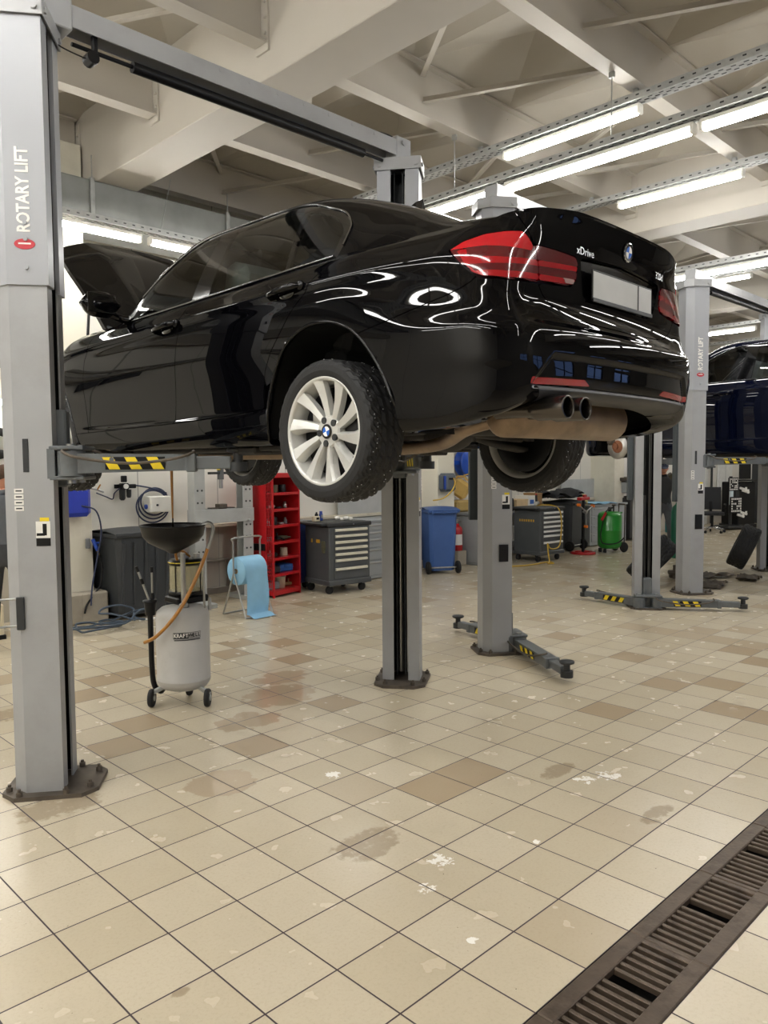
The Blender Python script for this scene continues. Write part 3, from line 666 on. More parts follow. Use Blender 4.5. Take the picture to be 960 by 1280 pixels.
# mirror ends for a smooth perpendicular crossing of the centre line
_tt=np.concatenate([[-_t[2],-_t[1]],_t,[2*_t[-1]-_t[-2],2*_t[-1]-_t[-3]]])
_pp=np.concatenate([[PLAN[2]*[1,-1],PLAN[1]*[1,-1]],PLAN,[PLAN[-2]*[1,-1],PLAN[-3]*[1,-1]]])
def plan(s): return nspline(_tt,_pp,s)
SMAX=_t[-1]
def s_of_x(x):  # along the side
    ss=np.linspace(0,SMAX,2000);p=plan(ss);return ss[np.argmin(np.abs(p[:,0]-x)+ (p[:,1]<.3)*9)]
NV=13
# profiles: 13 rows of (inset, z)
DOOR=[(.16,.185),(.055,.187),(.022,.24),(.012,.335),(.022,.365),(.018,.50),(.0,.66),(.008,.80),(.017,.865),(.011,.892),(.030,.925),(.058,.965),(.098,1.005)]
DOORF=[(.16,.185),(.055,.187),(.022,.24),(.012,.325),(.024,.355),(.016,.50),(.0,.65),(.008,.785),(.019,.85),(.013,.877),(.03,.91),(.06,.95),(.10,.99)]
FEND=[(.16,.20),(.055,.20),(.022,.25),(.012,.33),(.012,.36),(.008,.48),(.0,.60),(.006,.74),(.014,.82),(.012,.85),(.028,.895),(.06,.94),(.125,.985)]
NOSE=[(.2,.2),(.08,.19),(.03,.23),(.02,.28),(.02,.33),(.01,.42),(.01,.50),(.02,.58),(.04,.64),(.06,.68),(.08,.72),(.11,.76),(.16,.80)]
QUART=[(.16,.20),(.05,.205),(.018,.25),(.006,.33),(.004,.38),(.002,.50),(.0,.66),(.004,.80),(.012,.865),(.010,.892),(.028,.93),(.062,.98),(.112,1.025)]
QREAR=[(.16,.235),(.055,.232),(.02,.26),(.012,.34),(.01,.40),(.004,.50),(.0,.60),(.012,.70),(.018,.80),(.024,.88),(.052,.93),(.095,.985),(.15,1.03)]
CORN=[(.18,.285),(.07,.283),(.03,.31),(.016,.37),(.010,.43),(.0,.50),(.004,.595),(.03,.66),(.045,.74),(.052,.82),(.07,.90),(.105,.975),(.165,1.04)]
REARQ=[(.20,.335),(.085,.335),(.035,.355),(.018,.39),(.006,.43),(.0,.51),(.006,.60),(.045,.655),(.066,.73),(.062,.81),(.058,.90),(.055,.99),(.046,1.066)]
REARC=[(.20,.35),(.085,.35),(.03,.37),(.015,.40),(.004,.44),(.0,.52),(.006,.60),(.05,.655),(.066,.73),(.060,.81),(.052,.90),(.044,.99),(.026,1.082)]
KEYS=[(0.0,NOSE),(s_of_x(3.28),NOSE),(s_of_x(2.6),FEND),(s_of_x(1.75),DOORF),(s_of_x(.75),DOOR),(s_of_x(-.05),QUART),(s_of_x(-.62),QREAR),(_t[13]-.03,CORN),(_t[14]+.03,REARQ),(_t[15],REARC),(SMAX,REARC)]
KS=np.array([k[0] for k in KEYS]);KP=np.array([k[1] for k in KEYS])
VROW=np.array([0,.1,.17,.27,.31,.43,.55,.67,.735,.765,.82,.89,1.0])
def prof(s,v):
    """inset,z grids for arrays s (n) and v (m) -> (n,m,2)"""
    P=mono(KS,KP,s)                 # n,13,2
    Q=mono(VROW,np.swapaxes(P,0,1),v)   # m,n,2
    return np.swapaxes(Q,0,1)
def band(s,v):
    s=np.asarray(s,float);v=np.asarray(v,float)
    p=plan(s);e=1e-3;tg=(plan(s+e)-plan(s-e));tg/=np.linalg.norm(tg,axis=1)[:,None]
    nrm=np.stack([tg[:,1],-tg[:,0]],1)     # outward? fixed below
    mid=plan(s)-np.array([1.2,0]);sg=np.sign((nrm*mid).sum(1));nrm*=sg[:,None]
    d=prof(s,v)
    X=p[:,None,0]-nrm[:,None,0]*d[...,0];Y=p[:,None,1]-nrm[:,None,1]*d[...,0]
    return np.stack([X,np.maximum(Y,0),d[...,1]],-1)
S_CORNER=_t[14]-.02
def toprow(s): return band(s,np.array([1.0]))[:,0]
# greenhouse / deck : stations of control points from shoulder edge to the centre line: (y,z) with x offset
# each: x at edge, list of 6 (dx,y,z) beyond the edge
TOPS=[
(2.45,[(0,.72,.985),(0.02,.60,1.0),(.04,.44,1.01),(.06,.22,1.015),(.07,0,1.017)]),
(2.12,[(0,.745,.995),(0.0,.70,1.02),(.02,.60,1.04),(.05,.30,1.055),(.06,0,1.06)]),
(1.85,[(0,.77,1.06),(0.0,.725,1.16),(.01,.635,1.215),(.05,.32,1.255),(.07,0,1.265)]),
(1.60,[(0,.772,1.09),(0,.705,1.26),(.0,.615,1.385),(.04,.30,1.41),(.06,0,1.42)]),
(1.32,[(0,.77,1.10),(0,.69,1.30),(.0,.595,1.485),(.0,.30,1.46),(0,0,1.465)]),
(.95,[(0,.77,1.11),(0,.68,1.31),(0,.575,1.475),(0,.28,1.475),(0,0,1.478)]),
(.55,[(0,.765,1.11),(0,.675,1.31),(0,.57,1.475),(0,.28,1.47),(0,0,1.472)]),
(.20,[(0,.76,1.11),(0,.675,1.285),(0,.565,1.418),(0,.28,1.418),(0,0,1.420)]),
(-.10,[(0,.75,1.105),(0,.675,1.215),(-.01,.57,1.315),(-.03,.30,1.312),(-.04,0,1.312)]),
(-.35,[(0,.735,1.10),(0,.665,1.16),(-.01,.575,1.205),(-.03,.30,1.195),(-.04,0,1.195)]),
(-.58,[(0,.705,1.068),(0,.645,1.09),(-.01,.55,1.105),(-.02,.28,1.115),(-.03,0,1.12)]),
(-.76,[(0,.665,1.060),(-.005,.59,1.074),(-.01,.46,1.085),(-.02,.24,1.092),(-.03,0,1.097)]),
]
def topctrl():
    cols=[];xs=[]
    for x,pts in TOPS:
        e=toprow(np.array([s_of_x_top(x)]))[0]
        cols.append([e]+[(x+d,y,z) for d,y,z in pts]);xs.append(x)
    # last station: the lip of the boot, from its corner to the centre
    ss=np.linspace(S_CORNER,SMAX,6);cols.append(list(toprow(ss)));xs.append(-.95)
    return np.array(xs),np.array(cols)
def s_of_x_top(x):
    ss=np.linspace(0.5,S_CORNER,3000);p=toprow(ss);return ss[np.argmin(np.abs(p[:,0]-x))]
def top(tn,q):
    """tn stations 0..1 (front to lip), q 0..1 edge to centre"""
    xs,C=topctrl();u=(xs[0]-xs)/(xs[0]-xs[-1])
    # edge row follows the band's top row exactly
    tn=np.asarray(tn,float)
    M=nspline(u,C,tn)
    sE=np.array([s_of_x_top(x) for x in xs[:-1]]+[S_CORNER])
    se=mono(u,sE,tn);M[:,0]=toprow(se)
    M[:,-1,1]=0
    out=np.array([bspl(m,np.asarray(q)) for m in M])
    return out
M_paint = mat('black_car_paint', '040406', .3, coat=.6, var=0, spec=0., coatr=.015)
M_gloss = mat('gloss_black_trim', '060607', .12, coat=.6, var=0)
M_glass = mat('tinted_glass', '8f9a98', .0, trans=.0, var=0)
def glass_mat(name, tint, alpha):
    m = bpy.data.materials.new(name); m.use_nodes = True; nt = m.node_tree; N = nt.nodes; L = nt.links
    N.remove(N['Principled BSDF']); o = N['Material Output']; t = N.new('ShaderNodeBsdfTransparent'); t.inputs[0].default_value = tint
    g = N.new('ShaderNodeBsdfGlossy'); g.inputs['Roughness'].default_value = .01; fr = N.new('ShaderNodeFresnel'); fr.inputs[0].default_value = 1.52
    ad = N.new('ShaderNodeMath'); ad.operation = 'MULTIPLY_ADD'; L.new(fr.outputs[0], ad.inputs[0]); ad.inputs[1].default_value = 1.6; ad.inputs[2].default_value = alpha
    mx = N.new('ShaderNodeMixShader'); L.new(ad.outputs[0], mx.inputs[0]); L.new(t.outputs[0], mx.inputs[1]); L.new(g.outputs[0], mx.inputs[2]); L.new(mx.outputs[0], o.inputs[0]); return m
M_glass = glass_mat('tinted_car_glass', (.34, .37, .36, 1), .0)
M_under = mat('underbody_grey', '23211f', .7, var=.3, scale=6, dirt='4c4238', dirt_amt=.5)
M_valance = mat('matt_grey_valance', '242426', .5, var=.06)
M_exh = mat('brown_exhaust_steel', '8a7660', .42, metal=.55, var=.25, scale=6, dirt='4f4030', dirt_amt=.5)
M_tail = mat('red_lamp_lens', '960814', .12, coat=1., var=.06, emit=0)
M_tailb = mat('bright_red_lamp_band', 'b00f1c', .12, coat=1., var=.05)
M_taild = mat('dark_red_lamp_band', '520610', .12, coat=1., var=.05)
M_refl = mat('red_reflector', '9c0510', .2, coat=1., var=.05)
M_rim = mat('silver_wheel_paint', 'c4c4c0', .33, metal=.35, var=.03, dirt='a8a294', dirt_amt=.25)
M_tyre = mat('tyre_rubber', '0e0e0f', .68, var=.15, scale=14, bump=.15)
M_stud = mat('tyre_stud', 'cfd0d0', .3, metal=.6)
M_seat = mat('dark_seat_cloth', '1d1e20', .8, var=.1)
M_film = mat('white_plastic_seat_cover', 'b9c4c0', .3, var=.15, scale=12, bump=.4)
M_disc = mat('brake_disc_steel', 'b9b6b0', .35, metal=.8, var=.08)
M_rust = mat('rusty_hub', '8a5a40', .7, metal=.3, var=.2)
M_bb = mat('badge_blue', '1d5fc0', .25, coat=.6, var=.02); M_bw = mat('badge_white', 'e9e9e6', .25, coat=.6, var=.02)
M_plate = mat('grey_number_plate', 'a9a9a6', .45, var=.05)
M_head = mat('headliner_grey', '8c8a84', .9, var=.04)
class Sheet:
    """vertices, normals and parameters of a fine surface, cut by implicit curves"""
    def __init__(s, V, N, P, F): s.V, s.N, s.P, s.F = V, N, P, F
    @staticmethod
    def grid(G, P, flip=False):
        n, m = G.shape[:2]; du = np.gradient(G, axis=0); dv = np.gradient(G, axis=1); N = np.cross(du, dv)
        l = np.linalg.norm(N, axis=2, keepdims=True); N = N/np.maximum(l, 1e-9)
        if flip: N = -N
        i, j = np.meshgrid(np.arange(n-1), np.arange(m-1), indexing='ij'); a = (i*m+j).ravel(); q = np.stack([a, a+m, a+m+1, a+1], 1)
        if flip: q = q[:, ::-1]
        return Sheet(G.reshape(-1, 3), N.reshape(-1, 3), P.reshape(n*m, -1), [tuple(x) for x in q])
    def cut(s, phi):
        """keep phi > 0"""
        ins = phi > 0; V, N, P = list(s.V), list(s.N), list(s.P); F = []; cache = {}
        for f in s.F:
            k = sum(ins[i] for i in f)
            if k == 0: continue
            if k == len(f): F.append(f); continue
            o = []
            for a, b in zip(f, f[1:]+f[:1]):
                if ins[a]: o.append(a)
                if ins[a] != ins[b]:
                    e = (min(a, b), max(a, b))
                    if e not in cache:
                        t = phi[e[0]]/(phi[e[0]]-phi[e[1]]); t = min(max(t, .02), .98); cache[e] = len(V)
                        V.append(s.V[e[0]]*(1-t)+s.V[e[1]]*t); nn = s.N[e[0]]*(1-t)+s.N[e[1]]*t; N.append(nn/max(np.linalg.norm(nn), 1e-9)); P.append(s.P[e[0]]*(1-t)+s.P[e[1]]*t)
                    o.append(cache[e])
            if len(o) > 2: F.append(tuple(o))
        used = sorted({i for f in F for i in f}); mp = {u: i for i, u in enumerate(used)}
        if not used: return Sheet(np.zeros((0, 3)), np.zeros((0, 3)), np.zeros((0, s.P.shape[1])), [])
        return Sheet(np.array([V[i] for i in used]), np.array([N[i] for i in used]), np.array([P[i] for i in used]), [tuple(mp[i] for i in f) for f in F])
    def off(s, d): return Sheet(s.V+s.N*d, s.N, s.P, s.F)
    def mirror(s):
        k = np.array([1, -1, 1.]); return Sheet(s.V*k, s.N*k, s.P, [f[::-1] for f in s.F])
    def __add__(s, o):
        n = len(s.V); return Sheet(np.concatenate([s.V, o.V]), np.concatenate([s.N, o.N]), np.concatenate([s.P, o.P]) if s.P.shape[1] == o.P.shape[1] else np.zeros((n+len(o.V), 1)), s.F+[tuple(i+n for i in f) for f in o.F])
    def build(s, name, m, parent, rim=.012, label=None):
        V = [tuple(v) for v in s.V]; F = list(s.F); N = [tuple(n) for n in s.N]; nf = len(F)
        if rim:
            ed = {}
            for f in F:
                for a, b in zip(f, f[1:]+f[:1]):
                    if (b, a) in ed: ed.pop((b, a))
                    else: ed[(a, b)] = 1
            mp = {}
            for a, b in list(ed):
                if abs(s.V[a][1]) < .002 and abs(s.V[b][1]) < .002: continue
                for i in (a, b):
                    if i not in mp:
                        mp[i] = (len(V), len(V)+1); V.append(tuple(s.V[i])); V.append(tuple(s.V[i]-s.N[i]*rim)); N += [N[i], N[i]]
                (a0, a1), (b0, b1) = mp[a], mp[b]; F.append((b0, a0, a1, b1))
        me = bpy.data.meshes.new(name); me.from_pydata(V, [], F); me.materials.append(m)
        me.polygons.foreach_set('use_smooth', [i < nf for i in range(len(F))])
        me.update()
        if len(me.polygons) == len(F) and len(me.vertices) == len(V):
            nl = [(0, 0, 0)]*len(me.loops)
            for p in me.polygons:
                for li in p.loop_indices:
                    vi = me.loops[li].vertex_index; nl[li] = N[vi] if p.index < nf else tuple(p.normal)
            me.normals_split_custom_set(nl)
        o = bpy.data.objects.new(name, me); COL.objects.link(o); o.parent = parent
        if label: o['label'] = label
        return o
def sdf(P, poly, smooth=False):
    """signed distance to a closed polygon, positive inside"""
    poly = np.asarray(poly, float)
    if smooth:
        t = np.arange(len(poly)+6); Q = np.concatenate([poly[-3:], poly, poly[:3]]); q = np.linspace(3, 3+len(poly), 8*len(poly), endpoint=False); poly = nspline(t, Q, q)
    x, y = P[:, 0], P[:, 1]; d = np.full(len(x), 1e9); ins = np.zeros(len(x), bool)
    for (ax, ay), (bx, by) in zip(poly, np.roll(poly, -1, 0)):
        ex, ey = bx-ax, by-ay; L2 = max(ex*ex+ey*ey, 1e-12); t = np.clip(((x-ax)*ex+(y-ay)*ey)/L2, 0, 1)
        d = np.minimum(d, np.hypot(x-ax-t*ex, y-ay-t*ey))
        c = (ay > y) != (by > y)
        with np.errstate(divide='ignore', invalid='ignore'): ins ^= c & (x < (bx-ax)*(y-ay)/(by-ay if by != ay else 1e-12)+ax)
    return np.where(ins, d, -d)
def sdf_line(P, line, side=1):
    """distance to an open polyline, signed: positive to the left of its direction"""
    line = np.asarray(line, float); d = np.full(len(P), 1e9); sg = np.ones(len(P))
    for k in range(len(line)-1):
        a, b = line[k], line[k+1]; e = b-a; L2 = e@e; t = ((P-a)@e)/L2
        lo = -1e9 if k == 0 else 0; hi = 1e9 if k == len(line)-2 else 1; tc = np.clip(t, lo, hi); q = P-a-tc[:, None]*e; dd = np.hypot(q[:, 0], q[:, 1]); cr = e[0]*(P[:, 1]-a[1])-e[1]*(P[:, 0]-a[0])
        m = dd < d; d = np.where(m, dd, d); sg = np.where(m, np.sign(cr), sg)
    return d*sg*side
_ss = np.linspace(0, SMAX, 4000); _pl = plan(_ss)
def S_(x, y): return _ss[np.argmin(np.hypot(_pl[:, 0]-x, _pl[:, 1]-y))]
def SZ(pts): return [(S_(x, y), z) for x, y, z in pts]
def XZ(pts, y=.9): return [(S_(x, y), z) for x, z in pts]
ss = np.concatenate([np.linspace(0, S_(3.2, .82), 40)[:-1], np.linspace(S_(3.2, .82), S_(-.6, .88), 250)[:-1], np.linspace(S_(-.6, .88), SMAX, 130)])
vv = np.interp(np.linspace(0, 1, 92), np.linspace(0, 1, 13), VROW)
G = band(ss, vv)
_sm = lambda a: np.clip(a, 0, 1)**2*(3-2*np.clip(a, 0, 1))
_dp = _sm((ss[:, None]-S_(-.985, .69)-.10*np.clip((G[..., 2]-.40)/.11, 0, 1))/.022)*_sm((.515-G[..., 2])/.022)*_sm((G[..., 2]-.375)/.015)*.014
_tg = np.gradient(G[:, 46, :2], axis=0); _tg /= np.linalg.norm(_tg, axis=1)[:, None]; _nx, _ny = _tg[:, 1], -_tg[:, 0]
_sg = np.sign(_nx*(G[:, 46, 0]-1.2)+_ny*G[:, 46, 1]); G[..., 0] -= (_nx*_sg)[:, None]*_dp; G[..., 1] -= (_ny*_sg)[:, None]*_dp
G[-1, :, 1] = 0; G[0, :, 1] = 0
BAND = Sheet.grid(G, np.stack(np.broadcast_arrays(ss[:, None], G[..., 2]), -1))
tt = np.linspace(0, 1, 190); qq = np.linspace(0, 1, 56)**1.0; GT = top(tt, qq)
TOPS_ = Sheet.grid(GT, GT[..., [0, 2]].copy())
def outward(sh):
    c = np.array([1.2, 0, .6]); m = ((sh.V-c)*sh.N).sum(1).mean()
    return sh if m > 0 else Sheet(sh.V, -sh.N, sh.P, [f[::-1] for f in sh.F])
BAND = outward(BAND); TOPS_ = outward(TOPS_)
RARCH = [(.405, 0), (.402, .213), (.385, .343), (.345, .484), (.262, .615), (.175, .68), (.07, .715), (-.049, .718), (-.162, .689), (-.253, .637), (-.338, .547), (-.403, .445), (-.453, .341), (-.475, .225), (-.49, 0)]
FARCH = [(2.81+(2.81-2.53)*1.25, 0), (3.20, .25), (3.17, .40), (3.08, .56), (2.96, .68), (2.83, .72), (2.765, .705), (2.67, .632), (2.614, .547), (2.574, .451), (2.541, .335), (2.52, .2), (2.52, 0)]
RA, FA = XZ(RARCH), XZ(FARCH)
SILL = XZ([(3.3, .30), (2.393, .315), (1.793, .323), (1.23, .330), (.76, .345), (.374, .367), (.1, .37)])
FGAP = SZ([(2.34, .80, 1.2), (2.30, .80, 1.0), (2.292, .827, .945), (2.30, .875, .863), (2.345, .877, .792), (2.357, .887, .674), (2.349, .882, .531), (2.33, .874, .347), (2.32, .87, .2)])
BGAP = SZ([(1.17, .80, 1.2), (1.165, .80, 1.02), (1.165, .841, .949), (1.178, .876, .839), (1.195, .887, .764), (1.21, .89, .623), (1.229, .876, .515), (1.243, .87, .417), (1.258, .868, .33), (1.26, .86, .2)])
QGAP = SZ([(-.03, .79, 1.1), (-.014, .795, 1.021), (.007, .854, .962), (.054, .885, .913), (.09, .89, .868), (.15, .894, .824), (.202, .897, .778), (.27, .9, .702), (.341, .898, .624), (.395, .889, .54), (.415, .885, .442), (.415, .884, .37), (.42, .88, .2)])
BSEAM = SZ([(-.10, .901, .60), (-.253, .901, .640), (-.312, .9, .652), (-.423, .895, .672), (-.548, .882, .700), (-.701, .866, .732), (-.768, .853, .752), (-.81, .84, .775), (-.83, .829, .795)])
LIGHT = SZ([(-.703, .839, .907), (-.752, .808, .937), (-.82, .773, .957), (-.874, .72, .968), (-.922, .665, .970), (-.931, .65, .952), (-.941, .633, .925), (-.967, .506, .921), (-.981, .388, .913), (-.986, .368, .890), (-.984, .371, .825), (-.97, .40, .797), (-.959, .493, .788), (-.945, .597, .784), (-.919, .732, .777), (-.858, .812, .783), (-.811, .834, .805), (-.763, .846, .845)])
TGAPU = SZ([(-.80, .74, 1.2), (-.89, .672, 1.05), (-.91, .66, 1.005), (-.931, .646, .975), (-.943, .625, .927), (-.946, .613, .897), (-.947, .600, .839), (-.945, .597, .783)])
TLOW = SZ([(-.945, .597, .783), (-.946, .571, .745), (-.953, .526, .712), (-.968, .446, .683), (-.979, .373, .668), (-.99, .2, .660), (-1.0, .0, .658), (-1.0, .0, .658)])
TLOW[-1] = (SMAX+.5, .658)
TRUNK_LINE = TGAPU+TLOW[1:]                    # left of it (towards larger s / above) is the lid
GAP = .0022
def make_car(paint, name, label, wheels=True, raised=True):
    car = thing(name, label, 'car', (0, 0, 0))
    P = BAND.P; sr = S_(-1.0, .62)
    aR, aF = -sdf(P, RA), -sdf(P, FA); sill = sdf_line(P, SILL, -1)   # sign settled below
    if sill[np.argmin(np.hypot(P[:, 0]-S_(1.2, .89), P[:, 1]-.7))] < 0: sill = -sill     # positive above the sill line
    def lr(line, probe):                           # positive towards the probe point (x, y, z)
        d = sdf_line(P, line); i = np.argmin(np.hypot(P[:, 0]-S_(probe[0], probe[1]), P[:, 1]-probe[2])); return d if d[i] > 0 else -d
    fg = lr(FGAP, (2.0, .88, .6)); bg_ = lr(BGAP, (1.6, .88, .6)); qg = lr(QGAP, (.7, .9, .6))
    bs = lr(BSEAM, (-.55, .88, .5)); tl = lr(TRUNK_LINE, (-1.03, .1, .85)); lt = sdf(P, LIGHT)
    s = P[:, 0]; s_bs0 = S_(-.20, .9)
    inside = lambda *a: np.minimum.reduce(a)-GAP
    def both(nm, phi, m=paint, rim=.014, base=BAND, lab=None):
        sh = base.cut(phi)
        a = sh.build(nm, m, car, rim, lab); b_ = sh.mirror().build(nm, m, car, rim, lab); return a, b_
    below_rear = np.where(s > S_(-.25, .9), 1, -1)
    # bumper: below the seam, below the lamp and below the lid
    bump = np.minimum.reduce([bs, -lt, -tl, aR, s-S_(-.20, .9)])
    bump = np.where((s > S_(-.83, .829)) & (P[:, 1] > .787), -1.0*np.abs(P[:, 1]-.785)-.001, bump)
    # upper bound on the stretch under the lamp
    dU = .781-P[:, 1]; bump = np.where(s > S_(-.83, .829), np.minimum.reduce([-lt, -tl, np.where(s < S_(-.945, .597), dU, 9.)]), bump)
    PL = SZ([(-.985, .352, .912), (-.99, .30, .922), (-1.0, 0, .938)])
    fd = np.minimum.reduce([fg, -bg_+0, sill]) if False else None
    door_f = inside(fg, bg_, sill); door_r = inside(-bg_, qg, sill, aR); fender = inside(-fg, aF, s-S_(3.30, .775)+0, sill); rock = inside(-sill, aR, aF, s-S_(3.0, .87), -s+S_(.2, .9))
    quart = np.minimum.reduce([-qg, -bs, -lt, -tl, aR, sill+9*(s > S_(.36, .9))]); quart = np.where(s > S_(-.83, .829), np.minimum.reduce([-lt, -tl, P[:, 1]-.80]), quart)-GAP
    nosep = inside(-(s-S_(3.30, .775)), aF)
    reflp = SZ([(-.983, .69, .418), (-1.027, .36, .425), (-1.03, .315, .402), (-.98, .692, .393)])
    blackins = np.where(P[:, 1] < .392, 1., -1.)*0+(.391-P[:, 1]); blackins = np.minimum(blackins, s-S_(-1.0, .65)+.35*(P[:, 1]-.39))
    both('front_door', door_f); both('rear_door', door_r); both('front_fender', fender); both('side_sill', rock); qp = both('quarter_panel', quart)
    def whole(nm, phi, m, base=BAND, rim=.014, lab=None):
        sh = base.cut(phi); return (sh+sh.mirror()).build(nm, m, car, rim, lab)
    rf = sdf(P, reflp)
    rb = whole('rear_bumper', np.minimum.reduce([bump-GAP, -rf-.001, -blackins-.0015]), paint)
    va = whole('rear_valance', np.minimum.reduce([bump-GAP, blackins-.0015, -rf-.001]), M_valance, lab='matt dark grey lower valance')
    shr = BAND.cut(rf); r1 = shr.build('reflector', M_refl, rb, .004, 'red reflector strip'); shr.mirror().build('reflector', M_refl, rb, .004, 'red reflector strip')
    whole('front_bumper', nosep, paint)
    # tail lamps: outer lens on the quarter panel, inner lens on the lid
    up_ = sdf(P, SZ([(-.66, .85, .903), (-.78, .81, .906), (-.84, .787, .908), (-.94, .638, .898), (-.96, .60, .99), (-.70, .84, .99)]))
    bnd1 = sdf(P, SZ([(-.78, .845, .868), (-.90, .75, .862), (-.982, .37, .876), (-.982, .37, .858), (-.90, .75, .838), (-.80, .835, .838)]))
    bnd2 = sdf(P, SZ([(-.80, .84, .815), (-.90, .75, .810), (-.982, .35, .826), (-.985, .35, .806), (-.90, .75, .786), (-.82, .83, .795)]))
    brite = np.maximum(np.maximum(bnd1, bnd2), sdf(P, SZ([(-.74, .84, .90), (-.79, .835, .83), (-.84, .815, .80), (-.80, .84, .83), (-.78, .84, .90)])))
    for k, nm in ((1, 'outer'), (-1, 'inner')):
        d = np.minimum(lt-.003, k*-tl-.0015)
        for mm in (0, 1):
            base = None
            for nm2, ph, ma in (('lamp_lens', np.minimum.reduce([d, -up_, -brite]) if k > 0 else np.minimum(d, -brite), M_taild), ('lamp_upper', np.minimum(d, up_) if k > 0 else None, M_tailb), ('lamp_band', np.minimum.reduce([d, brite, -up_]) if k > 0 else np.minimum(d, brite), M_tail)):
                if ph is None: continue
                sh = BAND.cut(ph).off(.003); sh = sh.mirror() if mm else sh
                if base is None: base = sh.build('tail_lamp', ma, car, .02, 'red tail lamp')
                else: sh.build(nm2, ma, base, .02)
    wl = sdf(P, SZ([(-.98, .46, .822), (-.984, .385, .824), (-.984, .392, .806), (-.975, .44, .804)])); shw = BAND.cut(wl).off(.006)
    rvl = shw.build('reversing_lamp', mat('smoked_lamp', '9a7f7c', .2, coat=.5), base, .004); 
    # boot lid with its recess for the number plate
    rec = sdf(P, SZ([(-.985, .352, .912), (-.99, .30, .920), (-1.0, .02, .934)])+[(SMAX+.5, .934), (SMAX+.5, .752)]+SZ([(-.975, .25, .752), (-.973, .315, .770)]))
    lid = whole('boot_lid', np.minimum.reduce([tl-GAP, -lt-GAP, -rec]), paint)
    shp = BAND.cut(rec-.004).off(-.026); (shp+shp.mirror()).build('plate_recess', M_gloss, lid, 0)
    edge = BAND.cut(np.minimum(.03-np.abs(rec+.03), tl)).off(0)
    b = MB(); c0_ = [tuple(BAND.V[i]) for i in range(0)]
    # walls of the recess
    shc = BAND.cut(rec); ed = {}
    for f in shc.F:
        for a_, b_ in zip(f, f[1:]+f[:1]):
            if (b_, a_) in ed: ed.pop((b_, a_))
            else: ed[(a_, b_)] = 1
    b = MB()
    for a_, b_ in ed:
        if abs(shc.V[a_][1]) < .002 and abs(shc.V[b_][1]) < .002: continue
        q = [shc.V[a_], shc.V[b_], shc.V[b_]-shc.N[b_]*.03, shc.V[a_]-shc.N[a_]*.03]; b.add(q, [(0, 1, 2, 3)])
        b.add([p*np.array([1, -1, 1]) for p in q], [(3, 2, 1, 0)])
    b.build('recess_wall', M_gloss, lid)
    # inner black skins so that the seams read dark
    sk = BAND.cut(np.minimum.reduce([aR-.01, aF-.01, -tl+.2])).off(-.03); (sk+sk.mirror()).build('inner_body', M_black, car, 0)
    # ---- cabin
    T = TOPS_.P; y = TOPS_.V[:, 1]; x = TOPS_.V[:, 0]; z = TOPS_.V[:, 2]
    DLO = [(2.04, .98), (1.80, 1.128), (1.62, 1.240), (1.45, 1.325), (1.25, 1.383), (.95, 1.408), (.60, 1.402), (.373, 1.378), (.181, 1.316), (.06, 1.26), (-.009, 1.197), (-.038, 1.15), (-.036, 1.075), (-.012, .98)]
    FG_ = [(1.90, .99), (1.775, 1.092), (1.60, 1.208), (1.43, 1.300), (1.25, 1.352), (1.10, 1.365), (1.118, 1.265), (1.162, 1.09), (1.19, .99)]
    RG_ = [(1.01, .99), (.995, 1.10), (.965, 1.375), (.75, 1.384), (.56, 1.375), (.37, 1.335), (.362, 1.20), (.349, .99)]
    QG_ = [(.335, 1.325), (.198, 1.283), (.091, 1.232), (.035, 1.187), (.006, 1.15), (.008, 1.087), (.03, .99), (.318, .99), (.326, 1.2)]
    sidey = y-.40
    dlo = np.minimum(sdf(T, DLO), sidey); gl = [np.minimum(sdf(T, g_), sidey) for g_ in (FG_, RG_, QG_)]
    XY = np.stack([x, y], 1)
    ws = sdf(XY, [(1.40, -.2), (1.42, .50), (1.47, .545), (1.62, .59), (1.80, .625), (2.0, .66), (2.12, .65), (2.16, -.2)])
    rw = sdf(XY, [(.04, -.2), (.03, .42), (-.02, .49), (-.40, .575), (-.50, .53), (-.53, -.2)])
    cowl = x-2.10; lidt = sdf(XY, [(-.56, -.2), (-.56, .50), (-.60, .60), (-.80, .652), (-.90, .64), (-1.1, .60), (-1.1, -.2)])
    solid = np.minimum.reduce([-dlo, -ws, -rw, -cowl, -lidt])
    both('roof_and_pillar', solid-GAP*.6, base=TOPS_, rim=.02)
    def wholet(nm, phi, m, rim=.012):
        sh = TOPS_.cut(phi); return (sh+sh.mirror()).build(nm, m, car, rim)
    wholet('boot_lid_deck', lidt-GAP, paint).parent = lid
    wholet('windscreen', ws-.003, M_glass, 0); wholet('rear_window', rw-.003, M_glass, 0)
    fr_ = np.minimum.reduce([dlo]+[-g_ for g_ in gl]); both('window_frame', fr_-.001, M_gloss, .015, TOPS_)
    for g_ in gl: both('side_window', g_+.002, M_glass, 0, TOPS_)
    # bright seal along the window line
    for sgn in (1, -1):
        b = MB(); be = [tuple(p) for p in toprow(np.linspace(S_(1.92, .8), S_(.0, .8), 24))]
        b.tube([(p[0], sgn*(p[1]+.004), p[2]+.004) for p in be], .006, n=6, sub=1)
        ln = []
        for (px_, pz_) in DLO[1:-1]:
            i = np.argmin(np.hypot(T[:, 0]-px_, T[:, 1]-pz_)+9*(y < .5)); v = TOPS_.V[i]+TOPS_.N[i]*.004; ln.append((v[0], sgn*v[1], v[2]))
        b.tube(ln, .005, n=6, sub=4); b.build('window_trim', mat('dark_bright_trim', '9a9c9f', .10, metal=1., var=.02), car)
    # cowl and open engine bay
    both('cowl_panel', np.minimum(cowl, x*0+1), M_black, .01, TOPS_)
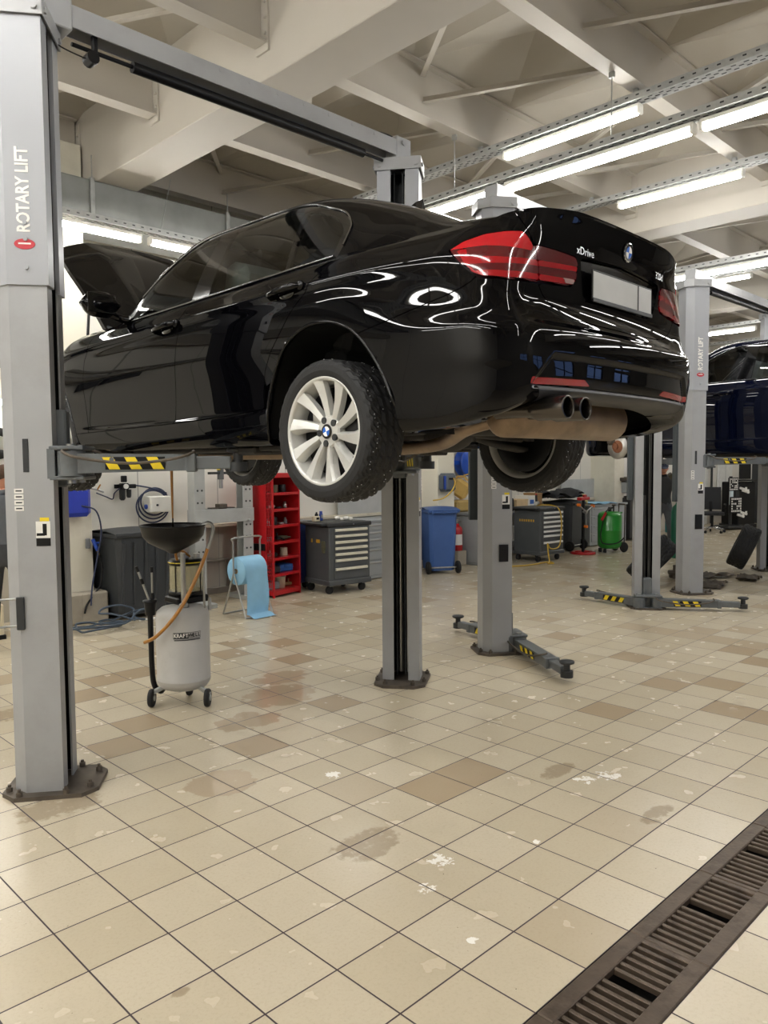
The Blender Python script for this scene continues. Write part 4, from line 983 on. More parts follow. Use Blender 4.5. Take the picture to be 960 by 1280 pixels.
    b = MB(); b.box((2.86, 0, .62), (1.1, 1.36, .3), .02); b.box((2.9, .1, .82), (.62, .6, .12), .03); b.box((2.55, -.45, .8), (.3, .35, .2), .02); b.box((3.35, 0, .72), (.06, 1.2, .16), .01)
    b.build('engine_block', M_dark, car)
    # bonnet, raised on its rear hinges
    nxh, nyh = 34, 30; Lh = 1.40
    H = []
    al = math.radians(BON_ANG if raised else 4.)
    for i in range(nxh+1):
        t = i/nxh; row = []
        for j in range(nyh+1):
            q = j/nyh; hw = .72-.05*max(0, t-.6)**1.5*4; yy = (q*2-1)*hw; nose = Lh*(1-.13*abs(q*2-1)**3)
            if t > .93: pass
            xx = t*nose; zz = .055*math.sin(math.pi*min(1, t*.8+.1))-.055*abs(q*2-1)**3-.05*max(0, t-.8)**1.2*6+.012*math.exp(-((abs(q*2-1)-.55)/.08)**2)*(1-.4*t)
            row.append((2.28+xx*math.cos(al)-zz*math.sin(al), yy, .985+xx*math.sin(al)+zz*math.cos(al)))
        H.append(row)
    b = MB(); b.grid(H, 0, True, flip=True)
    dn = Vector((math.sin(al), 0, -math.cos(al)))*.03
    ring = [H[i][0] for i in range(nxh+1)]+[H[nxh][j] for j in range(1, nyh+1)]+[H[i][nyh] for i in range(nxh-1, -1, -1)]+[H[0][j] for j in range(nyh-1, 0, -1)]
    n_ = len(ring)
    V = ring+[tuple(Vector(p)+dn) for p in ring]; b.add(V, [(i, n_+i, n_+(i+1) % n_, (i+1) % n_) for i in range(n_)], 0, False); b.grid([[tuple(Vector(p)+dn) for p in r_] for r_ in H], 1, True)
    bo = b.build('bonnet', [paint, M_black], car)
    b = MB()
    for sgn in (1, -1):
        b.tube([(2.22, sgn*.70, .93), (2.30, sgn*.70, 1.0), (2.42, sgn*.69, 1.04)], .012, n=6); b.cyl((2.75, sgn*.68, .80), (2.28+.55*math.cos(al), sgn*.66, .985+.55*math.sin(al)-.02), .01, n=8)
    b.build('bonnet_hinge', M_dark, car)
    # mirrors
    for sgn in (1, -1):
        b = MB(); sec = []
        for k in range(9):
            t = k/8; r_ = [(1-abs(2*t-1)**3.2)]; hgt = .085*(1-.15*t); 
            sec.append([(1.93+(.075+.03*(1-t))*math.cos(a_)*max(.05, 1-(2*max(0, t-.5))**4*.6)*(1 if math.cos(a_) > 0 else .55), sgn*(.855+.225*t), 1.075+hgt*math.sin(a_)*max(.12, (1-abs(2*t-1)**4))) for a_ in [2*math.pi*m/20 for m in range(21)]])
        b.grid(sec, 0, True, flip=(sgn < 0)); b.add(sec[0][:20], [tuple(range(20))]); b.add(sec[-1][:20], [tuple(range(20))[::-1]])
        b.tube([(1.90, sgn*.79, 1.0), (1.92, sgn*.83, 1.005), (1.93, sgn*.90, 1.03)], .026, n=8)
        mo = b.build('wing_mirror', paint, car)
        b = MB(); b.box((1.892, sgn*.97, 1.077), (.006, .175, .115), .02); b.build('mirror_glass', mat('mirror_glass', '0a0c0d', .03, metal=.0, spec=1., coat=1., var=0), mo)
        b = MB(); b.add([(1.99, sgn*.755, 1.005), (1.90, sgn*.775, 1.005), (1.90, sgn*.762, 1.04), (1.955, sgn*.742, 1.04)], [(0, 1, 2, 3) if sgn < 0 else (3, 2, 1, 0)]); b.build('mirror_foot', M_gloss, mo)
    # door handles
    for (hx, hz, hy) in ((1.325, .868, .883), (.235, .892, .896)):
        for sgn in (1, -1):
            b = MB(); b.tube([(hx+.11, sgn*(hy-.012), hz-.012), (hx+.085, sgn*(hy+.018), hz-.004), (hx, sgn*(hy+.03), hz+.002), (hx-.085, sgn*(hy+.022), hz+.008), (hx-.115, sgn*(hy-.010), hz+.012)], [.013, .016, .018, .018, .015], n=10)
            b.sphere((hx-.115, sgn*(hy-.002), hz+.012), .024, 12, sc=(1.1, .6, 1)); ho = b.build('door_handle', paint, car)
            b = MB(); b.sphere((hx-.01, sgn*(hy-.015), hz-.004), .042, 16, sc=(1.7, .35, .8)); b.build('handle_cup', M_gloss, ho)
    # wheel arch lips and liners
    for sgn in (1, -1):
        for arc, cx, zc_ in ((RARCH[1:-1], 0, .3), (FARCH[1:-1], 2.84, .3)):
            b = MB(); li = MB(); pts = []
            for (ax, az_) in arc:
                i = np.argmin(np.hypot(BAND.V[:, 0]-ax, BAND.V[:, 2]-az_)+9*(BAND.V[:, 1] < .6)); v = BAND.V[i]; pts.append((ax, sgn*(v[1]-.004), az_))
            b.tube(pts, .009, n=7, sub=5)
            rows = []
            for (px_, py_, pz_) in pts:
                ox, oz = (px_-cx), (pz_-zc_); l_ = math.hypot(ox, oz); rows.append([(px_, py_-sgn*.01, pz_), (px_+ox/l_*.05, py_-sgn*.03, pz_+oz/l_*.05), (px_+ox/l_*.03, sgn*.56, pz_+oz/l_*.03)])
            li.grid(rows, 0, True); b.build('arch_lip', paint, car); li.build('arch_liner', mat('arch_liner_black', '0c0c0d', .85, var=.2), car)
    # floor pan, subframe, silencer and tail pipes
    b = MB(); b.box((1.42, 0, .20), (2.1, 1.5, .03), .01); b.box((1.4, 0, .19), (2.3, .26, .06), .02)
    for sgn in (1, -1): b.box((1.42, sgn*.70, .185), (2.0, .10, .035), .01); b.box((2.05, sgn*.72, .17), (.16, .12, .04), .01); b.box((.72, sgn*.72, .17), (.16, .12, .04), .01)
    b.box((-.62, 0, .40), (.7, 1.15, .03), .01); b.box((2.95, 0, .23), (.9, 1.1, .02), .01); b.box((.1, 0, .42), (1.0, 1.1, .02), .01); b.build('floor_pan', M_under, car)
    b = MB(); b.tube([(.26, -.55, .27), (.14, -.3, .26), (.10, 0, .26), (.14, .3, .26), (.26, .55, .27)], .045, n=10); b.tube([(-.2, -.5, .28), (-.16, 0, .27), (-.2, .5, .28)], .035, n=10); b.sphere((0, 0, .27), .13, 16, sc=(1.3, 1, .9)); b.build('rear_subframe', M_under, car)
    for sgn in (1, -1):
        b = MB(); b.tube([(.05, sgn*.12, .27), (.02, sgn*.45, .25), (0, sgn*.68, .24)], .024, n=8); b.tube([(.25, sgn*.52, .26), (.1, sgn*.62, .20), (-.02, sgn*.72, .17)], .024, n=8); b.tube([(-.2, sgn*.45, .28), (-.1, sgn*.6, .3), (0, sgn*.72, .33)], .02, n=8)
        b.cyl((-.13, sgn*.56, .22), (-.17, sgn*.54, .58), .032, n=12); b.build('rear_suspension_arm', M_under, car); b = MB(); b.tube([(2.75, sgn*.3, .22), (2.8, sgn*.55, .19), (2.81, sgn*.72, .18)], .024, n=8); b.cyl((2.83, sgn*.66, .26), (2.80, sgn*.58, .75), .035, n=12); b.build('front_suspension_arm', M_under, car)
    b = MB()
    prof_ = [(0, -.31), (.075, -.31), (.098, -.29), (.098, .29), (.075, .31), (0, .31)]
    b.at((-.70, .02, .30), (0, 0, 0)); b.lathe([(r_*1.0, h_*1.55) for r_, h_ in prof_], n=28, axis='Y'); b.at()
    b.tube([(-.66, .40, .29), (-.50, .46, .25), (-.2, .30, .19), (.3, .14, .17), (1.2, .08, .16), (2.2, .1, .17)], .032, n=10)
    ex = b.build('exhaust_silencer', M_exh, car)
    b = MB()
    for yy in (.565, .435):
        b.tube([(-.72, yy-.02, .31), (-.86, yy-.005, .31), (-.93, yy, .305), (-1.045, yy, .305)], .036, n=18, caps=False)
        b.lathe([(.046, -1.06), (.046, -.93), (.034, -.9)], (0, yy, .305), 24, axis='X'); b.lathe([(.046, -1.06), (.041, -1.064), (.038, -1.058), (.038, -.95)], (0, yy, .305), 24, axis='X'); b.lathe([(0, -.96), (.039, -.96)], (0, yy, .305), 24, 1, axis='X')
    b.build('tail_pipe', [mat('dark_tail_pipe', '55504b', .25, metal=.95, var=.1), M_black], car)
    # badges
    def roundel(parent, M, r):
        b = MB(); b.X = M; b.lathe([(0, 0), (r, 0), (r, .004), (r*.94, .006), (r*.9, .004), (0, .004)], n=28, mi=0)
        for k in range(4):
            V = [(0, 0, .0052)]+[(r*.62*math.cos(k*math.pi/2+a_*math.pi/16), r*.62*math.sin(k*math.pi/2+a_*math.pi/16), .0052) for a_ in range(9)]
            b.add(V, [(0, i, i+1) for i in range(1, 9)], 1 if k % 2 else 2)
        for k in range(28):
            a_, c_ = 2*math.pi*k/28, 2*math.pi*(k+1)/28; b.add([(r*.66*math.cos(a_), r*.66*math.sin(a_), .005), (r*.66*math.cos(c_), r*.66*math.sin(c_), .005), (r*.62*math.cos(c_), r*.62*math.sin(c_), .005), (r*.62*math.cos(a_), r*.62*math.sin(a_), .005)], [(3, 2, 1, 0)], 3)
        for k in range(14):
            a_, c_ = 2*math.pi*k/14, 2*math.pi*(k+1)/14; q = [(r*math.cos(t_), r*math.sin(t_)) for t_ in (a_, c_)]
            b.add([(q[0][0], q[0][1], .0045), (q[1][0], q[1][1], .0045), (q[1][0]*.9, q[1][1]*.9, .007), (q[0][0]*.9, q[0][1]*.9, .007)], [(0, 1, 2, 3)], 3)
        return b.build('badge', [M_black, M_bb, M_bw, M_chrome], parent)
    def rearpt(yy, zz):
        i = np.argmin(np.hypot(BAND.V[:, 1]-abs(yy), BAND.V[:, 2]-zz)+9*(BAND.V[:, 0] > -.8)); v = BAND.V[i].copy(); n_ = BAND.N[i].copy()
        if yy < 0: v[1] *= -1; n_[1] *= -1
        return Vector(v), Vector(n_)
    v, n_ = rearpt(-.01, 1.0); roundel(lid, frame(v+n_*.002, n_.cross(Vector((0, 0, -1))) , Vector((0, 0, 1))-n_*n_.z), .041)['label'] = 'round blue and white badge'
    for yy, zz, tx, sz in ((.325, .945, 'xDrive', .044), (-.345, .95, '320d', .044)):
        v, n_ = rearpt(yy, zz); xd = Vector((0, 0, 1)).cross(n_); F_ = frame(v+n_*.003, xd, Vector((0, 0, 1))); text_part('model_lettering', tx, sz, mat('satin_chrome', 'b9bbbd', .35, metal=.85), lid, F_, .0004)['label'] = 'chrome lettering'
    # number plate, blank as in the photo
    b = MB(); b.box((-.990, 0, .822), (.006, .52, .112), .002); pl = b.build('number_plate', M_plate, lid); pl['label'] = 'blank grey number plate'; pl.rotation_euler = (0, 0, 0)
    b = MB(); b.box((-.988, 0, .822), (.006, .535, .127), .002); b.box((-.992, 0, .762), (.008, .535, .018), .002); b.box((-.9945, -.13, .822), (.002, .006, .112), 0); b.build('plate_holder', M_black, pl)
    b = MB(); b.sphere((-.28, 0, 1.238), .05, 14, sc=(1.6, .28, .9)); b.build('roof_aerial', M_gloss, car) if False else None
    b = MB(); b.add([(.36, .03, 1.425), (.36, -.03, 1.425), (.16, -.03, 1.395), (.16, .03, 1.395), (.22, 0, 1.50), (.165, 0, 1.505)], [(0, 1, 4), (1, 2, 5, 4), (2, 3, 5), (3, 0, 4, 5)]); b.build('roof_aerial', M_gloss, car)
    # cabin: seats, wheel, lining
    for sx, sgn in ((1.42, 1), (1.42, -1)):
        b = MB(); b.box((sx, sgn*.37, .58), (.50, .48, .16), .05); b.box((sx-.30, sgn*.37, .88), (.14, .46, .62), .05, ry=-.28); b.box((sx-.40, sgn*.37, 1.24), (.10, .24, .16), .04, ry=-.2); se = b.build('front_seat', M_seat, car)
        if sgn > 0:
            b = MB(); b.box((sx-.35, sgn*.40, .98), (.20, .46, .50), .09, ry=-.28); b.build('seat_cover', M_film, se)['label'] = 'crumpled translucent plastic seat cover'
    b = MB(); b.box((.42, 0, .60), (.50, 1.2, .16), .05); b.box((.12, 0, .90), (.14, 1.2, .55), .05, ry=-.35)
    for yy in (-.38, .38): b.box((.02, yy, 1.18), (.09, .24, .14), .04, ry=-.3)
    b.build('rear_seat', M_seat, car)
    b = MB(); b.box((1.95, 0, .90), (.35, 1.36, .20), .05); b.box((1.0, 0, .50), (1.9, 1.5, .04), .01)
    b.build('dashboard', M_black, car)
    b = MB(); b.lathe([(.175+.016*math.cos(a_), .016*math.sin(a_)) for a_ in [2*math.pi*k/8 for k in range(9)]], n=24, axis='X'); b.box((0, 0, 0), (.03, .34, .05), .01); b.v = [tuple(Matrix.Translation((1.72, .37, .98)) @ Matrix.Rotation(-.35, 4, 'Y') @ Vector(v)) for v in b.v]; b.build('steering_wheel', M_black, car)
    hl = TOPS_.cut(np.minimum.reduce([solid, z-1.32])).off(-.03); (hl+hl.mirror()).build('headliner', M_head, car, 0)
    # wheels
    if wheels:
        w0 = make_wheel(car)
        for wx, sgn in ((0, -1), (2.81, 1), (2.81, -1)):
            c = dup(w0, parent=car); c.location = (wx, sgn*.775, .243); c.rotation_euler = (random.uniform(0, 0), 0, 0 if sgn > 0 else math.pi)
        w0.location = (0, .775, .243)
    else:
        for wx in (0, 2.81):
            for sgn in (1, -1):
                b = MB(); b.lathe([(.05, -.01), (.155, -.01), (.155, .014), (.05, .014)], (wx, sgn*.80, .30), 36, axis='Y'); b.lathe([(0, .05*sgn), (.065, .05*sgn), (.085, 0)], (wx, sgn*.80, .30), 24, 1, axis='Y'); b.cyl((wx, sgn*.80, .3), (wx, sgn*.88, .3), .034, n=14, mi=1)
                for k in range(5): a_ = 2*math.pi*k/5; b.cyl((wx+.056*math.cos(a_), sgn*.84, .3+.056*math.sin(a_)), (wx+.056*math.cos(a_), sgn*.862, .3+.056*math.sin(a_)), .008, n=8, mi=1)
                b.box((wx+.1, sgn*.78, .40), (.12, .14, .16), .03, mi=2); b.build('brake_disc', [M_disc, M_rust, M_dirtst], car)['label'] = 'bare brake disc without wheel'
    return car
BON_ANG = 40.
def make_tyre(name, parent, studs=True, nA=120):
    """studded winter tyre, axis along Y, outer face at +Y"""
    R_, w = .322, .112
    pr = [(.238, -.098), (.248, -.106), (.27, -.112), (.295, -.110), (.310, -.103), (.317, -.094), (.3205, -.080), (.3215, -.066), (.3222, -.052), (.3224, -.038), (.3226, -.022), (.3226, -.008), (.3226, .008), (.3226, .022), (.3224, .038), (.3222, .052), (.3215, .066), (.3205, .080), (.317, .094), (.310, .103), (.295, .110), (.27, .112), (.248, .106), (.238, .098)]
    Gd = []
    for i in range(nA):
        t = 2*math.pi*i/nA; row = []
        for k, (r_, h_) in enumerate(pr):
            tr = r_ > .309
            if tr:
                lat = abs(h_); ph = (i + (int(lat/.014)*1.0)) % 4
                groove = ph < 1 or abs(lat-.037) < .004 or lat < .009
                r_ -= .007 if groove else 0
            elif .24 < r_ < .25: pass
            row.append((r_*math.sin(t), h_, r_*math.cos(t)))
        Gd.append(row)
    b = MB(); b.grid(Gd, 0, False, closeu=True)
    o = b.build(name, [M_tyre], parent)
    if studs:
        b = MB(); rr = random.Random(5)
        for i in range(110):
            t = 2*math.pi*i/110+rr.uniform(-.02, .02); h_ = rr.choice((-.085, -.07, -.055, .055, .07, .085, .03, -.03)); q = .3205 if abs(h_) > .06 else .323
            b.box((q*math.sin(t), h_, q*math.cos(t)), (.0035, .0035, .004), .001)
        b.build('tyre_studs', M_stud, o)
    return o
def make_wheel(car):
    b = MB()
    # barrel with outer lip
    b.lathe([(.238, -.098), (.221, -.09), (.211, -.02), (.213, .05), (.227, .075), (.229, .086), (.238, .0945), (.245, .096), (.247, .101), (.242, .104), (.232, .1005), (.227, .092)], n=72, axis='Y')
    # ten twisted spokes, each a ridge with two facets
    for k in range(10):
        a_ = 2*math.pi*k/10+.1; sec = []
        for r_, tw, w1, yo, dep in ((.040, 0, .019, .060, .03), (.068, .0, .020, .066, .035), (.105, .010, .023, .072, .035), (.15, .025, .029, .079, .034), (.19, .045, .037, .087, .032), (.220, .060, .044, .0935, .030), (.2325, .066, .047, .0965, .02)):
            c_ = a_+tw/.2*.35
            u = Vector((math.sin(c_), 0, math.cos(c_))); tn_ = Vector((math.cos(c_), 0, -math.sin(c_)))
            p = u*r_; sec.append([p-tn_*w1+Vector((0, yo-dep, 0)), p-tn_*w1*.92+Vector((0, yo-.004, 0)), p-tn_*w1*.15+Vector((0, yo+.001, 0)), p+tn_*w1*.25+Vector((0, yo+.003, 0)), p+tn_*w1*.5+Vector((0, yo-.008, 0)), p+tn_*w1*.8+Vector((0, yo-dep, 0))])
        for i in range(len(sec)-1):
            for j in range(5):
                b.add([sec[i][j], sec[i][j+1], sec[i+1][j+1], sec[i+1][j]], [(0, 3, 2, 1)], 0, False)
    b.lathe([(.075, .03), (.073, .060), (.066, .068), (.036, .070), (.034, .073), (0, .073)], n=40, axis='Y', smooth=False)
    w = b.build('wheel', M_rim, car)
    b = MB()
    for k in range(5):
        a_ = 2*math.pi*k/5+.42; c = (.0545*math.sin(a_), 0, .0545*math.cos(a_)); b.cyl((c[0], .060, c[2]), (c[0], .0735, c[2]), .0155, n=16); b.cyl((c[0], .0735, c[2]), (c[0], .0742, c[2]), .009, n=6)
    b.cyl((-.17, .055, -.11), (-.185, .085, -.118), .005, n=8)
    b.build('wheel_bolt', M_dark, w)
    b = MB(); b.X = frame((0, .0735, 0), (-1, 0, 0), (0, 0, 1)); r = .033
    b.lathe([(0, .002), (r, .0), (r, .003), (r*.9, .0045), (0, .0045)], n=28, mi=0)
    for k in range(4):
        V = [(0, 0, .0052)]+[(r*.68*math.cos(.35+k*math.pi/2+a_*math.pi/16), r*.68*math.sin(.35+k*math.pi/2+a_*math.pi/16), .0052) for a_ in range(9)]
        b.add(V, [(0, i, i+1) for i in range(1, 9)], 1 if k % 2 else 2)
    b.build('hub_cap', [M_black, M_bb, M_bw], w)['label'] = 'round blue and white hub cap'
    make_tyre('tyre', w)
    b = MB(); b.lathe([(.06, -.03), (.165, -.03), (.165, -.006), (.06, -.006)], n=40, axis='Y'); b.lathe([(0, .03), (.075, .03), (.08, -.03)], n=24, axis='Y'); b.box((.12, -.02, .06), (.09, .10, .15), .02); b.lathe([(.208, -.02), (.20, .028), (.05, .03), (0, .02)], n=32, axis='Y', mi=1); b.lathe([(.20, -.075), (.09, -.09), (.08, -.06), (0, -.06)], n=32, axis='Y', mi=1); b.build('brake_disc', [M_disc, M_black], w)  # includes added black discs that paint the gaps behind the spokes dark
    return w
CAR_POS = (3.1294441, 2.67752965, 1.6274); CAR_RZ = math.radians(90.925378)
car = make_car(M_paint, 'sedan_car', 'glossy black sedan raised on the near lift with its bonnet open')
car.location = CAR_POS; car.rotation_euler = (0, 0, CAR_RZ)
M_navy = mat('dark_blue_car_paint', '060a1c', .3, coat=.6, var=0, spec=0., coatr=.015)
car2 = make_car(M_navy, 'sedan_car', 'dark blue car raised on the right lift with its wheels removed', wheels=False, raised=False)
car2.location = (11.52, 2.84, 1.60); car2.scale = (1.05, 1.05, 1.20); car2.rotation_euler = (0, 0, math.radians(90))
# ------------------------------------------------------------------ used oil drainer in front
M_tank = mat('silver_tank_paint', 'b0aea9', .45, var=.06, dirt='8b7f70', dirt_amt=.35, scale=4)
M_amber = mat('amber_hose', 'a86f1c', .35, coat=.4, var=.15); M_clear = mat('yellowed_clear_acrylic', 'cfc8a4', .15, alpha=.38, var=.05)
DX, DY = 2.88, 5.00
od = thing('oil_drainer', 'silver wheeled waste oil drainer with black funnel under the black sedan', 'oil drainer', (DX, DY, 0), 0)
vx, vy = .707, -.707            # to the right seen from the aisle
b = MB(); b.lathe([(0, .10), (.12, .105), (.17, .125), (.19, .16), (.19, .175), (.192, .178), (.192, .185), (.19, .188), (.19, .64), (.18, .675), (.15, .70), (.08, .712), (0, .715)], n=44); b.build('tank', M_tank, od)
b = MB()
for s, q in ((-1, .02), (1, -.02)):
    c = Vector((-.707*.12, -.707*.12, 0)) + Vector((vx, vy, 0))*s*.19
    b = MB(); b.box((c.x*.86, c.y*.86, .115), (.14, .028, .03), .004, rz=math.atan2(c.y, c.x), ry=.35); b.build('wheel_bracket', M_galv, od)
for s in (-1, 1):
    c = Vector((-.707*.13, -.707*.13, 0)) + Vector((vx, vy, 0))*s*.20
    b = MB(); b.at((c.x, c.y, .065), (0, 0, -math.pi/4)); b.lathe([(0, -.018), (.045, -.018), (.06, -.016), (.065, -.008), (.065, .008), (.06, .016), (.045, .018), (0, .018)], n=24, axis='X'); b.lathe([(0, -.023), (.022, -.023), (.022, .023), (0, .023)], n=12, mi=1, axis='X'); b.build('wheel', [M_rub, M_galv], od)
b = MB(); b.at((.707*.14, .707*.14, .03)); b.lathe([(0, -.012), (.025, -.012), (.03, 0), (.025, .012), (0, .012)], n=16, axis='Y'); b.cyl((0, 0, 0), (0, 0, .09), .008); b.build('castor', M_rub, od)
b = MB(); b.cyl((vx*.03-.05, vy*.03-.05, .69), (vx*.03-.05, vy*.03-.05, 1.10), .018, n=14); b.lathe([(0, .70), (.035, .70), (.035, .73), (.02, .74)], (vx*.03-.05, vy*.03-.05, 0), 14); b.box((vx*.20, vy*.20, .72), (.02, .02, .09), .003); b.cyl((vx*.16, vy*.16, .69), (vx*.16, vy*.16, 1.06), .009, n=8); b.build('riser_pipe', M_steel, od)
b = MB(); fc = (-vx*.035-.05, -vy*.035-.05, 0)
b.lathe([(.03, 1.10), (.05, 1.115), (.11, 1.145), (.175, 1.18), (.212, 1.225), (.226, 1.29), (.234, 1.296), (.234, 1.304), (.224, 1.304), (.218, 1.29), (.204, 1.228), (.17, 1.188), (.10, 1.152), (0, 1.13)], fc, 44); b.tube([(fc[0]+vx*.21, fc[1]+vy*.21, 1.29), (fc[0]+vx*.25, fc[1]+vy*.25, 1.315), (fc[0]+vx*.285, fc[1]+vy*.285, 1.29), (fc[0]+vx*.275, fc[1]+vy*.275, 1.22), (fc[0]+vx*.235, fc[1]+vy*.235, 1.10)], .013, n=8, mi=1); b.build('funnel', [M_black, M_galv], od)
g = MB(); gc = (.09, .09, 0); g.lathe([(.122, .80), (.122, 1.00)], gc, 36); g.lathe([(.117, 1.00), (.117, .80)], gc, 36); gl = g.build('inspection_glass', M_clear, od)
b = MB(); b.lathe([(0, .775), (.128, .775), (.13, .80), (.12, .805), (0, .805)], gc, 36); b.lathe([(0, .995), (.128, .995), (.13, 1.02), (.11, 1.035), (0, 1.035)], gc, 36); b.lathe([(.1305, 1.012), (.1305, 1.019), (.12, 1.021)], gc, 36, mi=1)
for k in range(4): a_ = k*math.pi/2+.4; b.cyl((gc[0]+.126*math.cos(a_), gc[1]+.126*math.sin(a_), .78), (gc[0]+.126*math.cos(a_), gc[1]+.126*math.sin(a_), 1.02), .005, n=6)
b.box((gc[0], gc[1], .74), (.26, .2, .05), .01); b.build('glass_clamp', [M_black, M_yel], gl)
b = MB(); b.tube([(gc[0]-.1, gc[1]-.05, 1.04), (gc[0]-.12, gc[1]-.07, 1.09), (gc[0]-.05, gc[1]-.03, 1.10), (gc[0]+.03, gc[1], 1.05)], .010, n=7); b.cyl((gc[0]+.06, gc[1]-.05, 1.03), (gc[0]+.06, gc[1]-.05, 1.075), .025, n=12, mi=1); b.box((gc[0], gc[1]+.01, 1.06), (.05, .04, .05), .006, mi=1); b.build('gauge_fitting', [M_amber, M_steel], gl)
b = MB(); b.tube([(fc[0]+vx*.245, fc[1]+vy*.245, 1.13), (fc[0]+vx*.19-.02, fc[1]+vy*.19-.02, .98), (vx*.07-.12, vy*.07-.12, .78), (-vx*.02-.155, -vy*.02-.155, .64), (-vx*.13-.155, -vy*.13-.155, .53), (-vx*.235-.10, -vy*.235-.10, .47)], .013, n=10); b.build('drain_hose', M_amber, od)['label'] = 'amber drain hose'
b = MB(); px_ = -vx*.235; py_ = -vy*.235
b.tube([(px_, py_, .70), (px_, py_, .45), (px_+.01, py_, .15), (px_+.05, py_-.02, .07), (px_+.10, py_+.02, .07)], .020, n=10); b.cyl((px_, py_, .64), (px_, py_, .74), .034, .045, n=14); b.lathe([(.05, .735), (.05, .75), (0, .75)], (px_, py_, 0), 14); b.build('probe_holder', M_black, od)
b = MB(); b.cyl((px_-.005, py_-.005, .74), (px_-.07, py_+.03, .96), .009, n=8); b.cyl((px_-.07, py_+.03, .96), (px_-.082, py_+.036, 1.0), .012, n=8, mi=1); b.cyl((px_-.045, py_+.015, .87), (px_-.055, py_+.02, .91), .013, n=8, mi=1); b.cyl((px_+.02, py_, .74), (px_+.02, py_, .95), .008, n=8); b.cyl((px_+.02, py_, .95), (px_+.02, py_, .99), .011, n=8, mi=1); b.cyl((px_+.02, py_, .75), (px_+.02, py_, .80), .012, n=8, mi=1); b.build('suction_probe', [M_steel, M_black], od)
a_ = math.atan2(-.82, -.57)
for tx, dz, sz, cd_, mm in (('KRAFT', .575, .048, -.20, M_lbl), ('WELL', .575, .048, .23, M_dark)):
    pass
b = MB(); R0 = .1935
def curved(a0, a1, z0, z1, r, mi): 
    n = 10; V = []; 
    for k in range(n+1):
        t = a0+(a1-a0)*k/n; V += [(r*math.cos(t), r*math.sin(t), z0), (r*math.cos(t), r*math.sin(t), z1)]
    b.add(V, [(2*k, 2*k+2, 2*k+3, 2*k+1) for k in range(n)], mi)
ac = a_+.26
curved(ac-.53, ac+.02, .503, .547, R0, 0); curved(ac+.02, ac+.50, .503, .506, R0, 0); curved(ac+.02, ac+.50, .544, .547, R0, 0); curved(ac+.49, ac+.50, .503, .547, R0, 0); curved(ac-.50, ac+.48, .490, .497, R0, 0)
b.build('maker_label', M_dark, od)['label'] = 'black maker label'
def curved_text(s, size, m, parent, a0, da, z, r):
    for k, ch in enumerate(s):
        t = a0+da*k; text_part('letter', ch, size, m, parent, frame((r*math.cos(t), r*math.sin(t), z), (-math.sin(t), math.cos(t), 0), (0, 0, 1)), .0006, sx=.86, bold=.0012)
curved_text('KRAFT', .037, M_lbl, od, ac-.46, .105, .525, R0+.001); curved_text('WELL', .037, M_dark, od, ac+.10, .108, .525, R0+.001)
b = MB(); b.cyl((0, 0, 0), (0, 0, .16), .006, .006, n=8, mi=1); b.cyl((0, 0, .16), (.0, 0, .50), .006, .011, n=8); single('oil_stream', b, [M_amber, mat('dark_oil', '1b1208', .1, coat=1.)], 'thin stream of old oil running from the car into the black funnel', 'oil', (DX+fc[0], DY+fc[1], 1.19))
# ------------------------------------------------------------------ paper roll on its stand
M_paper = mat('blue_paper', '8fc0df', .8, var=.04, bump=.15, scale=10)
rs = thing('paper_roll_stand', 'steel tube stand with a roll of light blue wiping paper beside the red rack', 'paper roll', (5.12, 7.42, 0), math.radians(6))
b = MB()
for s in (-1, 1): b.tube([(s*.20-.02, -.22, .012), (s*.20, .0, .50), (s*.20, 0, .86)], .011, n=8, sub=1); b.tube([(s*.20+.02, .22, .012), (s*.20, .0, .50)], .011, n=8, sub=1)
b.tube([(-.20, 0, .86), (-.19, 0, .90), (.19, 0, .90), (.20, 0, .86)], .011, n=8, sub=3); b.tube([(-.22, -.22, .012), (.18, -.22, .012)], .010, n=8, sub=1); b.tube([(-.18, .22, .012), (.22, .22, .012)], .010, n=8, sub=1); b.cyl((-.20, 0, .52), (.20, 0, .52), .012); b.build('tube_frame', M_steel, rs)
b = MB(); b.lathe([(.03, -.165), (.155, -.165), (.16, -.16), (.16, .16), (.155, .165), (.03, .165)], (0, 0, .52), 44, axis='X'); b.lathe([(.03, -.17), (.022, -.17), (.022, .17), (.03, .17)], (0, 0, .52), 20, axis='X', mi=1); ro = b.build('paper_roll', [M_paper, mat('cardboard_core', '8f7350', .8)], rs)
G_ = []
for k in range(26):
    t = k/25
    if t < .25: a_ = t/.25*1.7; p = (-math.sin(a_)*.164, .52+math.cos(a_)*.164)
    elif t < .85: u = (t-.25)/.6; p = (-.162-.02*math.sin(u*3.0), .50-u*.47)
    else: u = (t-.85)/.15; p = (-.175-.14*u, .03-.018*u+.012*math.sin(u*6))
    G_.append([(x_, p[0]+.004*math.sin(x_*30+k*.4), p[1]) for x_ in np.linspace(-.16, .16, 9)])
b = MB(); b.grid(G_); b.grid([[(q[0], q[1]-.003, q[2]+.002) for q in r_] for r_ in G_], flip=True); b.build('hanging_sheet', M_paper, ro)
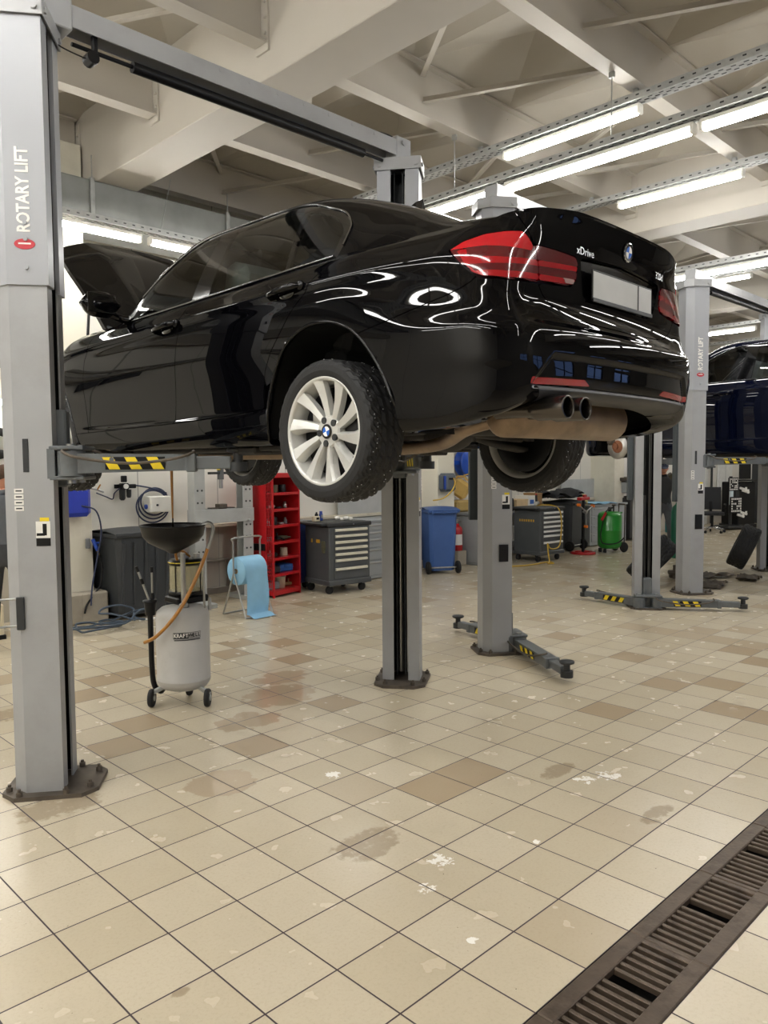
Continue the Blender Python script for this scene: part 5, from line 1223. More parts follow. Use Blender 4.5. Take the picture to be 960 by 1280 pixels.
# ------------------------------------------------------------------ hydraulic press
pr_ = thing('hydraulic_press', 'grey H-frame workshop press between the oil drainer and the red rack', 'press', (5.37, 8.32, 0), 0)
M_pg = mat('press_grey_paint', 'a9aba9', .45, var=.07, dirt='7f7a70', dirt_amt=.35, scale=4)
for s in (-1, 1):
    b = MB()
    for dy in (-.07, .07): b.box((s*.35, dy, .95), (.15, .012, 1.86), .003)
    b.box((s*.42, 0, .95), (.012, .13, 1.86), .003); b.box((s*.35, 0, .03), (.16, .60, .06), .008); po = b.build('upright', M_pg, pr_)
    b = MB()
    for k in range(9):
        for dx in (-.03, .03): b.cyl((s*.35+dx, -.0765, .22+k*.15), (s*.35+dx, -.0785, .22+k*.15), .013, n=10)
    b.build('pin_holes', M_dark, po)['kind'] = 'stuff'
b = MB()
for dy in (-.085, .085): b.box((0, dy, 1.10), (.86, .012, .17), .003)
b.box((0, 0, 1.02), (.86, .16, .012), .003); b.cyl((-.35, -.13, 1.03), (-.35, .13, 1.03), .016); b.cyl((.35, -.13, 1.03), (.35, .13, 1.03), .016); b.build('press_table', M_pg, pr_)
b = MB()
for dy in (-.085, .085): b.box((0, dy, 1.80), (.86, .012, .2), .003)
b.build('head_beam', M_pg, pr_)
b = MB(); b.cyl((0, 0, 1.72), (0, 0, 1.55), .04); b.cyl((0, 0, 1.55), (0, 0, 1.44), .026, mi=1); b.box((0, 0, 1.63), (.34, .06, .03), .004, mi=2); b.build('press_ram', [M_postd, M_steel, M_dark], pr_)
b = MB(); b.box((0, 0, 1.215), (.12, .10, .06), .006); b.box((0, 0, 1.195), (.34, .10, .014), .003); b.build('press_block', M_dirtst, pr_)
b = MB(); b.add([(-.12, -.092, 1.67), (-.06, -.092, 1.67), (-.09, -.092, 1.72)], [(0, 1, 2)]); b.build('warning_sticker', M_yel, pr_)
# ------------------------------------------------------------------ red rack with parts
rk = thing('storage_rack', 'tall red steel rack with seven open shelves of small parts', 'rack', (6.17, 8.42, 0), math.radians(13))
RW, RD, RH = .56, .62, 1.62
b = MB(); b.box((-RW/2+.01, .06, RH/2), (.02, RD-.12, RH), .003); b.box((RW/2-.01, 0, RH/2), (.02, RD, RH), .003); b.box((0, RD/2-.01, RH/2), (RW, .02, RH), .002); b.box((0, 0, RH-.03), (RW, RD, .06), .004); b.box((0, 0, .06), (RW, RD, .06), .004)
b.box((-RW/2+.012, -RD/2+.014, RH/2), (.026, .028, RH), .003); b.box((RW/2-.012, -RD/2+.014, RH/2), (.026, .028, RH), .003); b.build('rack_body', M_red, rk)
shz = [.09+.212*k for k in range(7)]
for k, z in enumerate(shz[1:]): bb = MB(); bb.box((0, 0, z-.012), (RW-.04, RD-.03, .02), .002); bb.box((0, -RD/2+.012, z-.012), (RW-.05, .018, .035), .003); bb.build('shelf', M_red, rk)
b = MB()
for k in range(30): b.box((-RW/2+.004, -.265+.17*.5, .15+k*.048), (.006, .17, .012), 0)
for k in range(6): b.box((-RW/2+.004, -.265+.17*k/5, .85), (.006, .01, 1.45), 0)
b.build('mesh_panel', M_red, rk)
b = MB(); b.box((-RW/2-.012, .02, .66), (.02, .40, .09), .004); b.build('side_strap', M_black, rk)
def on_rack(x, y, lv): 
    c, s = math.cos(math.radians(13)), math.sin(math.radians(13)); return (6.17+x*c-y*s, 8.42+x*s+y*c, shz[lv]+(-.001 if lv else .0))
M_mix = [mat('part_dark_metal', '3a3a3c', .4, metal=.7, var=.2), mat('part_bright_metal', 'b5b5b2', .35, metal=.8, var=.1), mat('part_olive_plastic', '5c5b46', .6), mat('part_grey_plastic', '7f8284', .5), mat('part_blue_box', '2f5fa8', .5), mat('part_cream', 'd2c8ae', .6), mat('part_brown_card', '9b7a52', .8)]
rn = random.Random(11)
def widget(kind):
    b = MB()
    if kind == 'bearing': b.lathe([(.022, 0), (.045, 0), (.048, .004), (.048, .022), (.045, .026), (.022, .026), (.022, 0)], n=20)
    elif kind == 'socket': b.lathe([(0, 0), (.026, 0), (.028, .003), (.028, .05), (.018, .06), (.018, .085), (.010, .085), (0, .08)], n=16)
    elif kind == 'coupling': b.cyl((-.06, 0, .03), (.05, 0, .03), .03, .022, n=14); b.cyl((.05, 0, .03), (.09, 0, .03), .012, n=10); b.cyl((-.075, 0, .03), (-.06, 0, .03), .024, n=14)
    elif kind == 'puller': b.box((0, 0, .03), (.16, .05, .04), .012); b.cyl((.03, 0, .05), (.03, 0, .10), .012, n=10); b.cyl((-.06, -.02, .04), (-.13, -.05, .015), .010, n=8)
    elif kind == 'case': b.box((0, 0, .05), (.24, .20, .10), .012); b.box((0, -.101, .07), (.06, .012, .03), .004); b.box((0, 0, .052), (.244, .204, .008), .002)
    elif kind == 'tin': b.lathe([(0, 0), (.05, 0), (.052, .003), (.052, .10), (.048, .105), (0, .105)], n=22)
    elif kind == 'tub': b.lathe([(0, 0), (.075, 0), (.085, .14), (.092, .145), (.092, .155), (.08, .155), (.07, .02), (0, .02)], n=24)
    return b
spec = [('case', 0, -.15, 3, 'dark flat case on the bottom shelf of the red rack', 0), ('tub', 0, .04, 5, 'cream round tub on the bottom shelf of the red rack', 0), ('puller', 0, .19, 6, 'brown piece beside the cream tub in the red rack', 0),
 ('case', 1, -.13, 0, 'dark case on the second shelf from the bottom of the red rack', 0), ('case', 1, .13, 4, 'blue and grey case on the second shelf from the bottom of the red rack', 0),
 ('puller', 2, -.15, 1, 'bright clamp at left of the third shelf from the bottom, red rack', .6), ('coupling', 2, -.02, 0, 'dark cylinder mid third shelf from the bottom, red rack', .9), ('tin', 2, .14, 5, 'pale tin at right of the third shelf from the bottom, red rack', 0),
 ('coupling', 3, -.14, 3, 'grey cylinder at left of the middle shelf of the red rack', .4), ('puller', 3, .02, 0, 'dark clamp in the middle of the middle shelf, red rack', 1.2), ('coupling', 3, .15, 2, 'olive cylinder at right of the middle shelf, red rack', -.5),
 ('socket', 4, -.18, 1, 'bright socket at left of the fifth shelf from the bottom, red rack', 0), ('tin', 4, -.06, 0, 'dark tin on the fifth shelf from the bottom, red rack', 0), ('bearing', 4, .08, 1, 'bright ring on the fifth shelf from the bottom, red rack', 0), ('socket', 4, .18, 3, 'grey socket at right of the fifth shelf from the bottom, red rack', 0),
 ('puller', 5, -.12, 1, 'bright puller on the sixth shelf from the bottom, red rack', .3), ('bearing', 5, .04, 0, 'dark ring on the sixth shelf from the bottom, red rack', 0), ('socket', 5, .18, 1, 'bright socket at right of the sixth shelf from the bottom, red rack', 0),
 ('tin', 6, -.04, 2, 'olive tin on the uppermost shelf of the red rack', 0), ('tin', 6, .13, 0, 'dark tin on the uppermost shelf of the red rack', 0)]
for kd, lv, x, mi_, lb, rz in spec:
    nm = {'bearing': 'bearing_ring', 'socket': 'socket_piece', 'coupling': 'shaft_coupling', 'puller': 'clamp_puller', 'case': 'tool_case', 'tin': 'small_tin', 'tub': 'plastic_tub'}[kd]
    single(nm, widget(kd), M_mix[mi_], lb, nm.split('_')[-1], on_rack(x, -.13 if kd != 'case' else -.10, lv), rz)
single('tool_case', widget('case'), M_mix[2], 'olive box on top of the red rack', 'case', (6.10, 8.35, RH), .2); single('small_tin', widget('tin'), M_mix[0], 'dark tin on top of the red rack, left of the box', 'tin', (5.93, 8.25, RH))
# ------------------------------------------------------------------ tool trolleys
M_tc = mat('anthracite_enamel', '4d5052', .42, var=.05); M_tcd = mat('trolley_black_edge', '2a2b2c', .5); M_dr = mat('drawer_strip_cream', 'd8d3c2', .5, var=.04); M_drw = mat('drawer_strip_white', 'e9e8e4', .4, var=.03); M_gold = mat('gold_lettering', 'c79a2c', .5)
def trolley(label, loc, rz, strip, side_text):
    t = thing('tool_trolley', label, 'tool trolley', loc, rz); Wd, Dp, z0, z1 = .68, .58, .16, .90
    b = MB(); b.box((0, .0, (z0+z1)/2), (Wd, Dp, z1-z0), .012); b.box((0, 0, .15), (Wd+.03, Dp+.03, .07), .012); b.build('cabinet', M_tc, t)
    b = MB(); b.box((0, .01, .925), (Wd+.05, Dp+.05, .055), .014); b.box((0, .02, .954), (Wd-.05, Dp-.08, .006), .002); b.box((-Wd/2-.06, .0, .935), (.10, Dp-.05, .03), .01); b.build('worktop', M_tcd, t)
    hs = [.075]*5+[.11, .15]; z = .88
    for h in hs:
        z -= h+.006; d = MB(); d.box((.012, -Dp/2-.004, z+h/2), (.55, .012, h), .003); dr = d.build('drawer', M_tc, t); e = MB(); e.prism([(-Dp/2-.012, z+h-.002), (-Dp/2-.034, z+h-.008), (-Dp/2-.034, z+h-.034), (-Dp/2-.012, z+h-.040)], -.25, .275, axis='X'); e.build('pull_strip', strip, dr)
    for sx in (-1, 1):
        for sy in (-1, 1):
            c = MB(); c.at((sx*(Wd/2-.07), sy*(Dp/2-.07), 0)); c.box((0, 0, .115), (.07, .06, .03), .004); c.box((-.02, 0, .075), (.05, .006, .08), .002); c.box((-.02, .028, .07), (.05, .005, .08), .002); c.lathe([(0, -.016), (.05, -.016), (.055, -.01), (.055, .02), (.05, .026), (0, .026)], (-.025, 0, .055), 20, mi=1, axis='Y'); c.build('castor', [M_galv, M_rub], t)
    if side_text == 'marks':
        m_ = MB(); m_.box((-Wd/2-.002, .12, .70), (.003, .03, .05), 0); m_.box((-Wd/2-.002, -.03, .70), (.003, .09, .045), 0); m_.build('side_sticker', M_gold, t)
        m_ = MB(); m_.box((-Wd/2-.012, -.17, .67), (.024, .07, .08), .01); m_.prism([(-.205, .63), (-.135, .63), (-.15, .55), (-.19, .55)], -Wd/2-.024, -Wd/2, axis='X'); m_.build('glove_clip', M_mix[2], t)
    else:
        m_ = MB()
        for k in range(7):
            m_.box((-Wd/2-.002, .15-.05*k, .72), (.003, .028, .04), 0)
        m_.build('side_lettering', M_gold, t)
    b = MB(); b.cyl((.05, -Dp/2-.014, .925), (.05, -Dp/2-.018, .925), .008, n=8); b.build('lock', M_chrome, t)
    return t
trolley('dark grey seven-drawer tool trolley with cream strips, left of the right lift post', (7.0, 7.98, 0), math.radians(-6), M_dr, 'marks')
trolley('dark grey seven-drawer tool trolley with white strips and gold side lettering', (11.68, 7.86, 0), math.radians(-4), M_drw, 'text')
b = MB()
for k in range(4): b.sphere((-.09+.06*k, .02*math.sin(k*2.), .025+.012*math.sin(k*3+1)), .034, 10, sc=(1.3, .9, .75))
single('crumpled_rag', b, M_white, 'crumpled white rag on the trolley with cream strips', 'rag', (7.05, 7.9, .962), -.5)
b = MB(); b.box((0, 0, .05), (.05, .04, .10), .008); b.box((0, 0, .115), (.035, .03, .03), .004); b.box((.0, -.021, .06), (.03, .003, .05), 0, mi=1); single('spray_can', b, [M_blue, M_mix[3]], 'blue and dark pack standing behind the cream-strip trolley', 'pack', (6.86, 8.16, .957))
b = MB(); b.lathe([(0, 0), (.022, 0), (.024, .004), (.024, .09), (.012, .105), (.012, .12), (0, .12)], n=16); single('dark_bottle', b, M_black, 'small dark bottle beside the blue pack on the cream-strip trolley', 'bottle', (6.79, 8.17, .957))
b = MB(); b.box((0, 0, .035), (.10, .07, .07), .008); b.box((0, -.036, .04), (.05, .004, .03), 0, mi=1); single('small_carton', b, [M_cream, M_black], 'small cream carton at the left end of the cream-strip trolley', 'carton', (6.72, 8.10, .957), .1)
# blue cabinet behind the trolley
b1 = thing('blue_cabinet', 'narrow dark blue cabinet between the red rack and the cream-strip trolley', 'cabinet', (6.70, 8.68, 0), 0)
b = MB(); b.box((0, 0, .50), (.36, .5, .84), .01); b.build('body', mat('navy_cabinet_paint', '20346e', .4), b1); b = MB(); b.box((0, -.005, .935), (.40, .54, .03), .006); b.build('worktop', M_mix[3], b1)
for s in (-1, 1):
    c = MB(); c.lathe([(0, -.02), (.045, -.02), (.05, 0), (.045, .02), (0, .02)], (s*.12, -.2, .05), 18, axis='Y'); c.box((s*.12, -.2, .09), (.05, .03, .04), .003); c.build('castor', M_rub, b1)
b = MB(); b.box((0, 0, .004), (.18, .12, .008), .002); single('paper_stack', b, mat('pale_blue_paper', 'a9cfe6', .7), 'pale blue paper lying on the narrow dark blue cabinet', 'paper', (6.64, 8.52, .951))
# grey drawer block and lean panel behind the post
gd = thing('drawer_cabinet', 'light grey drawer cabinet behind the right lift post', 'cabinet', (8.36, 8.62, 0), 0)
M_lg = mat('light_grey_enamel', '9ea2a4', .42, var=.04)
b = MB(); b.box((0, 0, .44), (1.1, .6, .86), .008); b.box((0, 0, .88), (1.14, .64, .03), .006); b.build('body', M_lg, gd)
for c_ in (-.275, .275):
    for k, (z, h) in enumerate(((.79, .10), (.68, .10), (.55, .14), (.38, .18), (.17, .22))):
        d = MB(); d.box((c_, -.306, z), (.52, .014, h-.008), .003); dr = d.build('drawer', M_lg, gd); e = MB(); e.box((c_, -.322, z+h/2-.025), (.46, .02, .022), .005); e.build('handle', mat('drawer_handle_silver', 'c9cac8', .3, metal=.6), dr)
b = MB(); b.box((0, 0, .36), (1.2, .02, .72), .004); b.box((0, -.012, .70), (1.2, .006, .03), .002); b.box((.48, -.012, .36), (.04, .01, .72), .002, mi=1); single('metal_board', b, [mat('worn_grey_panel', 'b2b3b1', .5, var=.12, scale=3, dirt='86837c', dirt_amt=.4), M_dark], 'worn grey metal back panel standing on the light grey drawer cabinet', 'panel', (8.42, 8.9, .896))
# ------------------------------------------------------------------ bins
M_bing = mat('dark_grey_bin_plastic', '34373a', .55, var=.08); M_binb = mat('blue_bin_plastic', '3b5c96', .5, var=.08, dirt='24407c', dirt_amt=.4, scale=3)
def bin_(label, loc, rz, m, w, d, h, ribs, big=False):
    t = thing('wheelie_bin', label, 'bin', loc, rz); G_ = []
    for z, k in ((.05, .84), (.10, .87), (h*.5, .93), (h-.07, .985), (h-.05, 1.0)):
        hw, hd = w/2*k, d/2*k; c = .05; G_.append([(x_, y_, z) for x_, y_ in ((-hw+c, -hd), (hw-c, -hd), (hw, -hd+c), (hw, hd-c), (hw-c, hd), (-hw+c, hd), (-hw, hd-c), (-hw, -hd+c), (-hw+c, -hd))])
    b = MB(); b.grid(G_, flip=True, smooth=False); b.add(G_[0][:8], [tuple(range(8))[::-1]])
    b.box((0, 0, h-.05), (w+.05, d+.05, .04), .012)
    for k in range(ribs): x_ = -w/2*.8+w*.8*k/max(1, ribs-1); b.box((x_, -d/2*.945, h*.52), (.03, .03, h*.72), .008, rx=math.atan(.07*d/h*1.6))
    b.build('body', m, t)
    b = MB(); L_ = []
    for k in range(7):
        v_ = -d/2-.03+(d+.04)*k/6; L_.append([(u_*(w/2+.03), v_, h-.025+.05*math.sin(math.pi*k/6)*(1-.35*u_*u_)) for u_ in np.linspace(-1, 1, 9)])
    b.grid(L_, flip=True); b.box((0, -d/2-.03, h-.03), (w+.06, .02, .035), .006); b.box((0, 0, h-.032), (w+.06, d+.06, .014), .003); b.build('lid', m, t)
    b = MB(); b.tube([(-w/2+.03, d/2+.05, h-.06), (w/2-.03, d/2+.05, h-.06)], .014, n=8, sub=1)
    for s in (-1, 0, 1): b.box((s*(w/2-.05), d/2+.025, h-.06), (.03, .07, .04), .006)
    b.build('handle_bar', m, t)
    b = MB(); b.cyl((-w/2-.02, d/2-.03, .10), (w/2+.02, d/2-.03, .10), .012); b.build('axle', M_steel, t)
    for s in (-1, 1):
        c = MB(); c.lathe([(0, -.025), (.07, -.025), (.095, -.02), (.10, -.008), (.10, .012), (.095, .022), (.07, .027), (0, .027)], (s*(w/2+.01), d/2-.03, .10), 28, axis='X'); c.lathe([(.055, -.03*1), (.06, -.028), (.06, .03), (.055, .032)], (s*(w/2+.01), d/2-.03, .10), 20, axis='X', mi=1); c.build('wheel', [M_rub, M_dark], t)
    return t
bin_('large dark grey waste bin against the wall left of the oil drainer', (4.19, 8.42, 0), math.radians(4), M_bing, .70, .68, 1.0, 5)
bin_('blue two-wheeled waste bin between the lift posts', (9.28, 8.14, 0), math.radians(150), M_binb, .47, .54, 1.03, 3)
bin_('black two-wheeled bin beside the white-strip trolley', (13.42, 8.42, 0), math.radians(185), M_bing, .56, .58, .98, 3)
b = MB(); b.cyl((0, 0, 0), (.42, 0, 0), .012); single('metal_rod', b, M_lbl, 'white rod along the foot of the large dark grey bin', 'rod', (4.05, 7.96, .012))
dr_ = thing('oil_drum', 'dark grey steel drum behind the oil drainer beside the dark bin', 'drum', (4.755, 8.72, 0))
b = MB(); b.lathe([(0, 0), (.155, 0), (.165, .01), (.16, .03), (.16, .28), (.17, .29), (.16, .30), (.16, .57), (.17, .58), (.16, .59), (.16, .83), (.166, .85), (.16, .86), (.15, .85), (0, .85)], n=40); b.build('barrel', mat('drum_grey', '55585a', .4, metal=.3, var=.1), dr_); b = MB(); b.lathe([(0, .85), (.03, .85), (.03, .87), (0, .87)], (.08, 0, 0), 12); b.build('bung', M_dark, dr_)
# ------------------------------------------------------------------ wall fittings on the left
M_hose = mat('dark_blue_hose', '2a3350', .5, var=.1)
t = thing('air_filter_unit', 'black air filter and regulator unit on the white wall above the dark bin', 'air filter', (4.38, 8.97, 1.36))
b = MB(); b.box((0, -.06, .12), (.10, .09, .08), .012); b.box((0, -.06, .21), (.06, .06, .08), .008); b.box((.10, -.06, .12), (.10, .05, .05), .008); b.box((0, -.01, .12), (.2, .02, .05), .003); b.build('valve_block', M_black, t)
b = MB(); b.lathe([(0, -.05), (.02, -.05), (.035, -.03), (.038, .08)], (-.025, -.06, 0), 16); b.lathe([(0, -.02), (.02, -.02), (.028, 0), (.03, .08)], (.06, -.06, .0), 16); b.build('filter_bowl', M_dark, t)
b = MB(); b.cyl((0, -.105, .12), (0, -.12, .12), .03, n=16); b.build('pressure_gauge', M_lbl, t)
b = MB(); b.tube([(.14, -.06, .13), (.3, -.08, .10), (.45, -.09, .06), (.56, -.07, .02)], .010, n=7); b.tube([(-.05, -.06, .10), (-.12, -.05, .04), (-.14, -.04, -.03), (-.22, -.04, .0), (-.34, -.04, .05)], .007, n=6); b.build('air_line', M_hose, t)
t = thing('air_gun', 'steel blow gun with orange lever hanging on the wall left of the filter unit', 'air gun', (4.05, 8.97, 1.44))
b = MB(); b.tube([(-.08, -.04, .03), (0, -.04, .01), (.08, -.04, -.02)], .012, n=8); b.build('barrel', M_steel, t); b = MB(); b.cyl((.0, -.05, .01), (.035, -.06, .07), .009, n=8); b.build('lever', M_amber, t)
t = thing('control_box', 'white control box on the wall with a dark cable coiled round it', 'control box', (4.80, 8.97, 1.25))
b = MB(); b.box((0, -.09, 0), (.28, .18, .20), .012); b.build('box', M_white, t); b = MB(); b.cyl((-.05, -.18, -.01), (-.05, -.19, -.01), .014, n=12); b.build('key_switch', M_dark, t)
b = MB(); b.cyl((-.14, -.08, -.03), (-.16, -.08, -.03), .03, n=14); b.build('plug_socket', M_blue, t)
b = MB()
for k, r_ in enumerate((.17, .185, .20)): b.tube([(-.02+r_*1.1*math.cos(a_)-.02*k, -.06-.012*k, -.03*(k-1)+r_*math.sin(a_)) for a_ in [2*math.pi*j/14 for j in range(14)]], .010, n=7, closed=True, sub=3)
b.build('cable_coil', M_hose, t)
t = thing('hose_reel', 'blue air hose reel on the cream pillar beside the left lift post', 'hose reel', (3.50, 8.42, 1.36))
b = MB(); b.box((0, -.10, 0), (.34, .2, .36), .06); b.build('reel_case', mat('reel_blue', '2b3fb0', .35, coat=.3), t); b = MB(); b.tube([(.05, -.2, -.06), (.20, -.22, -.12), (.28, -.16, -.35), (.24, -.14, -.62), (.16, -.16, -.95), (.13, -.18, -1.16)], .009, n=7); b.build('hose', M_hose, t)
t = thing('hose_coupling', 'blue air coupling with brass fitting on the pillar edge above the coiled hose', 'coupling', (3.72, 8.40, .84))
b = MB(); b.box((-.04, -.012, .03), (.05, .025, .11), .006); b.build('wall_plate', M_mix[3], t); b = MB(); b.tube([(.0, -.05, .08), (.02, -.055, .02), (.05, -.06, -.05)], .022, n=8); b.cyl((.02, -.05, .03), (.08, -.06, .035), .014, n=8); b.build('coupler_body', M_blue, t); b = MB(); b.cyl((.05, -.06, -.05), (.06, -.06, -.10), .012, n=8); b.build('brass_fitting', mat('brass', 'b08d45', .3, metal=.9), t)
b = MB(); b.tube([(.06, -.06, -.10), (.09, -.07, -.25), (.07, -.07, -.42), (.0, -.10, -.50), (-.12, -.14, -.62), (-.16, -.15, -.72)], .011, n=7); b.build('tail_hose', M_rub, t)
b = MB(); ln = [(-.25, .40, .42), (-.26, .35, .2), (-.22, .2, .02)]
for k in range(46): a_ = k*.52; r_ = .24+.05*math.sin(k*1.7); ln.append((-.05+r_*math.cos(a_)*(1 if k < 24 else .8)+(.0 if k < 20 else .32+.06*math.sin(k)), .03+.75*r_*math.sin(a_)-.15, .014+.004*k*.4+.03*abs(math.sin(k*.9))+(.11*max(0, math.sin(k*.35)) if k > 20 else 0)))
b.tube(ln, .011, n=7, sub=3); single('air_hose', b, mat('slate_hose', '3d4a58', .5), 'dark air hose lying in loops on the tiles at the pillar foot', 'hose', (3.55, 7.95, 0))
b = MB()
for k in range(3): b.tube([(.02*k+.20*math.cos(a_), -.04-.03*k, -.24*k+.13*math.sin(a_)) for a_ in [2*math.pi*j/12 for j in range(12)]], .045, n=8, closed=True, sub=2)
single('hanging_cable_coils', b, M_rub, 'black coils hanging on the wall behind the man at the left edge', 'cable', (2.92, 8.93, 1.98))
b = MB(); b.box((0, 0, .19), (.50, .40, .34), .02); b.box((0, 0, .02), (.52, .42, .05), .006, mi=1); b.box((0, -.202, .22), (.3, .006, .12), .003); single('cream_cabinet', b, [M_cream, M_black], 'low cream box behind the man at the left edge', 'box', (2.45, 8.35, 0))
# ------------------------------------------------------------------ pillar and bench between the posts
t = thing('hose_reel', 'grey hose reel case with yellow hose on the pillar above the blue bin', 'hose reel', (9.74, 8.42, 1.42))
b = MB(); b.box((-.02, -.09, 0), (.28, .2, .30), .05); b.box((-.04, -.192, .06), (.10, .008, .03), .002, mi=1); b.box((-.150, -.15, .0), (.02, .05, .22), .006, mi=2); b.build('reel_case', [mat('reel_grey', '5c646c', .45), M_black, M_blue], t); b = MB(); b.tube([(.02, -.2, .07), (.0, -.24, -.02), (-.12, -.26, -.15), (-.35, -.28, -.25), (-.60, -.3, -.27)], .012, n=7); b.build('hose', mat('yellow_hose', 'c9a53a', .45), t)
M_yh = MATS['yellow_hose']
t = thing('hose_reel', 'round blue hose reel with yellow hose high on the wall right of the pillar', 'hose reel', (10.86, 8.85, 1.74))
b = MB(); b.lathe([(0, -.12), (.10, -.12), (.12, -.10), (.24, -.10), (.25, -.09), (.25, -.07), (.17, -.06), (.17, .04), (.25, .05), (.25, .08), (0, .08)], n=40, axis='Y'); b.box((-.26, .03, 0), (.14, .06, .10), .02); b.build('reel', mat('reel_bright_blue', '1f55c4', .35, coat=.3), t); b = MB(); b.tube([(.0, -.09, -.15), (-.1, -.12, -.20), (-.22, -.12, -.22)], .012, n=7); b.sphere((.06, -.115, 0), .06, 12, sc=(1.4, .3, .8), mi=1); b.build('hose_end', [M_yh, M_lbl], t)
ex = thing('fire_extinguisher', 'red fire extinguisher on a grey block right of the blue bin', 'fire extinguisher', (10.12, 8.45, .25))
b = MB(); b.lathe([(0, 0), (.085, 0), (.09, .01), (.09, .34), (.08, .39), (.045, .42), (.03, .43), (.03, .46), (0, .46)], n=28); b.build('cylinder', M_red, ex); b = MB(); b.cyl((0, 0, .45), (0, 0, .49), .02, n=10); b.box((.02, 0, .50), (.12, .022, .02), .004); b.box((.0, 0, .53), (.13, .022, .014), .004, ry=-.2); b.build('valve', M_steel, ex); b = MB(); b.lathe([(.0912, .10), (.0912, .28)], n=14, a0=math.radians(180), a1=math.radians(290)); b.build('label_sheet', M_lbl, ex)
b = MB(); b.box((0, 0, .125), (.22, .25, .25), .01); single('concrete_block', b, M_conc, 'grey block under the fire extinguisher', 'block', (10.13, 8.47, 0))
bn = thing('steel_workbench', 'grey steel cabinet bench right of the fire extinguisher', 'workbench', (10.60, 8.50, 0))
b = MB(); b.box((0, 0, .44), (.66, .75, .80), .008); b.box((0, 0, .03), (.64, .72, .06), .004); b.build('cabinet', M_lg, bn); b = MB(); b.box((0, 0, .865), (.74, .82, .05), .008); b.build('worktop', M_mix[3], bn)
for k in range(4):
    d = MB(); d.box((0, -.381, .74-.18*k), (.6, .014, .165), .003); dr = d.build('drawer', M_lg, bn); e = MB(); e.box((0, -.396, .80-.18*k), (.5, .02, .022), .005); e.build('handle', MATS['drawer_handle_silver'], dr)
b = MB(); b.box((0, 0, .008), (.34, .26, .016), .002); b.box((.02, -.01, .024), (.30, .22, .016), .002, rz=.15); single('paper_pile', b, M_white, 'loose white papers on the bench above the extinguisher', 'papers', (10.52, 8.25, .89))
def jerry(label, loc, rz, tilt):
    t = thing('jerrycan', label, 'canister', loc, rz); b = MB(); b.box((0, 0, .17), (.20, .30, .30), .05, rx=tilt); b.build('can_body', mat('amber_canister', 'd2b066', .4, var=.08), t); b = MB(); b.tube([(0, -.10, .32), (0, -.06, .38), (0, .06, .38), (0, .10, .32)], .02, n=8); b.cyl((0, -.13, .30), (0, -.16, .36), .028, n=12); b.build('handle', MATS['amber_canister'], t); return t
jerry('amber plastic canister lying uppermost on the bench beside the pillar', (10.50, 8.68, 1.115), .5, .6)
b = MB(); b.box((0, 0, .10), (.44, .30, .20), .03); single('amber_box', b, mat('amber_tub', 'b59a5c', .5), 'amber plastic tub under the canister on the bench', 'tub', (10.48, 8.70, .89))
b = MB(); b.lathe([(0, 0), (.03, 0), (.032, .005), (.032, .12), (.014, .15), (.014, .17), (0, .17)], n=16); single('spray_bottle', b, M_blue, 'small blue bottle on the bench beside the amber tub', 'bottle', (10.72, 8.40, .89))
# second bench with boxes
wb = thing('workbench', 'grey steel frame bench behind the white-strip trolley', 'workbench', (12.05, 8.62, 0))
b = MB(); b.box((0, 0, .83), (1.5, .62, .05), .006); b.build('worktop', M_mix[3], wb)
for sx in (-1, 1):
    for sy in (-1, 1): b = MB(); b.box((sx*.70, sy*.26, .40), (.06, .06, .80), .004); b.build('leg', M_lg, wb)
b = MB(); b.box((0, 0, .30), (1.4, .5, .03), .004); b.build('lower_shelf', M_lg, wb)
for k, (dx, w_, d_, h_, m_, lb, nm, z_) in enumerate(((-.62, .22, .3, .17, M_white, 'white box at the left end of the bench behind the white-strip trolley', 'carton_box', .855), (-.13, .36, .34, .20, mat('plywood_box', 'd8bd92', .7, var=.1), 'plywood crate on the bench behind the white-strip trolley', 'plywood_crate', .855), (.20, .25, .3, .26, M_white, 'white carton right of the plywood crate', 'carton_box', .855), (.45, .2, .3, .30, M_mix[6], 'brown carton at the right end of the bench, behind the trolley', 'carton_box', .855), (-.45, .4, .36, .26, M_white, 'white tub on the lower shelf of the bench behind the trolley', 'storage_tub', .315))):
    b = MB(); b.box((0, 0, h_/2), (w_, d_, h_), .01); b.box((0, 0, h_-.012), (w_+.008, d_+.008, .02), .004); b.box((0, -d_/2-.001, h_*.55), (w_*.5, .003, h_*.3), 0, mi=1); single(nm, b, [m_, M_mix[4] if k == 2 else m_], lb, 'box', (12.05+dx, 8.55, z_))
b = MB(); b.lathe([(0, 0), (.055, 0), (.06, .01), (.06, .20), (.05, .23), (0, .24)], n=18); single('black_canister', b, M_black, 'black round can on the bench left of the plywood crate', 'can', (11.605, 8.42, .855))
b = MB(); ln = [(0, 0, .957), (.05, -.06, .975), (.10, -.28, .97), (.13, -.40, .90), (.17, -.42, .70), (.17, -.41, .42), (.10, -.42, .26), (-.06, -.42, .22), (-.20, -.42, .25), (-.26, -.42, .33), (-.28, -.44, .20), (-.33, -.50, .04), (-.45, -.55, .016), (-.38, -.62, .016), (-.30, -.5, .02), (-.42, -.46, .02), (-.8, -.45, .016), (-1.2, -.3, .016), (-1.5, .1, .016)]
b.tube(ln, .012, n=7, sub=6); single('air_hose', b, M_yh, 'yellow air hose hanging over the white-strip trolley down to the floor', 'hose', (11.68, 7.92, 0))
t = thing('impact_wrench', 'bright air impact wrench standing on the white-strip trolley', 'air tool', (11.70, 7.92, .957), .4)
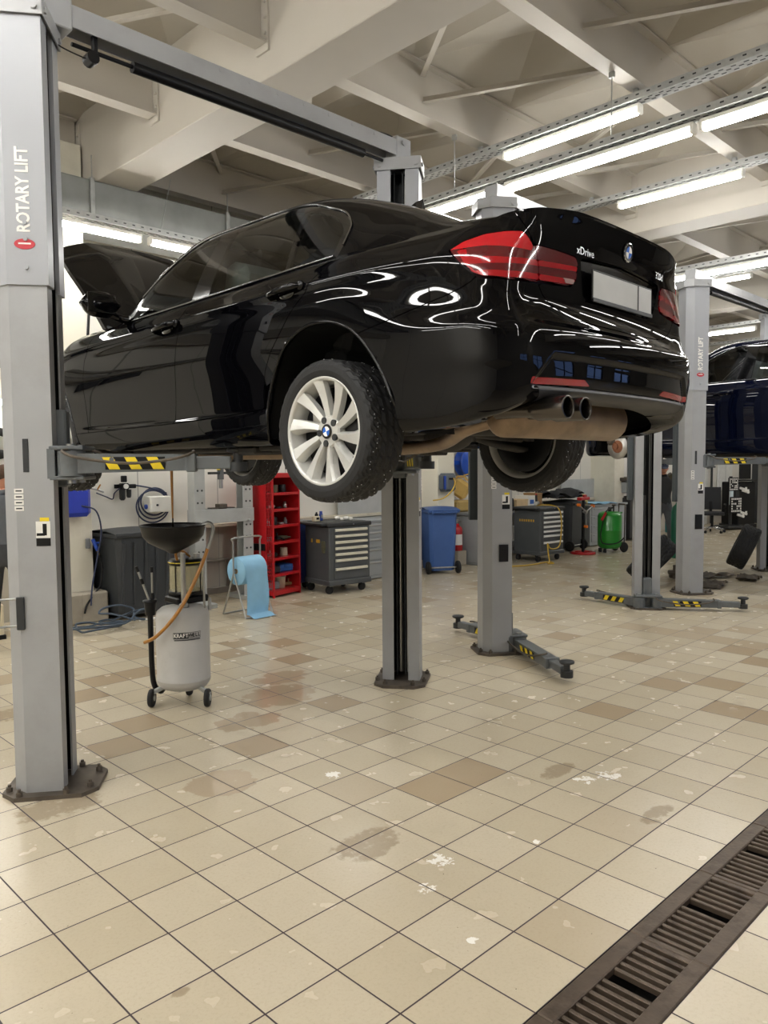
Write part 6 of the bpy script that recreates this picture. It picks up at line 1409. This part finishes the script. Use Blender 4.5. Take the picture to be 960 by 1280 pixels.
b = MB(); b.cyl((-.10, 0, .05), (.06, 0, .05), .035, .04, n=14); b.cyl((.06, 0, .05), (.12, 0, .05), .015, n=8); b.build('motor_housing', M_steel, t); b = MB(); b.cyl((-.03, 0, .06), (-.05, 0, .20), .022, n=10); b.cyl((-.05, 0, .20), (-.05, 0, .225), .016, n=10, mi=1); b.build('grip', [M_dark, M_red], t)
# jacket and mats
b = MB(); rn2 = random.Random(4); Gj = [[(-.5+i*.1, -.3+j*.1, .06+.10*math.sin(i*.9+j*.4)*math.sin(j*.7+.5)+.09*math.exp(-((i-6)**2+(j-3)**2)/5)+rn2.uniform(0, .02)) for j in range(7)] for i in range(11)]
b.grid(Gj); b.grid([[(p[0], p[1], max(0, p[2]-.06)) for p in r_] for r_ in Gj], flip=True); single('work_jacket', b, mat('charcoal_cloth', '2c2d30', .85, var=.1), 'crumpled dark work jacket behind the white-strip trolley', 'jacket', (13.22, 8.45, 1.035))
# T-handled stand with orange tipped arms
st = thing('clamp_stand', 'black post stand on a red base with an orange-tipped three-arm clamp', 'stand', (12.98, 7.74, 0))
b = MB(); b.lathe([(.16, 0), (.235, 0), (.24, .012), (.235, .03), (.20, .045), (.16, .04), (.16, 0)], n=32); b.box((0, 0, .03), (.36, .03, .02), .004); b.box((0, 0, .03), (.03, .36, .02), .004); b.build('base', M_red, st); b = MB(); b.cyl((0, 0, .03), (0, 0, 1.02), .028); b.build('post', M_black, st)
b = MB(); b.box((0, 0, 1.05), (.32, .10, .06), .012); b.box((0, -.03, 1.1), (.10, .04, .05), .008); b.build('head', M_red, st)
b = MB(); hub = Vector((0, -.06, .80)); tips = [(-.26, .0, .14), (.24, 0, .10), (.0, 0, -.28)]
for tp in tips: b.cyl(hub, hub+Vector(tp), .013, n=8)
b.cyl(hub+Vector((0, -.02, 0)), hub+Vector((0, .06, 0)), .03, n=12); ar = b.build('clamp_arms', M_steel, st)
for tp in tips: b = MB(); b.cyl(hub+Vector(tp)+Vector((0, -.03, 0)), hub+Vector(tp)+Vector((0, .03, 0)), .028, n=12); b.build('tip', mat('orange_tip', 'ee7a1c', .4), ar)
# counter with blue cloth
ct = thing('counter_cabinet', 'grey drawer counter with papers behind the green tank', 'cabinet', (14.85, 8.60, 0))
b = MB(); b.box((0, 0, .42), (1.5, .7, .80), .008); b.box((0, 0, .84), (1.55, .75, .04), .006); b.build('cabinet', M_lg, ct)
for k in range(4): d = MB(); d.box((-.42, -.356, .72-.18*k), (.55, .014, .165), .003); d.box((-.42, -.368, .77-.18*k), (.4, .016, .02), .004); d.build('drawer', M_lg, ct)
b = MB(); Gc = [[(-.45+i*.1, -.3+j*.1, .012+.012*math.sin(i*1.3+j)) for j in range(7)] for i in range(10)]; b.grid(Gc); b.grid([[(p[0], p[1], p[2]-.01) for p in r_] for r_ in Gc], flip=True); single('blue_cloth', b, M_paper, 'light blue wiping paper spread on the counter behind the green tank', 'paper', (14.68, 8.5, .868))
b = MB(); b.box((0, 0, .4), (1.5, .03, .5), .004); single('metal_board', b, MATS['worn_grey_panel'], 'grey back panel on the wall above the counter behind the green tank', 'panel', (14.84, 8.93, .722))
b = MB(); b.lathe([(0, 0), (.09, 0), (.11, .04), (.10, .12), (.06, .20), (.05, .22), (0, .22)], n=18); single('yellow_sack', b, mat('pale_yellow_sack', 'd9c981', .7, var=.1), 'pale yellow lump on the counter left of the green tank', 'sack', (14.13, 8.45, .863))
t = thing('parts_washer', 'grey parts bench with a dirty tray above, behind the green tank', 'parts washer', (16.3, 8.55, 0))
b = MB(); b.box((0, 0, 1.18), (1.2, .7, .24), .01); b.box((0, -.02, .5), (1.1, .6, .9), .01, mi=1); b.build('body', [M_lg, M_tcd], t); b = MB(); b.box((0, -.05, 1.36), (1.35, .85, .07), .01); b.build('tray', M_dirtst, t); b = MB(); b.box((-.2, -.353, 1.2), (.25, .006, .10), .002); b.build('paper_label', M_lbl, t); b = MB(); b.tube([(-.6, -.3, 1.4), (-.68, -.32, 1.52), (-.60, -.32, 1.60), (-.45, -.32, 1.62), (-.35, -.32, 1.68)], .016, n=8); b.build('goose_neck', M_steel, t)
# green tank
gt = thing('green_tank', 'bright green wheeled waste oil tank beside the middle lift', 'tank', (13.58, 7.52, 0), math.radians(-30)); gt.scale = (.84, .84, .96)
b = MB(); b.lathe([(0, .07), (.18, .075), (.25, .11), (.27, .16), (.27, .44), (.274, .45), (.27, .46), (.27, .72), (.25, .78), (.19, .815), (0, .82)], n=40); b.box((.22, 0, .79), (.16, .10, .03), .008); b.build('tank', mat('bright_green_paint', '1f8f2b', .35, coat=.4, var=.05), gt)
for s in (-1, 1): b = MB(); b.lathe([(0, -.03), (.08, -.03), (.10, -.02), (.105, 0), (.10, .02), (.08, .03), (0, .03)], (.26, s*.18, .105), 24, axis='Y'); b.build('wheel', M_rub, gt)
b = MB(); b.box((-.18, -.1, .04), (.05, .10, .08), .01); b.box((-.18, .1, .04), (.05, .10, .08), .01); b.build('foot', M_dark, gt)
b = MB(); b.tube([(.30, -.13, .10), (.31, -.13, .9), (.31, -.13, .96), (.31, .13, .96), (.31, .13, .9), (.30, .13, .10)], .014, n=8, sub=1); b.build('push_handle', M_dirtst, gt)
b = MB(); b.cyl((0, 0, .81), (0, 0, .90), .04, n=14); b.cyl((-.05, 0, .86), (.10, 0, .90), .02, n=10); b.cyl((.06, -.06, .81), (.06, -.06, .93), .02, n=10); b.cyl((.06, -.06, .93), (.06, -.06, .96), .045, n=12, mi=1); b.build('valve_head', [M_dark, M_dirtst], gt); b = MB(); b.tube([(.05, -.05, .9), (-.2, -.16, .82), (-.30, -.20, .60), (-.36, -.22, .35), (-.30, -.24, .2), (0, -.29, .2), (.2, -.28, .3)], .014, n=7); b.tube([(-.22, -.20, .80), (-.34, -.22, .66)], .03, n=8, sub=1, mi=1); b.build('hose', [M_rub, M_red], gt)
# ------------------------------------------------------------------ far end: chair, alignment rig, panels
oc = thing('office_chair', 'black mesh-back office chair on a chrome five-star base, far right', 'chair', (18.95, 7.75, 0), math.radians(-60))
M_fab = mat('black_mesh_fabric', '202124', .8, var=.1)
b = MB(); b.box((0, 0, .47), (.50, .50, .08), .035); b.build('seat', M_fab, oc); b = MB(); Gb = [[(-.24+.48*i/8, .24+.05*math.cos((i-4)/4*1.2)+.10*(k/8), .55+.55*k/8) for i in range(9)] for k in range(9)]; b.grid(Gb); b.grid([[(p[0], p[1]+.03, p[2]) for p in r_] for r_ in Gb], flip=True); b.build('backrest', M_fab, oc)
b = MB(); b.cyl((0, 0, .12), (0, 0, .43), .03); b.box((0, .22, .45), (.07, .2, .03), .008); b.box((0, .3, .6), (.06, .03, .3), .008); b.build('gas_column', M_black, oc)
for k in range(5):
    a_ = 2*math.pi*k/5+.3; b = MB(); b.tube([(0, 0, .13), (.15*math.cos(a_), .15*math.sin(a_), .11), (.29*math.cos(a_), .29*math.sin(a_), .075)], [.025, .022, .016], n=8); lg = b.build('base_arm', M_chrome, oc); b = MB(); b.cyl((.30*math.cos(a_)-.02*math.sin(a_), .30*math.sin(a_)+.02*math.cos(a_), .032), (.30*math.cos(a_)+.02*math.sin(a_), .30*math.sin(a_)-.02*math.cos(a_), .032), .032, n=14); b.build('castor', M_black, lg)
for s in (-1, 1): b = MB(); b.tube([(s*.26, .12, .46), (s*.29, .10, .62), (s*.29, .14, .69), (s*.29, -.18, .69)], .016, n=8); b.tube([(s*.26, -.05, .46), (s*.285, -.08, .68)], .012, n=8, sub=1); b.build('armrest', M_black, oc)
al = thing('alignment_rig', 'black wheel alignment cabinet holding two checkered target boards, far right', 'wheel aligner', (20.45, 7.9, 0), math.radians(-20))
b = MB(); b.box((.45, .15, .62), (.62, .55, 1.16), .02); b.box((.45, .15, .05), (.7, .6, .1), .01); b.build('cabinet', M_black, al); b = MB(); b.box((-.15, -.1, .06), (.7, .6, .06), .02); b.cyl((-.12, -.1, .06), (-.12, -.1, 1.35), .04); b.box((.10, -.1, .9), (.12, .1, .5), .02); b.build('column', M_tcd, al)
b = MB(); b.box((.50, .0, 1.50), (.40, .05, .46), .02); b.box((.45, -.02, 1.24), (.6, .3, .04), .008); b.build('monitor', M_black, al)
def target(c, sz, nq, lab):
    b = MB(); b.box((c[0], c[1], c[2]), (sz, .03, sz), .006); o = b.build('target_board', M_black, al); b = MB(); rr = random.Random(2); st = sz/(nq+.8)
    for i in range(nq):
        for j in range(nq):
            edge_ = i in (0, nq-1) or j in (0, nq-1)
            if edge_ or rr.random() < .6: q = st*.34*(1 if edge_ else rr.uniform(.8, 1.3)); b.box((c[0]+(i-(nq-1)/2)*st, c[1]-.016, c[2]+(j-(nq-1)/2)*st), (2*q, .004, 2*q), 0)
    b.build('dot_pattern', M_lbl, o)
target((-.12, -.18, 1.15), .34, 7, ''); target((-.06, -.22, .62), .42, 6, '')
b = MB()
for x_, z_ in ((.20, 1.02), (.28, .96), (.22, .40), (.12, .34)): b.box((x_, -.22, z_), (.26, .05, .06), .015, ry=.25); b.cyl((x_+.06, -.25, z_-.05), (x_+.06, -.25, z_+.05), .025, n=10)
b.build('clamp_arm', M_lbl, al); b = MB(); b.cyl((-.16, -.16, .62), (-.16, -.16, .98), .05); b.build('bottle', mat('clear_pale_bottle', 'cfdde2', .25), al)
for k, (x_, w_, c_, lb) in enumerate(((21.05, .9, 'd6d7d2', 'white door panel with a round black lock behind the office chair'), (22.75, 1.0, 'e6e7e4', 'white notice board on the back wall above the checkered boards'))):
    b = MB()
    if k == 0: b.box((0, 0, 1.15), (w_, .05, 2.3), .006); b.box((-.1, -.03, 1.42), (.22, .012, .22), .003, mi=1); b.cyl((-.1, -.035, 1.33), (-.1, -.05, 1.33), .055, n=16, mi=2); single('access_panel', b, [mat('panel_grey_white', c_, .5), M_white, M_black], lb, 'panel', (x_, 8.96, 0))
    else: b.box((0, 0, 1.55), (w_, .04, 1.2), .006); b.box((0, -.022, 1.55), (.006, .004, 1.1), 0, mi=1); b.box((.25, -.022, 1.75), (.10, .004, .08), 0, mi=2); single('notice_board', b, [mat('board_white', c_, .5), M_mix[3], mat('green_marks', '5fae72', .6)], lb, 'notice board', (x_, 8.965, 0))
b = MB(); b.cyl((0, 0, 0), (0, 0, 3.6), .03, n=10); single('wall_pipe', b, M_dark, 'dark vertical pipe on the back wall beside the white door panel', 'pipe', (21.75, 8.93, 0)); b = MB(); b.box((0, 0, .9), (.5, .4, 1.8), .01); b.box((0, -.205, .9), (.44, .012, 1.7), .004); single('black_locker', b, M_dark, 'black locker at the far right edge behind the alignment rig', 'locker', (22.9, 8.0, 0), .1)
b = MB(); b.box((0, 0, .15), (.3, .25, .3), .02); single('teal_tub', b, mat('teal_plastic', '2d6c70', .5), 'teal tub on the floor left of the office chair', 'tub', (18.4, 8.5, 0))
# loose tyres
def loose_tyre(label, c, right, tilt, sc):
    o = make_tyre('car_tyre', None, studs=False, nA=90); R3 = Vector(right).normalized(); ax = (R3*math.cos(tilt)-Vector((0, 0, 1))*math.sin(tilt)).normalized(); f_ = R3.cross(Vector((0, 0, 1))).normalized(); u_ = f_.cross(ax).normalized()
    if u_.z < 0: u_ = -u_
    x_ = ax.cross(u_)
    o.matrix_world = Matrix(((x_.x, ax.x, u_.x, c[0]), (x_.y, ax.y, u_.y, c[1]), (x_.z, ax.z, u_.z, c[2]), (0, 0, 0, 1))) @ Matrix.Diagonal((sc, sc*1.12, sc, 1))
    b = MB(); b.lathe([(.236, -.098), (.205, -.085), (.2, 0), (.205, .06), (.19, .075), (.07, .05), (0, .055)], n=36, axis='Y'); w = b.build('wheel_rim', M_rim, o); return tag(o, label, 'tyre')
loose_tyre('tyre leaning at the far right lift post, beyond the lowered arms', (12.52, 4.62, .39), (.35, -.94, 0), math.radians(24), 1.08)
loose_tyre('tyre leaning between the two right-hand posts below the mechanic', (10.25, 5.02, .37), (.42, -.9, 0), math.radians(44), 1.15)
# removed splash guards on the floor
M_mud = mat('muddy_plastic', '4b443b', .85, var=.25, dirt='7a6c5a', dirt_amt=.6, scale=5)
rr = random.Random(8)
for k, (x_, y_, s_, lb) in enumerate(((10.75, 4.36, .30, 'muddy flat splash guard on the tiles, nearest of the pile by the third lift'), (11.5, 4.72, .34, 'muddy splash guard lying behind the nearest one by the third lift'), (11.65, 4.22, .22, 'small muddy guard piece at the right end of the pile on the tiles'))):
    Gm = [[(-s_+2*s_*i/9, -.14+.28*j/6, .014+.035*rr.random()*(1 if 0 < i < 9 else .3)+.04*math.sin(i*.8+k)**2) for j in range(7)] for i in range(10)]
    b = MB(); b.grid(Gm, smooth=False); b.grid([[(p[0], p[1], p[2]-.012) for p in r_] for r_ in Gm], smooth=False, flip=True); single('splash_guard', b, M_mud, lb, 'car part', (x_, y_, 0), rr.uniform(-.6, .3))
b = MB(); b.box((0, 0, .09), (.30, .2, .06), .02, ry=.2); b.cyl((-.1, 0, .02), (-.1, 0, .22), .03, n=10); b.box((.1, .05, .05), (.2, .08, .08), .02); single('suspension_part', b, M_dirtst, 'dark suspension piece lying at the foot of the white-topped third lift post', 'car part', (11.05, 5.05, 0), .4)
# green gas cylinder by the mechanic
t = thing('gas_cylinder', 'tall green gas cylinder under the hand of the mechanic in a cap', 'gas cylinder', (13.55, 6.16, 0))
b = MB(); b.lathe([(0, 0), (.11, 0), (.115, .02), (.115, .82), (.09, .92), (.04, .97), (.04, 1.0), (0, 1.0)], n=26); b.build('bottle', mat('deep_green_paint', '17614a', .4), t); b = MB(); b.cyl((0, 0, 1.0), (0, 0, 1.07), .02, n=10); b.cyl((-.05, 0, 1.06), (.05, 0, 1.06), .012, n=8); b.build('valve', M_steel, t)
# heater / air unit high on the wall at the back right
t = thing('air_heater', 'white wall-hung air unit high above the dark blue car', 'air unit', (22.2, 8.6, 3.55)); b = MB(); b.box((0, 0, 0), (1.5, .6, .62), .02); b.build('case', M_white, t); b = MB(); b.box((0, -.305, 0), (1.1, .012, .46), .004)
for k in range(7): b.box((0, -.315, -.19+.063*k), (1.06, .012, .012), 0, mi=1)
b.build('grille', [M_dark, M_mix[3]], t)
# ------------------------------------------------------------------ people
M_skin = mat('skin', 'c98f74', .55, var=.05, scale=20); M_hair = mat('brown_hair', '4a3423', .8, var=.2, scale=60, bump=.3); M_coat = mat('grey_work_jacket', '56595d', .85, var=.08, scale=15, bump=.2); M_trou = mat('dark_work_trousers', '3a3b3d', .85, var=.1, scale=15, bump=.2); M_shoe = mat('black_shoe', '19191a', .6); M_tee = mat('charcoal_overall', '3d3f41', .85, var=.08, bump=.2); M_cap = mat('navy_cap', '2a3348', .7); M_glove = mat('olive_glove', '55503f', .85, bump=.2)
import bmesh
def skin_mesh(nodes, edges, root):
    """one continuous surface grown round a skeleton of joints; nodes: name -> (pos, rx, ry)"""
    bm = bmesh.new(); ly = bm.verts.layers.skin.verify(); V = {}
    for n, (p, rx, ry) in nodes.items():
        v = bm.verts.new(p); v[ly].radius = (rx, ry); v[ly].use_root = (n == root); V[n] = v
    for a, b in edges: bm.edges.new((V[a], V[b]))
    me = bpy.data.meshes.new('skin'); bm.to_mesh(me); bm.free(); o = bpy.data.objects.new('skin', me); COL.objects.link(o)
    m = o.modifiers.new('s', 'SKIN'); m.use_smooth_shade = True; o.modifiers.new('d', 'SUBSURF').levels = 2
    dg = bpy.context.evaluated_depsgraph_get(); dg.update(); r = bpy.data.meshes.new_from_object(o.evaluated_get(dg)); bpy.data.objects.remove(o)
    return r
def head_shape(b, c, R3, face=0):
    """head with brow, nose, mouth, chin and ears; looks along local +Y"""
    n, m = 28, 20; G_ = []
    for i in range(m+1):
        t = math.pi*i/m; row = []
        for k in range(n):
            q = 2*math.pi*k/n; d = Vector((math.sin(t)*math.sin(q), math.sin(t)*math.cos(q), math.cos(t)))
            x, y, z = d.x*.075, d.y*.095, d.z*.118
            if d.z < -.1: x *= 1-.28*(-d.z-.1); y *= 1-.10*(-d.z-.1) if d.y > 0 else 1-.35*(-d.z-.1)
            f_ = max(0, d.y)**4
            y += f_*.020*math.exp(-(d.x/.14)**2)*math.exp(-((d.z+.14)/.17)**2)*1.3
            y -= .007*math.exp(-((abs(d.x)-.33)/.16)**2-((d.z-.10)/.12)**2)*(d.y > 0)
            y += .005*math.exp(-((d.z-.26)/.10)**2)*f_; y += .006*math.exp(-(d.x/.28)**2-((d.z+.50)/.07)**2)*f_; y += .010*math.exp(-(d.x/.25)**2-((d.z+.80)/.14)**2)*(d.y > 0)
            row.append(c+R3 @ Vector((x, y, z)))
        row.append(row[0]); G_.append(row)
    b.grid(G_, 0, True)
    for s in (-1, 1):
        b.sphere(c+R3 @ Vector((s*.077, -.008, -.005)), .03, 10, 0, (.35, .6, 1)); b.sphere(c+R3 @ Vector((s*.03, .082, .012)), .011, 8, 1, (1, .6, .7)); b.sphere(c+R3 @ Vector((s*.03, .0885, .012)), .005, 6, 2)
    b.box(c+R3 @ Vector((0, .094, -.060)), (.042, .006, .007), .002, 3)
def hand(b, wrist, d, nrm, side, curl, mi, sc=1.):
    """palm with four unequal curled fingers and a thumb leaving its side"""
    d = Vector(d).normalized(); nrm = Vector(nrm); nrm = (nrm-d*nrm.dot(d)).normalized(); w = d.cross(nrm)*side; wr = Vector(wrist)
    pts = [wr+d*.085*t*sc for t in (0, .3, .6, 1)]; rows = []
    for t, p in zip((0, .3, .6, 1), pts):
        hw = (.026+.016*min(1, t*1.5))*sc; th = (.020-.006*t)*sc; rows.append([p+w*hw*math.cos(a_)+nrm*th*math.sin(a_) for a_ in [2*math.pi*k/10 for k in range(11)]])
    b.grid(rows, mi, True); b.add(rows[-1][:10], [tuple(range(10))], mi); b.add(rows[0][:10], [tuple(range(10))[::-1]], mi)
    for k, L_ in enumerate((.068, .076, .072, .056)):
        p = wr+d*.080*sc+w*(.030-.020*k)*sc; fl = [p]; dd = d.copy()
        for j in range(3): dd = (dd*math.cos(curl)-nrm*math.sin(curl)).normalized(); fl.append(fl[-1]+dd*L_*(.42, .33, .25)[j]*sc)
        b.tube(fl, [.0095*sc, .009*sc, .008*sc, .007*sc], n=7, mi=mi, sub=2)
    p = wr+d*.025*sc+w*.030*sc; t1 = (d*.7+w*.65-nrm*.25).normalized(); t2 = (d*.95+w*.15-nrm*.45).normalized(); b.tube([p, p+t1*.035*sc, p+t1*.035*sc+t2*.03*sc, p+t1*.035*sc+t2*.055*sc], [.0125*sc, .011*sc, .009*sc], n=8, mi=mi, sub=2)
def person(label, loc, rz, P, mats, head_rot, cap=None, hands=(.5, .5), gloves=True, short_sleeve=False):
    """P: joint positions in the figure's frame (x right, y forward)"""
    t = thing('person', label, 'person', loc, rz); N = {}
    rad = dict(pelvis=(.15, .115), waist=(.135, .10), chest=(.165, .115), upper=(.15, .10), neck=(.056, .056), neck2=(.052, .055), shL=(.068, .068), shR=(.068, .068), elL=(.043, .043), elR=(.043, .043), wrL=(.029, .029), wrR=(.029, .029), hipL=(.10, .10), hipR=(.10, .10), knL=(.062, .062), knR=(.062, .062), caL=(.058, .058), caR=(.058, .058), anL=(.042, .045), anR=(.042, .045), heL=(.045, .04), heR=(.045, .04), toL=(.045, .035), toR=(.045, .035))
    for k, p in P.items():
        if k in rad: N[k] = (p,)+rad[k]
    for s in 'LR':
        kn, an = Vector(P['kn'+s]), Vector(P['an'+s]); N['ca'+s] = (tuple(kn.lerp(an, .32)+Vector((0, -.015, 0))),)+rad['ca'+s]
    E = [('pelvis', 'waist'), ('waist', 'chest'), ('chest', 'upper'), ('upper', 'neck'), ('neck', 'neck2')]
    for s in 'LR': E += [('upper', 'sh'+s), ('sh'+s, 'el'+s), ('el'+s, 'wr'+s), ('pelvis', 'hip'+s), ('hip'+s, 'kn'+s), ('kn'+s, 'ca'+s), ('ca'+s, 'an'+s), ('an'+s, 'to'+s)]
    N = {k: v for k, v in N.items() if not k.startswith('he')}
    me = skin_mesh(N, E, 'pelvis'); b = MB(); co = [v.co.copy() for v in me.vertices]
    zone = {'pelvis': 'trou', 'waist': 'top', 'chest': 'top', 'upper': 'top', 'neck': 'skin', 'neck2': 'skin'}
    order = {'skin': 0, 'eye': 1, 'pupil': 2, 'lip': 3, 'top': 4, 'trou': 5, 'shoe': 6, 'glove': 7}
    def zn(c):
        best = None
        for a, q in E:
            A, B = Vector(N[a][0]), Vector(N[q][0]); u = max(0, min(1, (c-A).dot(B-A)/max((B-A).length_squared, 1e-9))); d = (c-A.lerp(B, u)).length-(N[a][1]*(1-u)+N[q][1]*u)
            if best is None or d < best[0]: best = (d, a, q, u)
        _, a, q, u = best
        if q[:2] in ('to',): return 'shoe'
        if q[:2] in ('hi', 'kn', 'ca', 'an'): return 'shoe' if q[:2] == 'an' and u > .9 else 'trou'
        if q[:2] == 'wr': return 'skin' if short_sleeve or u > .93 else 'top'
        if q[:2] == 'el': return 'skin' if short_sleeve and u > .75 else 'top'
        if q in ('neck2',): return 'skin'
        if q == 'neck': return 'top' if u < .6 else 'skin'
        if a == 'pelvis': return 'trou' if u < .45 else 'top'
        return 'top'
    base = len(b.v); b.v += [tuple(c) for c in co]
    for p in me.polygons: b.f.append(tuple(base+i for i in p.vertices)); b.m.append(order[zn(p.center)]); b.sm.append(True)
    R3 = head_rot.to_3x3(); hc = Vector(P['head']); head_shape(b, hc, R3)
    for s, sd in (('L', -1), ('R', 1)):
        wr, el = Vector(P['wr'+s]), Vector(P['el'+s]); hd = Vector(P.get('hd'+s, wr+(wr-el))) - wr; nr = Vector(P.get('hn'+s, (0, -1, 0))); hand(b, wr, hd, nr, sd, hands[0 if s == 'L' else 1], 7 if gloves else 0)
    b.build('body', [M_skin, M_lbl, M_black, mat('lip', '9d5a4c', .5), mats[0], mats[1], M_shoe, M_glove], t)
    h = MB(); n, m = 24, 8; G_ = []
    for i in range(m+1):
        row = []
        for k in range(n+1):
            q = 2*math.pi*k/n; fr = math.cos(q); lim = 1.02+.38*(1-max(0, fr))+.35*max(0, -fr); tt_ = lim*i/m; d = Vector((math.sin(tt_)*math.sin(q), math.sin(tt_)*math.cos(q), math.cos(tt_))); row.append(hc+R3 @ Vector((d.x*.082, d.y*.102, d.z*.126)))
        G_.append(row)
    h.grid(G_, 0, True); h.build('hair', M_hair, t)
    if cap:
        h = MB(); G_ = []
        for i in range(9):
            tt_ = (1.45*i/8); G_.append([hc+R3 @ Vector((.090*math.sin(tt_)*math.sin(q), .110*math.sin(tt_)*math.cos(q), .02+.118*math.cos(tt_))) for q in [2*math.pi*k/24 for k in range(25)]])
        h.grid(G_, 0, True); V = []
        for k in range(9): q = -.9+1.8*k/8; V += [hc+R3 @ Vector((.088*math.sin(q), .108*math.cos(q), .036)), hc+R3 @ Vector((.085*math.sin(q), .108*math.cos(q)+.075*math.cos(q*1.2), .022))]
        h.add(V, [(2*k, 2*k+1, 2*k+3, 2*k+2) for k in range(8)], 0, True); h.add([v+R3 @ Vector((0, 0, -.006)) for v in V], [(2*k, 2*k+2, 2*k+3, 2*k+1) for k in range(8)], 0, True); h.build('cap', cap, t)
    return t
# man at the left edge, seen from behind, head turned to the right
P1_ = dict(pelvis=(0, 0, .93), waist=(0, .02, 1.08), chest=(0, .05, 1.25), upper=(0, .05, 1.38), neck=(0, .055, 1.46), neck2=(0, .07, 1.53), head=(0, .09, 1.625), shL=(-.185, .04, 1.40), shR=(.185, .04, 1.40), elL=(-.26, .10, 1.13), elR=(.25, .12, 1.13), wrL=(-.16, .30, 1.04), wrR=(.15, .31, 1.05), hipL=(-.09, 0, .88), hipR=(.09, 0, .88), knL=(-.11, .03, .49), knR=(.11, .03, .49), anL=(-.12, -.02, .09), anR=(.12, -.02, .09), toL=(-.14, .14, .045), toR=(.14, .14, .045), hnL=(0, 0, 1), hnR=(0, 0, 1))
person('man in a grey work jacket seen from behind at the left edge, beside the post', (2.54, 7.58, 0), math.radians(-25), P1_, (M_coat, M_trou), Matrix.Rotation(math.radians(-40), 4, 'Z'), None, (.45, .45))
# mechanic in a cap between the right posts, one hand at his chin
P2_ = dict(pelvis=(0, 0, .90), waist=(0, .03, 1.06), chest=(0, .06, 1.23), upper=(0, .07, 1.37), neck=(0, .085, 1.45), neck2=(0, .11, 1.52), head=(0, .14, 1.61), shL=(-.19, .06, 1.39), shR=(.19, .06, 1.39), elL=(-.34, .20, 1.24), elR=(.30, .13, 1.12), wrL=(-.16, .28, 1.42), wrR=(.10, .34, 1.00), hipL=(-.09, 0, .86), hipR=(.09, 0, .86), knL=(-.13, .10, .48), knR=(.12, .06, .48), anL=(-.14, -.02, .09), anR=(.14, -.02, .09), toL=(-.17, .14, .045), toR=(.17, .14, .045), hdL=(-.10, .27, 1.52), hnL=(0, -1, .3), hdR=(.05, .44, .99), hnR=(0, 0, 1))
person('mechanic in a dark cap and grey overall between the right lift posts, hand at chin', (13.85, 6.58, 0), math.radians(115), P2_, (M_tee, M_coat), Matrix.Rotation(math.radians(8), 4, 'Z') @ Matrix.Rotation(math.radians(-8), 4, 'X'), M_cap, (.7, .5), True, True)
